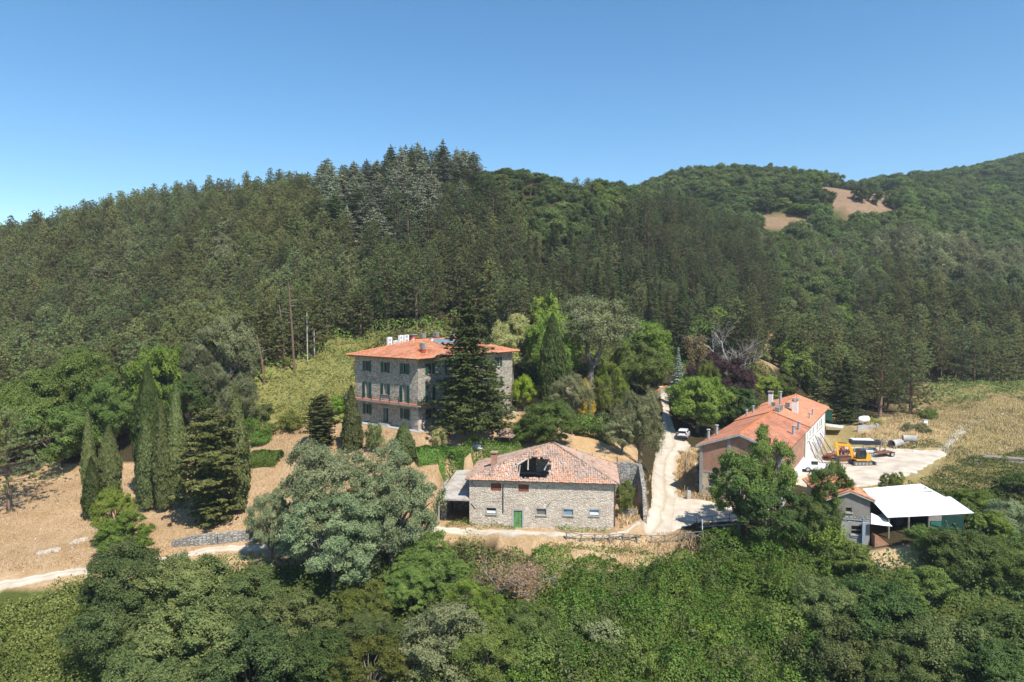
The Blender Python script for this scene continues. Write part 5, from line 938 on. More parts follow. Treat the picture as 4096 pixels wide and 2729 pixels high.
# ============================================================ TREES AND PLANTS (leaf-sized faces on real limbs)
def unit(a): return a / np.maximum(np.linalg.norm(a, axis=-1, keepdims=True), 1e-9)
def cards(c, n, size, asp, rng, along=None, bend=0.):
    """Leaf faces: centres c, normals n, length size, width size*asp; along: preferred long axis."""
    n = unit(n); N = len(c)
    a = unit(np.cross(n, rng.normal(size=(N, 3)))) if along is None else unit(along - (along * n).sum(1, keepdims=True) * n)
    b = np.cross(n, a); s = np.broadcast_to(np.asarray(size, float), (N,))[:, None]
    w_ = s * asp
    return np.stack([c - a * s * .5, c + b * w_ * .5 - a * s * .05 - n * s * bend, c + a * s * .5, c - b * w_ * .5 - a * s * .05 - n * s * bend], 1)
def sph(rng, N):
    return unit(rng.normal(size=(N, 3)))
class Plant:
    """Leaf faces and wood of one plant."""
    def __init__(s): s.L = []; s.T = []; s.W = MB()
    def leaf(s, q, t): s.L.append(q); s.T.append(np.broadcast_to(t, (len(q),)))
    def crown_mesh(s, name, m):
        q = np.concatenate(s.L); V = q.reshape(-1, 3); return mesh_np(name, V, np.arange(len(V)).reshape(-1, 4), m, tint=np.clip(np.concatenate(s.T), 0, 1))
    def wood_mesh(s, name, m):
        me = bpy.data.meshes.new(name); me.from_pydata(s.W.v, [], s.W.f); me.materials.append(m); me.polygons.foreach_set('use_smooth', [True] * len(me.polygons)); me.update(); return me
    def all_mesh(s, name, ml, mw):
        q = np.concatenate(s.L) if s.L else np.zeros((0, 4, 3)); V = q.reshape(-1, 3); nv = len(V); wf = np.array([f for f in s.W.f if len(f) == 4], int).reshape(-1, 4)
        F = np.concatenate([np.arange(nv).reshape(-1, 4), wf + nv]); V = np.concatenate([V, np.array(s.W.v).reshape(-1, 3)])
        return mesh_np(name, V, F, [ml, mw], tint=np.concatenate([np.clip(np.concatenate(s.T), 0, 1) if s.T else [], np.zeros(len(wf))]), midx=np.concatenate([np.zeros(nv // 4), np.ones(len(wf))]))
def curve(a, b, sag, n, rg):
    a = Vector(a); b = Vector(b); L = (b - a).length
    return [a.lerp(b, i / n) + Vector((rg.gauss(0, .03) * L, rg.gauss(0, .03) * L, sag * L * 4 * (i / n) * (1 - i / n))) * (0 if i in (0, n) else 1) for i in range(n + 1)]
def broadleaf(seed, Hh=10., Rr=4.5, ncl=70, nl=14000, ls=.3, cb=.22, flat=.8, asp=.62, shell=.62, clump=.25, top=1., droop=0., lean=0., lobes=0):
    """Spreading crown: clumps of leaves carried on limbs; unit metres."""
    rng = np.random.default_rng(seed); rg = random.Random(seed); p = Plant(); zc = Hh * (cb + (1 - cb) * .5); rz = Hh * (1 - cb) * .5
    cs = []; tries = 0
    if lobes:                                            # boughs, each with its own head of clumps
        ga = rng.random() * 6.3
        for k in range(lobes):
            f = (k + .5) / lobes; zz = 1 - 1.75 * f; ga += 2.4 + rng.normal(0, .25); rr = math.sqrt(max(0, 1 - zz * zz)); d = np.array([rr * math.cos(ga), rr * math.sin(ga), zz]); kk = rng.uniform(.48, .74); lr = rng.uniform(.26, .42)
            for _ in range(max(5, int(ncl / lobes * (lr / .34) ** 2))):
                v = sph(rng, 1)[0]; v = unit((v + d * .55 + np.array([0, 0, .35]))[None])[0]; q = (d * kk + v * lr * rng.uniform(.75, 1.05)); cs.append(np.array([q[0] * Rr, q[1] * Rr, q[2] * rz]))
        ncl = 0
    while len(cs) < ncl and tries < 9000:
        tries += 1; d = sph(rng, 1)[0]; k = shell + (1 - shell) * rng.random() ** .7; q = d * k
        if q[2] < -.75: continue
        lump = 1 + .22 * math.sin(3 * math.atan2(d[1], d[0]) + seed) * (1 - abs(d[2])) + .12 * math.sin(5 * d[2] + seed * 2)
        q = np.array([q[0] * Rr * lump, q[1] * Rr * lump, q[2] * rz * (top if q[2] > 0 else 1)])
        if any(np.linalg.norm((q - c) / (1, 1, .8)) < Rr * clump * .62 for c in cs): continue
        cs.append(q)
    cs = np.array(cs); K = len(cs); per = nl // K
    for c in cs:
        rc = Rr * clump * rng.uniform(.55, 1.45); N = int(per * rng.uniform(.7, 1.3)); d = sph(rng, N); d[:, 2] = np.abs(d[:, 2]) * np.where(rng.random(N) < .78, 1, -1)
        out = unit(c / (Rr, Rr, rz))[None]; rad = rc * np.where(rng.random(N) < .06, rng.uniform(1.05, 1.5, N), rng.uniform(.45, 1.08, N)) * (1 + .25 * (fbm(d[:, 0] * 3 + c[0], d[:, 1] * 3 + c[1] + d[:, 2] * 2, seed, 2) - .5))
        pos = c + d * rad[:, None] * (1, 1, flat); pos[:, 2] += zc - droop * (np.abs(d[:, 0]) + np.abs(d[:, 1])) * rc
        wp = rc * .8; pos += wp * np.stack([fbm(pos[:, 0] * 1.1 + k_ * 9.1, pos[:, 1] * 1.1 + pos[:, 2] * .9, seed + k_, 3) - .5 for k_ in (1, 2, 3)], 1) * (2.2, 2.2, 1.8)
        nrm = d * .75 + out * .3 + np.array([0, 0, .35]) + rng.normal(0, .62, (N, 3))
        p.leaf(cards(pos, nrm, ls * rng.uniform(.65, 1.35, N), asp, rng, bend=.12), rng.uniform(.15, .85) + rng.normal(0, .2, N))
    tr = max(.12, Rr * .055); fork = zc - rz * .75
    p.W.tube([(0, 0, -.8), (lean * .3, 0, fork * .5), (lean, 0, fork)], [tr * 1.35, tr, tr * .85], 8)
    lim = cs[rng.permutation(K)[:min(K, 16)]]
    for c in lim:
        e = Vector((c[0] * .9, c[1] * .9, zc + c[2] * .85)); pts = curve((lean, 0, fork - rg.uniform(0, .25) * fork), e, .10, 5, rg); p.W.tube(pts, [tr * .6 * (1 - i / 6.2) for i in range(6)], 5, False)
    return p
def pine(seed, Hh=15., Rr=3.3, cb=.3, nb=5, gap=.62, tuft=7, ls=.55, wid=.26, point=.75, up=.25, dens=1., wild=0.):
    """Pine: whorls of branches with needle tufts, rounded cone."""
    rng = np.random.default_rng(seed); p = Plant(); z = Hh * cb; ph = 0.; dirz = np.array([0, 0, 1.])
    az = rng.random() * 6.28
    while z < Hh - .25:
        t = (z - Hh * cb) / (Hh * (1 - cb)); r = Rr * (1 + wild * .5 * (rng.random() - .5)) * min(1, (1 - t) ** point * 1.08) * (.55 + .45 * min(1, t / .18)) * rng.uniform(.72, 1.15); ph += 2.4
        for k in range(nb if t < .9 else 3):
            a = ph + 2 * math.pi * k / nb + rng.normal(0, .3); L = max(.3, r * rng.uniform(.6, 1.15) * (1 + wild * (.22 * math.cos(a - az) + .18 * math.sin(3 * a + z * 1.3)))); el = up * (.3 + t) + rng.normal(0, .12)
            d = np.array([math.cos(a) * math.cos(el), math.sin(a) * math.cos(el), math.sin(el)]); m = max(2, int(L / .5 * dens)); s = rng.uniform(.28, 1.04, m) * L; s[0] = L
            side = np.array([-d[1], d[0], 0]); C0 = np.array([0, 0, z]) + d * s[:, None] + side * (rng.normal(0, .22, m) * s * .55)[:, None] + dirz * (rng.normal(0, .14, m) + .05 * s)[:, None]
            if L > 1.2: p.W.tube([(0, 0, z - .1), tuple(np.array([0, 0, z]) + d * L * .8)], [.05, .02], 4, False)
            N = m * tuft; cc = np.repeat(C0, tuft, 0); dv = unit(sph(rng, N) * .75 + d * .55 + dirz * .62); cc = cc + dv * ls * .38
            nn = unit(np.cross(dv, sph(rng, N))) + dirz * .6 + d * .3
            p.leaf(cards(cc, nn, ls * rng.uniform(.7, 1.25, N), wid, rng, along=dv), np.repeat(rng.uniform(.1, .9, m), tuft) + rng.normal(0, .15, N))
        z += gap * rng.uniform(.75, 1.25) * (1 - .35 * t)
    cc = np.array([0, 0, Hh]) + rng.normal(0, .12, (40, 3)) * (1, 1, 2.2); dv = unit(sph(rng, 40) * .5 + dirz); p.leaf(cards(cc, sph(rng, 40), ls, wid, rng, along=dv), .5)
    k = Hh / 15; p.W.tube([(0, 0, -1), (.05, .02, Hh * .4), (0, 0, Hh * .97)], [.24 * k, .18 * k, .03], 7)
    return p
def fir(seed, Hh=18., Rr=5., cb=.08, gap=.55, nb=7, droop=.18, ls=.5, wid=.42, point=.9, tips=1., up=.05, spray=9, round_=0., hang=.12, leader=True, jz=.08):
    """Fir, cedar or cypress-like conifer: tiers of flat drooping sprays."""
    rng = np.random.default_rng(seed); p = Plant(); z = Hh * cb; ph = rng.random() * 6
    while z < Hh - .2:
        t = (z / Hh - cb) / (1 - cb); prof = (1 - t) ** point * (1 - round_) + round_ * math.sqrt(max(0, 1 - (2 * max(t, .12) - 1) ** 2)) ; r = max(.25, Rr * prof * rng.uniform(.68, 1.12)); ph += 1.9
        n_b = max(3, int(nb * min(1, .45 + r / Rr)))
        for k in range(n_b):
            a = ph + 2 * math.pi * k / n_b + rng.normal(0, .28); L = r * rng.uniform(.62, 1.15); d = np.array([math.cos(a), math.sin(a), 0]); side = np.array([-d[1], d[0], 0])
            m = max(3, int(L / .42)); s = (np.arange(m) + rng.random(m)) / m * L; s = s[s > L * .16]; m = len(s)
            if m == 0: continue
            zz = z + up * s * 2 - droop * s ** 2 / max(Rr, 1) + rng.normal(0, jz)
            wd = (.30 * L + .25) * np.clip(1.25 - s / L, .12, 1) * tips; N = m * spray; ss = np.repeat(s, spray); off = rng.uniform(-1, 1, N) * np.repeat(wd, spray)
            pos = np.array([0, 0, 0]) + d * (ss - np.abs(off) * .35)[:, None] + side * off[:, None]; pos[:, 2] += np.repeat(zz, spray) - hang * np.abs(off) * 1.5 - rng.random(N) * hang * .8
            al = d * .8 + side * (np.sign(off) * .75)[:, None] + np.array([0, 0, -hang]); nn = np.array([0, 0, 1.]) + rng.normal(0, .42, (N, 3)) + d * .25
            p.leaf(cards(pos, nn, ls * rng.uniform(.65, 1.3, N), wid, rng, along=al), rng.uniform(.1, .9) + rng.normal(0, .16, N))
            if L > 1.: p.W.tube([(0, 0, z - .05), tuple(d * L * .5 + np.array([0, 0, z + up * L - droop * (L * .5) ** 2 / max(Rr, 1) - .04])), tuple(d * L * .85 + np.array([0, 0, z + up * L * 1.7 - droop * (L * .85) ** 2 / max(Rr, 1) - .05]))], [.06, .035, .012], 4, False)
        z += gap * rng.uniform(.7, 1.3) * (1 - .3 * t)
    k = Hh / 18
    if leader: cc = np.array([0, 0, Hh]) + rng.normal(0, .1, (30, 3)) * (1, 1, 3); p.leaf(cards(cc, sph(rng, 30), ls * .8, wid, rng), .5)
    p.W.tube([(0, 0, -.9), (0, 0, Hh * .5), (0, 0, Hh * .98)], [.30 * k, .2 * k, .03], 8)
    return p
def cypress(seed, Hh=13., Rr=1.25, nl=15000, ls=.42, wid=.34, cb=.05, fat=.42, tips=1):
    """Columnar cypress: dense upright sprays on a lumpy spindle."""
    rng = np.random.default_rng(seed); p = Plant(); N = nl; t = rng.random(N) ** .92; a = rng.random(N) * 2 * math.pi
    def prof(t): return np.where(t < fat, .62 + .38 * np.sin(np.clip(t / fat, 0, 1) * math.pi / 2), np.clip((1 - t) / (1 - fat), 0, 1) ** .72)
    lump = 1 + .55 * (fbm(a * 2.2 + seed, t * 9, seed, 3) - .5) + .32 * (fbm(a * 5, t * 30, seed + 5, 2) - .5)
    if tips > 1:
        sp = np.zeros(N)
        for k in range(tips): ak = 6.28 * k / tips + seed; sp = np.maximum(sp, np.exp(-((np.angle(np.exp(1j * (a - ak)))) / .8) ** 2))
        lump *= .62 + .45 * sp
    r = Rr * prof(t) * lump * rng.uniform(.72, 1.04, N); ph = a
    z = Hh * (cb + (1 - cb) * t) ; pos = np.stack([np.cos(ph) * r, np.sin(ph) * r, z], 1); out = np.stack([np.cos(ph), np.sin(ph), np.zeros(N)], 1)
    al = out * .28 + np.array([0, 0, 1.]) + rng.normal(0, .22, (N, 3)); nn = out + rng.normal(0, .5, (N, 3)) + np.array([0, 0, .15])
    p.leaf(cards(pos, nn, ls * rng.uniform(.6, 1.3, N), wid, rng, along=al, bend=.1), np.clip(.5 + (fbm(a * 3, t * 22, seed + 2, 3) - .5) * 1.5 + rng.normal(0, .12, N), 0, 1))
    p.W.tube([(0, 0, -.9), (0, 0, Hh * .5), (0, 0, Hh * .93)], [.2, .14, .03], 7); return p
def bare(seed, Hh=8., spread=.55, lev=4, r0=.16, nbr=(6, 5, 4, 3), leaf=0, ls=.3, stems=1, start=.25, asp=.6):
    """Leafless tree or shrub: forked twigs, with a few withered leaves when leaf > 0."""
    rng = np.random.default_rng(seed); rg = random.Random(seed); p = Plant(); ends = []
    def grow(a, d, L, r, k):
        b = a + d * L; pts = curve(a, b, rg.uniform(-.03, .06), 3, rg); p.W.tube(pts, [r, r * .82, r * .66, r * .45], 5 if k < 2 else 3, False)
        if k >= lev: ends.append(b); return
        for i in range(nbr[min(k, len(nbr) - 1)]):
            t = rg.uniform(start if k == 0 else .25, 1); v = Vector((rg.gauss(0, 1), rg.gauss(0, 1), rg.gauss(.1, .6))).normalized(); nd = (d * (1 - spread) + v * spread + Vector((0, 0, .12))).normalized(); grow(a.lerp(b, t), nd, L * rg.uniform(.42, .66), r * .5, k + 1)
    for i in range(stems):
        d = Vector((rg.gauss(0, .25 if stems > 1 else .05), rg.gauss(0, .25 if stems > 1 else .05), 1)).normalized(); grow(Vector((rg.gauss(0, .25) if stems > 1 else 0, rg.gauss(0, .25) if stems > 1 else 0, -.4)), d, Hh * .55, r0, 0)
    if leaf:
        e = np.array([tuple(q) for q in ends]); e = e[rng.integers(0, len(e), leaf)] + rng.normal(0, .22, (leaf, 3)); p.leaf(cards(e, sph(rng, leaf) + (0, 0, .4), ls * rng.uniform(.6, 1.3, leaf), asp, rng), rng.random(leaf))
    return p
# ---- leaf colours (albedo)
FOL = {'yew': ((.085, .105, .036), (.165, .185, .07)), 'pine': ((.115, .15, .07), (.225, .26, .13)), 'pine_dark': ((.075, .10, .045), (.14, .17, .08)), 'pine_olive': ((.125, .155, .06), (.235, .26, .115)), 'cedar': ((.16, .19, .16), (.29, .32, .26)), 'fir': ((.055, .08, .03), (.115, .14, .052)),
       'cypress': ((.085, .11, .045), (.155, .18, .08)), 'cyp_dark': ((.055, .085, .028), (.10, .135, .048)), 'oak': ((0.085, 0.132, 0.034), (0.178, 0.232, 0.070)), 'oak_dark': ((0.054, 0.093, 0.031), (0.116, 0.163, 0.053)), 'holm': ((.072, .112, .042), (.165, .205, .085)), 'bright': ((0.124, 0.202, 0.034), (0.264, 0.333, 0.078)), 'lime': ((0.155, 0.264, 0.028), (0.295, 0.403, 0.054)),
       'pale': ((0.248, 0.264, 0.116), (0.449, 0.434, 0.232)), 'ash': ((.135, .185, .11), (.285, .345, .215)), 'willow': ((0.155, 0.178, 0.101), (0.264, 0.279, 0.163)), 'grey': ((.105, .125, .07), (.20, .215, .13)), 'far': ((.075, .115, .042), (.155, .20, .075)), 'yellow': ((.095, .13, .03), (.185, .215, .06)),
       'purple': ((0.054, 0.034, 0.040), (0.116, 0.071, 0.078)), 'blue': ((0.186, 0.256, 0.256), (0.341, 0.426, 0.426)), 'gold': ((0.310, 0.256, 0.031), (0.449, 0.372, 0.062)), 'rust': ((.25, .135, .095), (.34, .21, .155)), 'brown': ((.13, .11, .06), (.21, .165, .095)), 'bramble': ((.075, .135, .022), (.175, .245, .055)), 'hedge': ((0.078, 0.147, 0.028), (0.171, 0.256, 0.062))}
FOL = {k: tuple((r * 1.25, g_ * 1.18, b_ * .95) for r, g_, b_ in v) for k, v in FOL.items()}
MF = {k: foliage('leaves ' + k, a, b) for k, (a, b) in FOL.items()}
# ---- prototypes: (plant, height, radius)
PRO = {}
def pro(key, fn, Hh, Rr, n, **kw):
    for i in range(n): PRO[f'{key}{i}'] = (fn(hash_(key) + i * 7, Hh=Hh, Rr=Rr, **kw) if fn is not bare else fn(hash_(key) + i * 7, Hh=Hh, **kw), Hh, Rr)
def hash_(s): return sum((i + 3) * ord(c) for i, c in enumerate(s)) % 9973
pro('pine', pine, 15., 3.3, 5, cb=.14, nb=6, gap=.6, tuft=18, ls=.46, wid=.2, point=.46, wild=1.); pro('bpine', pine, 17., 3.2, 3, cb=.22, point=.5, gap=.74, nb=6, up=.3, tuft=16, ls=.5, wid=.2, wild=.8); pro('spine', pine, 13., 3.8, 2, cb=.25, point=.5, gap=.75, nb=6, tuft=18, ls=.46, wid=.2, wild=1.3)
pro('cedar', fir, 16., 5.6, 3, cb=.1, gap=1.15, nb=8, droop=.10, ls=.6, wid=.36, point=.48, up=.09, hang=.2, spray=13); pro('fir', fir, 18., 5.6, 2, spray=20, ls=.42, wid=.38, gap=.5, nb=9, point=.6, droop=.2, up=.05, hang=.2, jz=.2); pro('nfir', fir, 17., 3.6, 3, spray=8, gap=.6, ls=.5, wid=.4)
pro('bush_fir', fir, 12., 4.3, 2, cb=.03, spray=24, gap=.42, nb=13, ls=.4, wid=.45, round_=.92, point=.7, up=.12, droop=.16, leader=False, jz=.3)
pro('cypress', cypress, 13., 1.25, 3); pro('fatcyp', cypress, 10., 1.9, 2, tips=4, nl=18000, fat=.5); 
pro('oak', broadleaf, 10., 4.6, 5, ncl=100, nl=13000, ls=.36, clump=.19, cb=.06, lobes=11); pro('near', broadleaf, 11., 5.2, 4, ncl=150, nl=85000, ls=.2, clump=.15, cb=.08, lobes=15, flat=.85); pro('walnut', broadleaf, 11., 5.2, 3, ncl=85, nl=42000, ls=.24, clump=.15, cb=.1, lobes=10, flat=.75); pro('round', broadleaf, 9., 5., 3, ncl=90, nl=11000, ls=.42, cb=.0, flat=.9, clump=.19, lobes=12)
pro('ashy', broadleaf, 13., 6., 3, ncl=190, nl=80000, ls=.26, asp=.32, clump=.13, droop=.25, flat=.7, cb=.1, lobes=20); pro('wisp', broadleaf, 10., 4.6, 3, ncl=130, nl=52000, ls=.22, asp=.3, clump=.15, flat=.9, cb=.08, lobes=14)
pro('shrub', broadleaf, 3.2, 2., 4, ncl=34, nl=7000, ls=.2, cb=.0, clump=.36, flat=.9, shell=.5); pro('birch', broadleaf, 15., 4.2, 2, ncl=80, nl=12000, ls=.36, asp=.4, clump=.22, shell=.4)
pro('dead', bare, 11., 3., 2, lev=4, spread=.5, r0=.18); pro('deadbush', bare, 7., 3.4, 1, lev=4, stems=5, spread=.62, r0=.09, start=.1, leaf=5000, ls=.2, asp=.5); pro('sparse', bare, 9., 2.4, 1, lev=4, spread=.42, leaf=4500, ls=.26)
_me = {}
def parts_of(key, col, bark):
    k = (key, col, bark)
    if k not in _me:
        p = PRO[key][0]; _me[k] = (p.crown_mesh('crown', MF[col]) if p.L else None, p.wood_mesh('trunk', {'g': M_BARK, 'r': M_BARKR, 'd': M_DEAD}[bark]))
    return _me[k]
def whole(key, col, bark):
    k = (key, col, bark, 1)
    if k not in _me: _me[k] = PRO[key][0].all_mesh('tree', MF[col], {'g': M_BARK, 'r': M_BARKR, 'd': M_DEAD}[bark])
    return _me[k]
RT = random.Random(42)
def plant(name, label, cat, key, col, loc, h, wdt, group=None, bark='g', rz=None, one=False, tilt=0.):
    """A tree (or shrub) of height h and crown width wdt standing at loc."""
    P, h0, r0 = PRO[key]; s = wdt / (2 * r0); rz = RT.uniform(0, 6.28) if rz is None else rz
    if one: o = link(name, whole(key, col, bark)); o.location = loc
    else:
        o = thing(name, label, cat, loc); c, t = parts_of(key, col, bark)
        if c: link('crown', c, o)
        link('trunk', t, o)
    o.rotation_euler = (tilt, 0, rz); o.scale = (s, s, h / h0); return tag(o, label, cat, group)
def stand(name, label, cat, key, col, cx, topy, wpx, D=None, base=None, group=None, bark='g', rz=None, tilt=0., sink=0., wide=True):
    """Stand a plant where the photo shows it: crown centre cx, top topy, crown width wpx (photo pixels), D metres ahead or foot at base."""
    if base: D = G(*base).y
    q = S(cx, topy, D); z = float(H(q.x, D)) - sink; sc = D / FPX; _, h0, r0 = PRO[key]; z = min(z, q.z - .82 * h0 * wpx * sc / (2 * r0)) if wide else z
    return plant(name, label, cat, key, col, (q.x, D, z), q.z - z, wpx * sc, group, bark, rz, tilt=tilt)
# ------------------------------------------------------------ cypresses on the dry slope
gC = 'cypresses on the dry slope'
for lb, key, col, cx, ty, wp, base in (
    ('tall thin cypress at the outer end of the row, tapering to a needle point', 'cypress0', 'cypress', 350, 1643, 58, (366, 2052)),
    ('short dark cypress standing directly before the outermost thin cypress', 'cypress1', 'cyp_dark', 364, 1830, 72, (368, 2072)),
    ('blunt topped blue green cypress, second from the outer end of the row', 'fatcyp0', 'cypress', 434, 1708, 92, (440, 2030)),
    ('broad dark cypress with a split top, rising behind the other cypresses', 'fatcyp1', 'cyp_dark', 590, 1459, 112, (600, 1985)),
    ('cypress with two merged tips just before the broad dark split cypress', 'cypress2', 'cypress', 580, 1660, 78, (594, 2045)),
    ('slightly yellowish cypress in the middle of the clump of slim cypresses', 'cypress0', 'cypress', 645, 1605, 76, (655, 2050)),
    ('greyish cypress with twin tips, tallest of the slim clump', 'cypress1', 'cypress', 700, 1525, 76, (710, 2035)),
    ('sharp pointed cypress half hidden behind the huge rounded conifer', 'cypress2', 'cypress', 942, 1552, 100, (955, 2058))):
    stand('cypress_tree', lb, 'cypress', key, col, cx, ty, wp, None, base, gC)
stand('rounded_conifer', 'huge dense rounded conifer beside the stone wall and the slim cypresses', 'conifer', 'bush_fir0', 'yew', 836, 1635, 285, None, (838, 2098))
stand('rounded_conifer', 'dark broad conifer on the terrace before the villa corner', 'conifer', 'bush_fir1', 'yew', 1282, 1582, 165, 103.)
gV = 'cypresses on the villa terrace'
stand('cypress_tree', 'tall cypress leaning before the far corner of the villa facade', 'cypress', 'cypress1', 'cypress', 1405, 1546, 84, 101., None, gV)
stand('cypress_tree', 'stocky cypress with several tips before the villa steps', 'cypress', 'fatcyp0', 'cypress', 1615, 1693, 90, 95.5, None, gV)
stand('shrub', 'small scruffy shrub with bare twigs below the villa steps', 'shrub', 'shrub0', 'holm', 1498, 1700, 72, 99.)
stand('shrub', 'pale feathery shrub on the dry lawn before the villa', 'shrub', 'shrub1', 'pale', 1757, 1712, 56, 99.5)
# ------------------------------------------------------------ trees round the villa
stand('fir_tree', 'tall dark fir with drooping tiers, before the villa', 'fir', 'fir0', 'fir', 1866, 1176, 420, None, (1866, 1738))
stand('fir_tree', 'shorter dark fir covering the far end of the villa front', 'fir', 'fir1', 'fir', 1955, 1430, 370, None, (1942, 1702))
for nm, lb, cat, key, col, cx, ty, wp, D in (
    ('lime_tree', 'pale cream flowering tree rising behind the far villa roof corner', 'tree', 'near0', 'pale', 2050, 1262, 200, 137.),
    ('broadleaf_tree', 'bright green tree behind the dark cypress beside the villa', 'tree', 'near1', 'bright', 2215, 1250, 220, 134.),
    ('cypress_tree', 'tall dark ragged cypress beside the annexe', 'cypress', 'fatcyp1', 'cyp_dark', 2210, 1262, 125, 124.),
    ('small_tree', 'small lime green tree beside the far villa corner', 'tree', 'near2', 'lime', 2098, 1500, 100, 124.),
    ('olive_tree', 'grey green olive like tree before the annexe', 'tree', 'wisp0', 'willow', 2275, 1487, 185, 112.),
    ('golden_conifer', 'narrow golden yellow conifer behind the grey green olive like tree', 'conifer', 'fatcyp0', 'gold', 2340, 1515, 75, 116.),
    ('broadleaf_tree', 'dark leafy tree beside the forked old trunk above the lane', 'tree', 'near3', 'oak', 2545, 1370, 250, 140.),
    ('broadleaf_tree', 'yellow green tree high above the lane, behind the dark leafy one', 'tree', 'near1', 'bright', 2590, 1285, 220, 150.),
    ('small_tree', 'airy light green tree standing below the forked old trunk', 'tree', 'wisp1', 'bright', 2445, 1460, 160, 122.),
    ('broadleaf_tree', 'thick bushy green tree behind the ruined barn roof', 'tree', 'near2', 'oak', 2195, 1605, 235, 103.),
    ('broadleaf_tree', 'light olive bush merging with the thick tree behind the barn', 'shrub', 'near0', 'oak', 2130, 1660, 150, 104.),
    ('hedge_shrub', 'rounded olive shrub at the upper edge of the dry lawn', 'shrub', 'shrub2', 'oak', 2335, 1655, 130, 108.),
    ('hedge_shrub', 'wide yellowish shrub at the lane end of the dry lawn', 'shrub', 'shrub3', 'holm', 2440, 1660, 150, 107.),
    ('willow_tree', 'wispy grey green tree overhanging the lane above the retaining wall', 'tree', 'wisp2', 'willow', 2560, 1552, 215, 100.),
    ('willow_tree', 'lower wispy tree on the lawn side of the overhanging lane tree', 'tree', 'wisp0', 'willow', 2490, 1660, 160, 99.),
    ('blue_spruce', 'silvery blue spruce beside the top of the lane', 'spruce', 'nfir0', 'blue', 2714, 1398, 110, 140.),
    ('purple_tree', 'dark purple leaved tree behind the chestnut above the parked car', 'tree', 'near3', 'purple', 2880, 1415, 250, 139.),
    ('purple_tree', 'lower purple leaved crown reaching towards the workshop roof', 'tree', 'near0', 'purple', 2955, 1500, 160, 137.),
    ('broadleaf_tree', 'round green tree between the blue spruce and the purple tree', 'tree', 'near2', 'oak', 2830, 1445, 110, 134.),
    ('chestnut_tree', 'bright green chestnut shading the white parked car', 'tree', 'near1', 'bright', 2792, 1505, 250, 126.),
    ('broadleaf_tree', 'deep green tree beside the workshop roof edge', 'tree', 'near3', 'oak_dark', 2950, 1545, 190, 132.),
    ('broadleaf_tree', 'yellow green bush behind the workshop chimneys', 'tree', 'near2', 'bright', 3060, 1500, 140, 150.),
    ('broadleaf_tree', 'leafy bush past the far gable of the workshop', 'tree', 'near0', 'oak', 3130, 1500, 130, 152.),
    ('fir_tree', 'black green fir close behind the far gable of the workshop', 'fir', 'fir0', 'fir', 3385, 1430, 200, 142.),
    ('pine_tree', 'spreading dark pine behind the white gas tank', 'pine', 'spine0', 'pine_dark', 3530, 1330, 230, 152.),
    ('pine_tree', 'layered pine at the meadow corner, beside the spreading dark pine', 'pine', 'bpine0', 'pine', 3650, 1330, 190, 158.),
    ('fir_tree', 'slim dark fir beside the black green fir behind the workshop', 'fir', 'nfir1', 'fir', 3270, 1400, 130, 150.)):
    stand(nm, lb, cat, key, col, cx, ty, wp, D, bark='r' if nm == 'pine_tree' else 'g')
# the forked old tree: thick split trunk under a high airy crown
D = 134.; q = S(2362, 1560, D); z = float(H(q.x, D)); P = broadleaf(77, Hh=20, Rr=8., ncl=110, nl=36000, ls=.32, cb=.42, clump=.19, shell=.5); P.W = MB()
rg = random.Random(3)
P.W.tube([(0, 0, -1), (-.1, 0, 2.5), (.1, 0, 5)], [1.0, .8, .75], 10); P.W.tube([(.1, 0, 4.2), (-.7, 0, 8), (-.5, 0, 14), (0, 0, 18)], [.6, .5, .35, .1], 8); P.W.tube([(.1, 0, 4.2), (2.2, .2, 8.2), (2.8, 0, 12), (2.2, 0, 17.5)], [.65, .5, .4, .1], 8)
for k in range(12): a = rg.uniform(0, 6.28); P.W.tube(curve((rg.choice((-.5, 2.5)), 0, rg.uniform(8, 13)), (math.cos(a) * 6, math.sin(a) * 6, rg.uniform(11, 18)), .1, 4, rg), [.25, .2, .14, .09, .04], 5, False)
o = thing('old_forked_tree', 'huge old tree with a thick forked trunk beside the lane garden', 'tree', (q.x, D, z)); o.scale = (.92, .92, (S(2400, 1195, D).z - z) / 20); link('crown', P.crown_mesh('crown', MF['willow']), o); link('trunk', P.wood_mesh('trunk', M_BARK), o)
stand('dead_tree', 'large leafless grey tree behind the purple tree', 'tree', 'dead0', 'oak', 2895, 1250, 260, 152., bark='d'); stand('dead_tree', 'thinner leafless grey tree beside the large one', 'tree', 'dead1', 'oak', 2965, 1300, 190, 154., bark='d')
stand('withered_tree', 'thin rust and yellow tree with sparse leaves above the blue spruce', 'tree', 'sparse0', 'brown', 2775, 1310, 110, 148.)
# ------------------------------------------------------------ trees by the workshop, the barn and the shed
stand('walnut_tree', 'tall spreading tree before the workshop gable', 'tree', 'walnut0', 'oak', 2960, 1800, 270, 83.)
stand('walnut_tree', 'upper crown of the clump before the workshop roof, highest of it', 'tree', 'walnut1', 'oak', 3090, 1712, 210, 84.5)
stand('walnut_tree', 'leafy tree in the middle of the clump before the workshop door', 'tree', 'walnut2', 'oak_dark', 3080, 1920, 330, 80.5)
stand('walnut_tree', 'tree leaning over the grey house roof', 'tree', 'walnut0', 'oak', 3325, 1838, 180, 82.)
stand('walnut_tree', 'low bushy tree against the grey house wall', 'tree', 'walnut1', 'oak_dark', 3265, 1985, 180, 79.5)
stand('ivy_shrub', 'ivy covered bush at the foot of the grey house', 'shrub', 'shrub2', 'bramble', 3290, 2060, 150, 79.0)
stand('small_tree', 'small dense tree in the walled pocket beside the barn', 'tree', 'near0', 'oak', 2503, 1925, 88, 89.5)
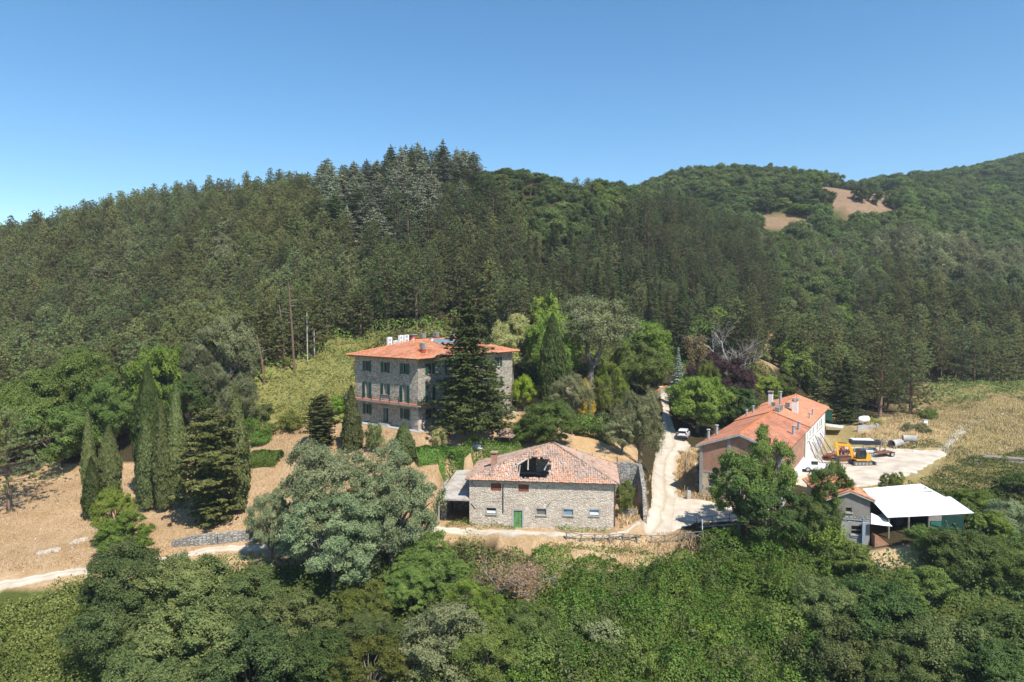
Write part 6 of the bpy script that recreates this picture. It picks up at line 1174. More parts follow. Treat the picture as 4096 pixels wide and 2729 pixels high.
stand('small_tree', 'feathery sapling at the yard edge behind the white roof, leaning to the grey house', 'sapling', 'wisp1', 'bright', 3545, 1895, 62, 95.); stand('small_tree', 'taller feathery sapling at the yard edge behind the white roof', 'sapling', 'wisp2', 'bright', 3590, 1885, 58, 94.)
stand('shrub', 'bright green bush beside the white gas tank', 'shrub', 'shrub0', 'lime', 3495, 1678, 85, 138.); stand('shrub', 'dark round bush on the dry mound in the meadow', 'shrub', 'shrub1', 'oak', 3715, 1640, 66, 146.); stand('shrub', 'airy little tree on the dry mound near the concrete pipes', 'shrub', 'wisp0', 'willow', 3680, 1690, 80, 132.); stand('shrub', 'thin sapling beside the airy little tree on the mound', 'shrub', 'wisp1', 'willow', 3630, 1690, 40, 131.)
# ------------------------------------------------------------ left grove below the pine wood
for nm, lb, key, col, cx, ty, wp, D, bk in (
    ('broadleaf_tree', 'big leafy tree at the outer end of the grove behind the cypresses', 'near0', 'oak', 120, 1490, 330, 112., 'g'), ('broadleaf_tree', 'lower bough of the grove hanging over the dry slope', 'near1', 'oak', 230, 1620, 320, 108., 'g'), ('broadleaf_tree', 'tall bright tree in the middle of the grove behind the thin cypress', 'near2', 'oak', 330, 1395, 290, 117., 'g'), ('broadleaf_tree', 'dense green tree behind the blue green cypress', 'near3', 'oak', 450, 1500, 250, 114., 'g'),
    ('lime_tree', 'light flowering tree behind the split topped cypress', 'near1', 'bright', 640, 1385, 260, 116., 'g'), ('grey_tree', 'tall silvery grey tree at the foot of the pine wood', 'wisp0', 'grey', 890, 1245, 260, 121., 'g'), ('grey_tree', 'silver leaved tree between the grove and the rounded conifer', 'wisp1', 'grey', 800, 1390, 230, 118., 'g'), ('grey_tree', 'low rounded grey shrub behind the pointed cypress', 'wisp2', 'grey', 935, 1480, 190, 113., 'g'), ('broadleaf_tree', 'dark leafy tree in the shade behind the slim cypresses', 'near0', 'oak_dark', 760, 1500, 200, 115., 'g'),
    ('broadleaf_tree', 'small round tree at the edge of the grove over the dry ground', 'near2', 'oak', 20, 1560, 200, 106., 'g')):
    stand(nm, lb, 'tree', key, col, cx, ty, wp, D, bark=bk)
stand('pine_tree', 'lone pine with spreading tiers on the dry slope at the picture edge', 'pine', 'spine1', 'pine', 20, 1640, 270, 94., bark='r')
stand('small_tree', 'light green ash at the roadside below the blue green cypress', 'tree', 'ashy0', 'bright', 455, 1945, 190, None, (460, 2180)); stand('small_tree', 'low spreading ash over the roadside, before the slim cypresses', 'tree', 'ashy1', 'bright', 500, 2055, 230, None, (500, 2235))
# hedge bushes below the green slope
for lb, cx, ty, wp, D, col in (('clipped round bush nearest the pointed cypress', 998, 1672, 70, 112., 'hedge'), ('round bush second along the terrace edge from the pointed cypress', 1065, 1690, 75, 111., 'hedge'), ('wide yellow green bush next to the dark terrace conifer', 1160, 1655, 110, 113., 'yellow'), ('dark leafy bush behind the round terrace bushes', 1040, 1620, 110, 118., 'holm'), ('lime bush at the far villa corner', 1360, 1590, 70, 118., 'lime'), ('low bush before the round terrace bushes', 1030, 1730, 95, 108., 'hedge')):
    stand('terrace_bush', lb, 'bush', 'shrub' + str(int(cx) % 4), col, cx, ty, wp, D, None, 'bushes along the terrace edge')
# ------------------------------------------------------------ trees at the foot of the picture, below the road
gF = 'trees below the road'
for nm, lb, key, col, cx, ty, wp, D in (
    ('ash_tree', 'huge feathery ash hiding the road below the villa', 'ashy0', 'ash', 1300, 1745, 420, 79.), ('ash_tree', 'second feathery ash leaning to the barn', 'ashy1', 'ash', 1560, 1800, 400, 80.), ('ash_tree', 'thin feathery ash spray over the stone wall', 'ashy2', 'ash', 1085, 1960, 200, 80.), ('ash_tree', 'lower feathery ash hanging under the huge one', 'ashy2', 'ash', 1330, 1960, 420, 76.),
    ('broadleaf_tree', 'large holm oak reaching up across the road bend', 'near0', 'holm', 520, 2180, 380, 69.), ('broadleaf_tree', 'holm oak beside the one across the road bend', 'near1', 'holm', 760, 2230, 380, 69.), ('broadleaf_tree', 'holm oak below the dry stone wall', 'near2', 'holm', 970, 2290, 330, 70.), ('broadleaf_tree', 'holm oak at the edge of the bramble bank', 'near3', 'holm', 480, 2370, 360, 65.), ('broadleaf_tree', 'broad holm oak in the middle of the lower wood', 'near1', 'holm', 760, 2420, 480, 63.), ('broadleaf_tree', 'dusky holm oak with a wide crown at the photo bottom', 'near0', 'holm', 620, 2560, 440, 59.), ('broadleaf_tree', 'holm oak at the photo bottom, beside the yellowish thicket', 'near2', 'holm', 1010, 2510, 460, 61.), ('broadleaf_tree', 'small holm oak under the ash trees', 'near3', 'holm', 1180, 2370, 300, 67.),
    ('acacia_tree', 'flat topped acacia between the ash and the withered red bush', 'ashy1', 'oak', 1720, 2150, 330, 76.), ('acacia_tree', 'lower acacia bough over the dark hollow', 'ashy0', 'oak', 1640, 2240, 260, 73.), ('broadleaf_tree', 'yellowish shrubby tree under the feathery ash', 'wisp2', 'yellow', 1460, 2340, 250, 71.), ('broadleaf_tree', 'grey green shrubby tree in the thicket centre', 'wisp0', 'holm', 1480, 2440, 260, 68.), ('willow_tree', 'fine leaved willow like tree at the photo bottom centre', 'wisp1', 'willow', 1780, 2420, 480, 66.), ('willow_tree', 'fine leaved tree beside the willow like one', 'wisp2', 'oak', 1960, 2500, 360, 64.), ('broadleaf_tree', 'rusty tinged shrub tree at the photo bottom', 'wisp0', 'yellow', 1480, 2560, 340, 62.), ('broadleaf_tree', 'dark leafy tree before the withered red bush', 'near3', 'oak_dark', 2110, 2420, 260, 68.), ('broadleaf_tree', 'deep green tree between the holm oaks and the rusty shrub tree', 'near2', 'oak_dark', 1250, 2540, 340, 63.), ('broadleaf_tree', 'bushy tree under the withered red bush', 'wisp1', 'bramble', 1900, 2330, 250, 70.),
    ('broadleaf_tree', 'dense bush tree before the grey house', 'near0', 'oak', 3385, 2165, 240, 77.), ('broadleaf_tree', 'tree before the open shed posts', 'near1', 'oak', 3700, 2105, 140, 77.), ('broadleaf_tree', 'tall tree hiding the shed side', 'near2', 'oak_dark', 3850, 2125, 300, 74.), ('broadleaf_tree', 'tree at the picture edge below the shed', 'near3', 'oak', 4030, 2160, 260, 75.), ('broadleaf_tree', 'brownish crown beside the bramble slope', 'near1', 'holm', 3290, 2320, 300, 70.), ('broadleaf_tree', 'green crown next to the brownish one', 'near2', 'oak_dark', 3520, 2330, 380, 69.), ('broadleaf_tree', 'crown below the shed with a dark hollow beside it', 'near0', 'oak', 3700, 2270, 240, 71.), ('broadleaf_tree', 'large crown at the photo bottom beside the bramble slope', 'near3', 'holm', 3400, 2510, 480, 63.), ('broadleaf_tree', 'large crown in the lower corner under the shed', 'near1', 'holm', 3750, 2480, 460, 64.), ('broadleaf_tree', 'crown at the corner of the photo', 'near0', 'oak_dark', 4040, 2440, 360, 66.), ('broadleaf_tree', 'lowest crown in the corner wood', 'near2', 'oak_dark', 3980, 2580, 360, 60.), ('broadleaf_tree', 'low crown at the photo bottom between two large crowns', 'near3', 'oak_dark', 3600, 2600, 320, 59.),
    ('willow_tree', 'silvery willow at the picture edge behind the shed', 'wisp0', 'ash', 4030, 1990, 200, 88.), ('shrub_tree', 'rounded bush behind the white roof corner', 'near2', 'bramble', 3890, 1960, 170, 92.), ('shrub_tree', 'dark bush at the picture edge by the log pile', 'near0', 'oak_dark', 4075, 1890, 150, 98.), ('shrub_tree', 'green bush touching the shed side', 'near1', 'bramble', 3960, 2050, 180, 84.)):
    stand(nm, lb, 'tree' if 'tree' in nm else 'bush', key, col, cx, ty, wp, D, None, gF)
stand('withered_bush', 'withered reddish bush with bare twigs below the fence', 'bush', 'deadbush0', 'rust', 2080, 2190, 300, 74., bark='d')
gB = 'bushes in the bramble slope'
for i, (cx, ty, wp, D, col, lb) in enumerate(((2300, 2440, 150, 70., 'holm', 'dull green bush in the bramble slope below the withered red bush'), (2420, 2480, 170, 68., 'willow', 'grey green bush in the bramble slope with fine leaves'), (2260, 2540, 190, 66., 'oak_dark', 'dark bush at the thicket edge of the bramble slope'), (2700, 2330, 110, 75., 'bramble', 'low mound of fresh green leaves under the fence bank'), (2960, 2240, 150, 76., 'bramble', 'leafy green mound in the shade of the spreading tree'), (3080, 2290, 170, 74., 'oak', 'leafy mound below the spreading tree trunk'), (3130, 2430, 200, 69., 'oak', 'tall leafy mound at the bramble edge beside the brownish crown'), (2560, 2560, 140, 65., 'oak', 'small bush standing out low in the bramble slope'), (2850, 2480, 130, 68., 'bright', 'bright leafy mound in the middle of the bramble slope'), (2130, 2560, 200, 64., 'oak', 'broad bush at the photo bottom beside the fine leaved tree'))):
    stand('bush', lb, 'bush', f'shrub{i % 4}', col, cx, ty, wp, D, None, gB, wide=False)
# ------------------------------------------------------------ the woods on the hills
rng = np.random.default_rng(8)
def hexgrid(x0, x1, y0, y1, s):
    X, Y = np.meshgrid(np.arange(x0, x1, s), np.arange(y0, y1, s * .87)); X = X + (np.arange(X.shape[0]) % 2)[:, None] * s / 2
    return (X + rng.uniform(-.34, .34, X.shape) * s).ravel(), (Y + rng.uniform(-.34, .34, X.shape) * s).ravel()
cand = []
for x0, x1, y0, y1, s in ((-190, 190, 112, 175, 5.0), (-330, 300, 175, 300, 5.8), (-420, 520, 300, 470, 7.2), (80, 700, 470, 840, 10.)):
    cand.append(np.stack(hexgrid(x0, x1, y0, y1, s), 1))
cand = np.concatenate(cand); X, Y = cand.T; Zg = H(X, Y); bx, by, bd = proj(X, Y, Zg); ok = (bx > -500) & (bx < 4600) & (bd > 100)
OPEN = [(-900, 3000), (-900, 1660), (600, 1640), (900, 1600), (1060, 1545), (1180, 1490), (1300, 1400), (1500, 1350), (1700, 1315), (1950, 1305), (2000, 1400), (2300, 1400), (2600, 1400), (2780, 1440), (2900, 1440), (3010, 1480), (3090, 1300), (3150, 1330), (3120, 1480), (3200, 1560), (3350, 1660), (3560, 1650), (3720, 1560), (3850, 1545), (5000, 1545), (5000, 3000)]
ok &= ~(inpoly(bx, by, OPEN) & (bd < 230))
for P, d0, d1 in (([(3280, 750), (3430, 735), (3600, 780), (3590, 890), (3450, 925), (3280, 890)], 310, 500), ([(3000, 845), (3240, 860), (3250, 975), (3020, 960)], 270, 440), ([(3850, 1085), (4060, 1085), (4060, 1140), (3850, 1140)], 200, 420)): ok &= ~(inpoly(bx + rng.normal(0, 14, len(bx)), by + rng.normal(0, 9, len(bx)), P) & (bd > d0) & (bd < d1) & (rng.random(len(bx)) < .93))
X, Y, Zg, bd = X[ok], Y[ok], Zg[ok], bd[ok]; N = len(X); u = rng.random((N, 5)); sc = bd / FPX; cx, cy, _ = proj(X, Y, Zg + 9)
n6 = fbm(X / 30, Y / 30, 31, 3)
TREES = []
R_ = {'cedar': [(1230, 700), (1480, 640), (1700, 630), (1960, 650), (1960, 780), (1780, 790), (1740, 920), (1560, 980), (1480, 900), (1320, 880)], 'bpine': [(1480, 960), (1620, 800), (1800, 760), (2000, 800), (2090, 1000), (2130, 1280), (1900, 1380), (1480, 1300)], 'estand': [(2440, 820), (2700, 820), (2960, 880), (3120, 1150), (3090, 1300), (2880, 1260), (2640, 1010)],
      'poplar': [(3480, 900), (3700, 860), (4300, 860), (4300, 1130), (3780, 1140), (3520, 1020)], 'shrubtop': [(1900, 520), (2420, 560), (2360, 830), (2120, 800), (1930, 770)], 'oakc': [(1960, 640), (2660, 700), (2620, 800), (2430, 880), (2250, 930), (2080, 900)], 'mixr': [(2960, 880), (3480, 900), (3560, 1060), (3400, 1180), (3120, 1180)]}
IN = {k: inpoly(cx, cy, P) for k, P in R_.items()}
for i in range(N):
    a, b, c, d, e = u[i]; X_, D = cx[i], bd[i]; kind, key, co, h, wd, bk = 'pine', f'pine{int(a * 5)}', 'pine', 10.5 + 4.5 * b, 6.2 + 2.4 * c, 'r'
    if D > 300 and X_ > 2380:
        kind, key, co, h, wd, bk = 'oak', f'oak{int(a * 5)}' if a < .6 else f'round{int(b * 3)}', 'far' if n6[i] < .55 else ('oak' if d < .5 else 'oak_dark'), 6.5 + 4 * b, 8 + 4 * c, 'g'
        if cy[i] > 700 and n6[i] > .56 and X_ < 3300: h *= .55
        if D > 460: wd *= 1.25
    elif D > 300: h *= .95
    elif IN['shrubtop'][i] and D > 205: kind, key, co, h, wd, bk = 'oak', f'round{int(a * 3)}', 'far' if b < .4 else 'holm', 3 + 2.5 * c, 5.5 + 3 * d, 'g'
    elif IN['cedar'][i] and a < .86: kind, key, co, h, wd, bk = 'cedar', f'cedar{int(b * 3)}', 'cedar' if c < .75 else 'fir', 14 + 4 * d, 10 + 7 * (e - .45), 'g'
    elif IN['bpine'][i]: kind, key, co, h, wd = 'pine', f'bpine{int(a * 3)}', 'pine_dark' if b < .8 else 'pine_olive', 13.5 + 4.5 * c, 6.8 + 2 * d
    elif IN['oakc'][i] and D > 190: kind, key, co, h, wd, bk = 'oak', f'oak{int(a * 5)}', ('oak', 'holm', 'far', 'oak_dark')[int(b * 4)], 7 + 4 * c, 7 + 3 * d, 'g'
    elif IN['estand'][i]: kind, key, co, h, wd = 'pine', f'bpine{int(a * 3)}', 'pine_dark', 13 + 4 * c, 6.8 + 2 * d
    elif IN['poplar'][i]: kind, key, co, h, wd, bk = ('poplar', f'birch{int(a * 2)}', 'grey' if b < .7 else 'willow', 13 + 5 * c, 7 + 3 * d, 'd') if a < .7 else ('oak', f'oak{int(b * 5)}', 'oak_dark', 9, 8, 'g')
    elif IN['mixr'][i]:
        if a < .16: kind, key, co, h, wd, bk = 'dead', f'dead{int(b * 2)}', 'oak', 9 + 4 * c, 6 + 2 * d, 'd'
        elif a < .6: kind, key, co, h, wd, bk = 'oak', f'oak{int(b * 5)}', 'oak' if c < .6 else 'holm', 8 + 4 * c, 7 + 3 * d, 'g'
    elif 2080 < X_ < 3000:
        if a < .42: kind, key, co, h, wd, bk = 'fir', f'nfir{int(b * 3)}', 'fir' if c < .6 else 'pine_dark', 12 + 6 * d, 6.5 + 2.5 * e, 'g'
        elif a < .56 and D < 190: kind, key, co, h, wd, bk = 'oak', f'oak{int(b * 5)}', ('oak', 'holm', 'bright')[int(c * 3)], 8 + 4 * c, 7 + 3 * d, 'g'
        else: co = 'pine' if b < .6 else 'pine_dark'
    elif 2850 < X_ < 3480 and 1060 < cy[i] < 1440 and a < .42: kind, key, co, h, wd, bk = 'oak', f'oak{int(b * 5)}', ('bright', 'oak', 'holm')[int(c * 3)], 5 + 4 * d, 6 + 3 * e, 'g'
    elif X_ >= 3000: co = 'pine' if n6[i] < .5 else ('pine_dark' if b < .35 else 'pine_olive'); key = f'spine{int(a * 2)}' if a < .4 else key; wd += .8
    else:
        co = ('pine' if n6[i] + .12 * b < .56 else 'pine_olive') if cy[i] < 1150 + 200 * b else ('pine_olive' if c < .6 else 'pine'); 
        if a > .9: co = 'pine_dark'
        if (cy[i] > 1280 and a < .16 and X_ < 1000) or (.62 < a < .69): kind, key, co, h, wd, bk = 'oak', f'oak{int(b * 5)}', 'oak_dark' if c < .5 else 'grey', 8 + 3 * c, 6 + 3 * d, 'g'
    if kind == 'cedar' and u[i, 4] < .45: h = 0.
    if D > 195 and (1350 < X_ < 1560 or 1780 < X_ < 2000): h *= .84
    if kind == 'pine' and D < 320: h *= .82 + .36 * u[(i * 7 + 3) % N, 2]
    TREES.append((kind, key, co, h, wd, bk))
# how much of each tree shows: paint crowns from near to far on a coarse raster
GW, GHt = 512, 341; free = np.ones((GHt, GW), bool); vis = np.zeros(N); vx = np.zeros(N); vy = np.zeros(N); yy, xx = np.mgrid[0:GHt, 0:GW]
for i in np.argsort(bd):
    if TREES[i][3] == 0: continue
    h, wd = TREES[i][3:5]; sx, sy, d = proj(X[i], Y[i], Zg[i] + h * .6); rx = max(.8, wd * .5 / d * FPX / 8); ry = max(.8, h * .42 / d * FPX / 8); sx /= 8; sy /= 8
    x0, x1, y0, y1 = int(max(0, sx - rx)), int(min(GW, sx + rx + 2)), int(max(0, sy - ry)), int(min(GHt, sy + ry + 2))
    if x0 >= x1 or y0 >= y1: continue
    m = free[y0:y1, x0:x1] & (((xx[y0:y1, x0:x1] + .5 - sx) / rx) ** 2 + ((yy[y0:y1, x0:x1] + .5 - sy) / ry) ** 2 < 1); k = m.sum(); vis[i] = k
    if k: vx[i] = xx[y0:y1, x0:x1][m].mean() / GW * 100; vy[i] = yy[y0:y1, x0:x1][m].mean() / GHt * 100
    free[y0:y1, x0:x1] &= ~m
NAME = {'pine': ('pine_tree', 'pine'), 'cedar': ('cedar_tree', 'cedar'), 'fir': ('fir_tree', 'fir'), 'oak': ('broadleaf_tree', 'tree'), 'poplar': ('poplar_tree', 'poplar'), 'dead': ('dead_tree', 'dead tree')}
TONE = {'pine': 'grey green pine', 'pine_dark': 'dark pine', 'pine_olive': 'olive green pine', 'cedar': 'silvery tiered cedar', 'fir': 'dark fir', 'oak': 'green leafy tree', 'oak_dark': 'dark leafy tree', 'holm': 'dull green leafy tree', 'far': 'rounded leafy tree', 'grey': 'silvery tree', 'willow': 'pale airy tree', 'bright': 'bright leafy tree'}
LIMIT = {'pine': 285, 'oak': 225, 'cedar': 150, 'fir': 150, 'poplar': 100, 'dead': 40}; used = {}; seen = set(); REST = {}
for i in np.argsort(-vis):
    if TREES[i][3] == 0: continue
    kind, key, co, h, wd, bk = TREES[i]; loc = Vector((X[i], Y[i], Zg[i] - .2))
    if vis[i] >= 4 and used.get(kind, 0) < LIMIT[kind]:
        used[kind] = used.get(kind, 0) + 1; tone = 'bare grey tree' if kind == 'dead' else TONE[co]
        if kind == 'poplar': tone = 'tall ' + tone
        if kind == 'cedar' and co == 'fir': tone = 'dark tiered cedar'
        if kind == 'fir' and co != 'fir': tone = 'slim dark fir'
        place = ('on the far hill' if bd[i] > 300 and cx[i] > 2380 else 'on the wooded hill'); fmt = lambda v: f'{v:.0f}'
        lb = f'{tone} {place}, {vx[i]:.0f} percent across and {vy[i]:.0f} down the photo'
        if lb in seen: lb = f'{tone}, {vx[i]:.1f} percent across and {vy[i]:.1f} down the photo'
        seen.add(lb)
        plant(NAME[kind][0], lb, NAME[kind][1], key, co, loc, h, wd, {'pine': 'pines of the hill wood', 'oak': 'leafy trees on the hills', 'cedar': 'cedars of the hill wood', 'fir': 'firs of the hill wood', 'poplar': 'poplars in the valley', 'dead': 'bare trees in the wood'}[kind], bk, one=bd[i] > 185)
    else: REST.setdefault({'pine': 'pine', 'cedar': 'fir', 'fir': 'fir'}.get(kind, 'leaf'), []).append((key, co, bk, loc, h, wd))
def scatter(name, label, cat, rows):
    """One stuff object: points that carry whole trees (geometry nodes)."""
    keys = sorted({r[:3] for r in rows}); me = bpy.data.meshes.new(name); me.vertices.add(len(rows)); me.vertices.foreach_set('co', np.array([tuple(r[3]) for r in rows], np.float32).ravel())
    at = me.attributes.new('pid', 'INT', 'POINT'); at.data.foreach_set('value', np.array([keys.index(r[:3]) for r in rows], np.int32))
    S3 = []; 
    for r in rows: _, h0, r0 = PRO[r[0]]; S3.append((r[5] / (2 * r0), r[5] / (2 * r0), r[4] / h0))
    at = me.attributes.new('scl', 'FLOAT_VECTOR', 'POINT'); at.data.foreach_set('vector', np.array(S3, np.float32).ravel())
    at = me.attributes.new('rot', 'FLOAT_VECTOR', 'POINT'); at.data.foreach_set('vector', np.array([(0, 0, RT.uniform(0, 6.28)) for r in rows], np.float32).ravel())
    me.update(); o = tag(link(name, me), label, cat, None, 'stuff')
    ng = bpy.data.node_groups.new(name, 'GeometryNodeTree'); ng.interface.new_socket('Geometry', in_out='INPUT', socket_type='NodeSocketGeometry'); ng.interface.new_socket('Geometry', in_out='OUTPUT', socket_type='NodeSocketGeometry')
    nn = ng.nodes; gi = nn.new('NodeGroupInput'); go = nn.new('NodeGroupOutput'); jn = nn.new('GeometryNodeJoinGeometry')
    def attr(nm, ty): q = nn.new('GeometryNodeInputNamedAttribute'); q.data_type = ty; q.inputs[0].default_value = nm; return q.outputs[0]
    pid, scl, rot = attr('pid', 'INT'), attr('scl', 'FLOAT_VECTOR'), attr('rot', 'FLOAT_VECTOR'); er = nn.new('FunctionNodeEulerToRotation'); ng.links.new(rot, er.inputs[0])
    for k, key in enumerate(keys):
        src = bpy.data.objects.new('tree_source', whole(*key)); oi = nn.new('GeometryNodeObjectInfo'); oi.inputs['Object'].default_value = src; oi.inputs['As Instance'].default_value = True
        cp = nn.new('FunctionNodeCompare'); cp.data_type = 'INT'; cp.operation = 'EQUAL'; ng.links.new(pid, cp.inputs['A'] if 'A' in cp.inputs else cp.inputs[2]); [setattr(s, 'default_value', k) for s in cp.inputs if s.name == 'B' and s.type == 'INT']
        for s in cp.inputs:
            if s.name == 'A' and s.type == 'INT': ng.links.new(pid, s)
        ip = nn.new('GeometryNodeInstanceOnPoints'); ng.links.new(gi.outputs[0], ip.inputs['Points']); ng.links.new(cp.outputs[0], ip.inputs['Selection']); ng.links.new(oi.outputs['Geometry'], ip.inputs['Instance']); ng.links.new(er.outputs[0], ip.inputs['Rotation']); ng.links.new(scl, ip.inputs['Scale']); ng.links.new(ip.outputs[0], jn.inputs[0])
    ng.links.new(jn.outputs[0], go.inputs[0]); o.modifiers.new('scatter', 'NODES').node_group = ng; return o
for k, (nm, lb) in {'pine': ('pine_wood', 'mass of further pines filling the hill wood'), 'fir': ('fir_wood', 'mass of further firs and cedars filling the hill wood'), 'leaf': ('leafy_wood', 'mass of further leafy trees covering the far hills')}.items():
    if REST.get(k): scatter(nm, lb, 'wood', REST[k])
print('FOREST', N, used, {k: len(v) for k, v in REST.items()}, 'vis rest', sum(1 for i in range(N) if vis[i] >= 4))
# ============================================================ GROUND COVER (nobody could count it)
def cover(name, label, cat, P, mat_, dens, hmin, amp, ls, seed, wob=2.4, asp=.6, upright=False, d0=50., d1=260., patch=None, tintnoise=3.):
    """Leafy mounds (or upright blades) over the ground zone P (photo outline of the ground)."""
    rng = np.random.default_rng(seed); Q = []
    for i in range(len(P)):
        a, b = np.array(P[i], float), np.array(P[(i + 1) % len(P)], float)
        for t in np.linspace(0, 1, 5)[:-1]: q = a * (1 - t) + b * t; g_ = G(q[0], q[1], d0); Q.append(g_[:2])
    Q = np.array(Q); Q = Q[(Q[:, 1] < d1)]; x0, y0 = Q.min(0) - 1; x1, y1 = Q.max(0) + 1; N = int((x1 - x0) * (y1 - y0) * dens); x = rng.uniform(x0, x1, N); y = rng.uniform(y0, y1, N); z = H(x, y)
    px, py, pd = proj(x, y, z); jx = (fbm(x / 1.5, y / 1.5, seed + 1, 3) - .5) * 60; k = inpoly(px + jx, py + jx * .4, P) & (pd > d0 - 5) & (pd < d1); 
    if patch: k &= fbm(x / patch[0], y / patch[0], seed + 40, 3) > patch[1]
    x, y, z = x[k], y[k], z[k]; N = len(x)
    mnd = lambda x, y: hmin + amp * np.clip(fbm(x / wob, y / wob, seed, 4) * 2.2 - .6, 0, 1.4) + .8 * amp * (fbm(x / (wob * .4), y / (wob * .4), seed + 8, 3) - .42) - .9 * amp * np.clip(fbm(x / (wob * .8), y / (wob * .8), seed + 15, 2) * 3.2 - 2.05, 0, 1)
    m = np.maximum(mnd(x, y), .03); e = .15; nx, ny = -(mnd(x + e, y) - m) / e, -(mnd(x, y + e) - m) / e
    t = np.clip(.5 + (fbm(x / tintnoise, y / tintnoise, seed + 4, 3) - .5) * 1.6 + rng.normal(0, .2, N), 0, 1)
    if upright:
        hh = ls * rng.uniform(.5, 1.4, N) * (.5 + m); al = np.stack([rng.normal(0, .3, N), rng.normal(0, .3, N), np.ones(N)], 1); c = np.stack([x, y, z + hh * .45], 1); nn = np.stack([rng.normal(0, 1, N), rng.normal(-.3, 1, N), rng.normal(.3, .3, N)], 1); q = cards(c, nn, hh, asp, rng, along=al)
    else:
        c = np.stack([x, y, z + m - np.abs(rng.normal(0, .22, N)) * np.minimum(1, m) ], 1); nn = np.stack([nx * .8, ny * .8, np.ones(N)], 1) + rng.normal(0, .7, (N, 3)); q = cards(c, nn, ls * rng.uniform(.6, 1.35, N), asp, rng, bend=.1)
    V = q.reshape(-1, 3); return tag(link(name, mesh_np(name, V, np.arange(len(V)).reshape(-1, 4), MF[mat_] if isinstance(mat_, str) else mat_, tint=t)), label, cat, None, 'stuff')
STRAW = foliage('straw', (.42, .29, .15), (.60, .45, .26), .25, .05, .0)
cover('brambles', 'bright green bramble thicket covering the slope below the fence', 'brambles', [(2149, 2251), (2417, 2256), (2466, 2290), (2540, 2305), (2613, 2285), (2784, 2251), (2823, 2172), (2906, 2168), (3050, 2200), (3230, 2190), (3330, 2290), (3300, 2850), (1960, 2850), (2000, 2400)], 'bramble', 95, .7, 2.3, .24, 3, wob=3.2)
cover('brambles', 'yellow green shoots standing out of the bramble thicket', 'brambles', [(2149, 2290), (2613, 2300), (2900, 2200), (3230, 2220), (3330, 2290), (3300, 2850), (1960, 2850), (2000, 2400)], 'hedge', 42, 1.0, 2.3, .24, 3, wob=3.2, patch=(2.2, .62))
cover('brambles', 'dull green nettles mixed into the bramble thicket', 'brambles', [(2149, 2290), (2613, 2300), (2900, 2200), (3230, 2220), (3330, 2290), (3300, 2850), (1960, 2850), (2000, 2400)], 'holm', 48, .95, 2.3, .26, 23, wob=3.2, patch=(4., .56))
cover('brambles', 'yellowish bramble bank below the road at the photo corner', 'brambles', [(-150, 2470), (60, 2430), (200, 2390), (330, 2330), (430, 2370), (400, 2850), (-150, 2850)], foliage('yellow bramble', (.10, .15, .03), (.22, .27, .07)), 55, .4, 1.5, .26, 5, wob=2.6)
cover('thicket', 'dark mixed thicket under the trees below the road', 'undergrowth', [(430, 2370), (600, 2340), (1000, 2260), (1300, 2260), (1700, 2190), (1900, 2190), (2149, 2251), (2000, 2400), (2000, 2850), (300, 2850)], 'oak_dark', 26, .5, 1.8, .32, 6)
cover('thicket', 'dark mixed thicket under the corner trees below the shed', 'undergrowth', [(3230, 2230), (3480, 2260), (3760, 2240), (3800, 2130), (4250, 2050), (4250, 2850), (3280, 2850)], 'oak_dark', 26, .5, 1.8, .32, 7)
cover('creepers', 'green creepers below the wooden fence', 'creepers', [(2180, 2180), (2330, 2176), (2400, 2190), (2500, 2182), (2600, 2200), (2600, 2228), (2480, 2225), (2330, 2200), (2220, 2230), (2160, 2235)], 'bramble', 50, .05, .6, .22, 9, wob=1.6)
cover('weeds', 'green weeds along the foot of the barn wall', 'weeds', [(1790, 2090), (1880, 2088), (1900, 2108), (2050, 2108), (2060, 2122), (1960, 2124), (1780, 2118)], 'bramble', 60, .05, .7, .18, 10, wob=1.2, d0=80.)
cover('weeds', 'green weeds at the road end of the barn wall', 'weeds', [(2230, 2118), (2440, 2128), (2445, 2140), (2240, 2134)], 'bramble', 60, .1, .6, .18, 11, wob=1.0, d0=80.)
cover('undergrowth', 'yellow green brambles and shrubs on the slope behind the villa', 'undergrowth', [(960, 1660), (960, 1580), (1060, 1545), (1180, 1490), (1300, 1405), (1500, 1350), (1700, 1315), (1960, 1300), (1960, 1345), (1560, 1420), (1430, 1440), (1420, 1640), (1330, 1650), (1200, 1670)], foliage('slope scrub', (.16, .185, .045), (.33, .325, .11)), 20, .1, 1.5, .34, 12, wob=3., d0=100.)
cover('undergrowth', 'leafy undergrowth at the foot of the pine wood', 'undergrowth', [(-100, 1700), (-100, 1560), (700, 1560), (900, 1540), (1060, 1500), (1180, 1450), (1300, 1370), (1500, 1320), (1900, 1270), (2000, 1300), (1700, 1325), (1500, 1360), (1300, 1410), (1060, 1550), (900, 1610), (600, 1650)], 'oak', 9, .2, 2.4, .5, 13, wob=4., d0=105.)
cover('undergrowth', 'leafy undergrowth between the trees beside the lane', 'undergrowth', [(2080, 1420), (2400, 1380), (3060, 1370), (3080, 1500), (3140, 1580), (3080, 1640), (2900, 1640), (2720, 1560), (2690, 1500), (2620, 1500), (2600, 1570), (2380, 1640), (2200, 1640), (2100, 1600)], 'oak', 14, .2, 2.2, .4, 14, wob=4., d0=108.)
cover('undergrowth', 'green thicket along the far edge of the meadow', 'undergrowth', [(3700, 1600), (3740, 1540), (3850, 1515), (4250, 1520), (4250, 1590), (3950, 1600), (3800, 1625)], foliage('meadow thicket', (.11, .15, .04), (.23, .27, .09)), 14, .4, 2., .4, 15, wob=4., d0=120.)
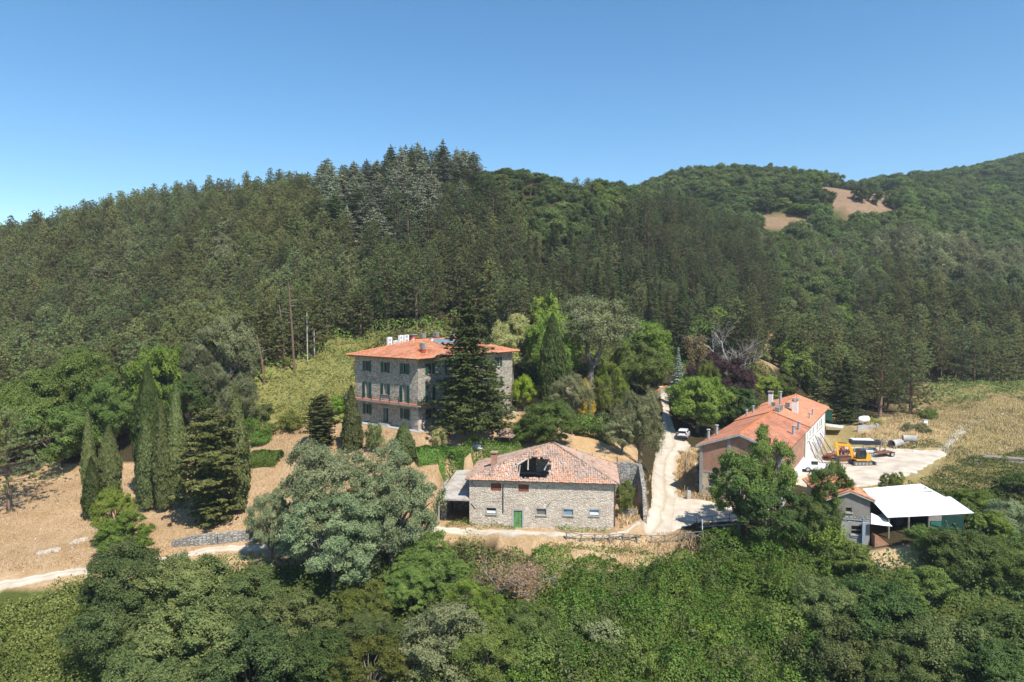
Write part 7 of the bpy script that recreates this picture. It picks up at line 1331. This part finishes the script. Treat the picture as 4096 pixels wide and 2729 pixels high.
cover('undergrowth', 'green brambles on the bank beyond the white shed', 'undergrowth', [(3560, 1985), (3660, 1960), (3720, 1925), (3850, 1860), (4000, 1830), (4200, 1790), (4200, 2110), (3900, 2110), (3830, 2040), (3720, 1975), (3690, 1940)], foliage('bank scrub', (.10, .15, .035), (.23, .26, .08)), 34, .15, 1.2, .3, 16, wob=2.4, d0=76.)
cover('weeds', 'green weeds among the concrete pipes by the yard', 'weeds', [(3560, 1785), (3640, 1755), (3760, 1765), (3760, 1795), (3640, 1798)], 'oak', 40, .05, .5, .22, 17, wob=1.4, d0=100.)
cover('dry_grass', 'dry straw coloured grass on the sunny slope', 'grass', [(-150, 1900), (560, 1870), (760, 1770), (1040, 1700), (1420, 1710), (1700, 1740), (1900, 1740), (1880, 1800), (1780, 2080), (1000, 2160), (600, 2240), (200, 2280), (-150, 2310)], STRAW, 26, .0, .25, .42, 18, wob=3., asp=.22, upright=True, d0=70., tintnoise=6.)
cover('dry_grass', 'dry straw coloured grass on the bank below the fence', 'grass', [(2150, 2170), (2780, 2130), (2800, 2240), (2620, 2290), (2460, 2285), (2150, 2255)], STRAW, 40, .0, .5, .5, 19, wob=2., asp=.2, upright=True, d0=70.)
cover('dry_grass', 'tall dry grass between the barn and the lane', 'grass', [(2470, 2120), (2530, 2090), (2585, 2040), (2590, 1960), (2600, 1880), (2575, 1990), (2540, 2050), (2480, 2080)], STRAW, 60, .3, .5, .6, 20, wob=2., asp=.2, upright=True, d0=80.)
cover('dry_grass', 'dry grass strip along the workshop plinth', 'grass', [(2710, 1990), (2703, 1860), (2715, 1815), (2785, 1800), (2785, 1975), (2920, 2000), (3020, 2012), (3000, 2026), (2850, 2010)], STRAW, 40, .1, .5, .55, 21, wob=2., asp=.2, upright=True, d0=85.)
cover('meadow_grass', 'mixed dry and green grass of the meadow beyond the yard', 'grass', [(3420, 1780), (3480, 1700), (3620, 1660), (3720, 1620), (3850, 1590), (4200, 1590), (4200, 1820), (3900, 1850), (3780, 1900), (3700, 1930), (3790, 1820), (3760, 1800), (3560, 1790)], foliage('meadow grass', (.26, .225, .09), (.56, .43, .23), .25, .05, .0), 16, .1, .5, .55, 22, wob=4., asp=.25, upright=True, d0=95., tintnoise=7.)
def hedge(label, pts, w, h, seed, col='hedge', at=None):
    """A clipped leafy hedge along photo points."""
    rng = np.random.default_rng(seed); A = np.array([G(*p) if len(p) == 2 else g3(*S(*p)[:2]) for p in pts]); N = 9000; k = rng.random(N) * (len(A) - 1); i = k.astype(int); f = (k - i)[:, None]; c = A[i] * (1 - f) + A[i + 1] * f; d = unit(A[i + 1] - A[i]); sd = np.stack([-d[:, 1], d[:, 0], 0 * d[:, 0]], 1)
    th = rng.uniform(0, math.pi, N); lp = 1 + .5 * (fbm(c[:, 0] / 1.3, th * 1.5, seed, 3) - .5); p = c + sd * (np.cos(th) * w / 2 * lp)[:, None]; p[:, 2] = H(p[:, 0], p[:, 1]) + np.sin(th) ** .5 * h * lp * rng.uniform(.8, 1.03, N) * np.where(rng.random(N) < .25, rng.random(N), 1)
    nn = sd * np.cos(th)[:, None] + np.array([0, 0, 1.]) * np.sin(th)[:, None] + rng.normal(0, .5, (N, 3)); q = cards(p, nn, .22 * rng.uniform(.6, 1.4, N), .6, rng); V = q.reshape(-1, 3)
    o = thing('hedge', label, 'hedge', tuple(A[0])); V = V - A[0]; link('leaves', mesh_np('leaves', V, np.arange(len(V)).reshape(-1, 4), MF[col], tint=rng.random(N)), o)
    t = MB(); [t.tube([tuple(a - A[0] - (0, 0, .4)), tuple(a - A[0] + (0, 0, h * .7))], .05, 5) for a in A]; t.build('stems', M_BARK, o)
hedge('clipped hedge across the dry slope below the villa terrace', [(1000, 1855), (1060, 1852), (1120, 1850)], 2.4, 1.6, 1)
hedge('leafy hedge below the villa lawn beside the split cypress', [(1665, 1850, 95.3), (1740, 1845, 96.3), (1800, 1842, 97.6), (1840, 1842, 98.6)], 2.6, 1.7, 2)
hedge('bright hedge running behind the barn roof', [(1838, 1890, 97.2), (1850, 1860, 98.8), (1930, 1838, 100.2), (2000, 1838, 101), (2080, 1835, 102)], 2.4, 1.5, 3)
# ============================================================ AIR
zmax = max(float(GZ.max()) + 25, 230.); zmin = float(GZ.min()) - 1.5
q = MB(); q.box(-640, 920, -90, 1140, zmin, zmax)
m = bpy.data.materials.new('air'); m.use_nodes = True; nt = m.node_tree; nt.nodes.clear(); ou = nt.nodes.new('ShaderNodeOutputMaterial'); pv = nt.nodes.new('ShaderNodeVolumePrincipled')
pv.inputs['Color'].default_value = (.82, .91, 1, 1); pv.inputs['Density'].default_value = HAZE_D; pv.inputs['Anisotropy'].default_value = .2; nt.links.new(pv.outputs[0], ou.inputs['Volume'])
hz = q.build('haze', m); tag(hz, 'faint pale haze softening the far hills', 'haze', None, 'stuff')
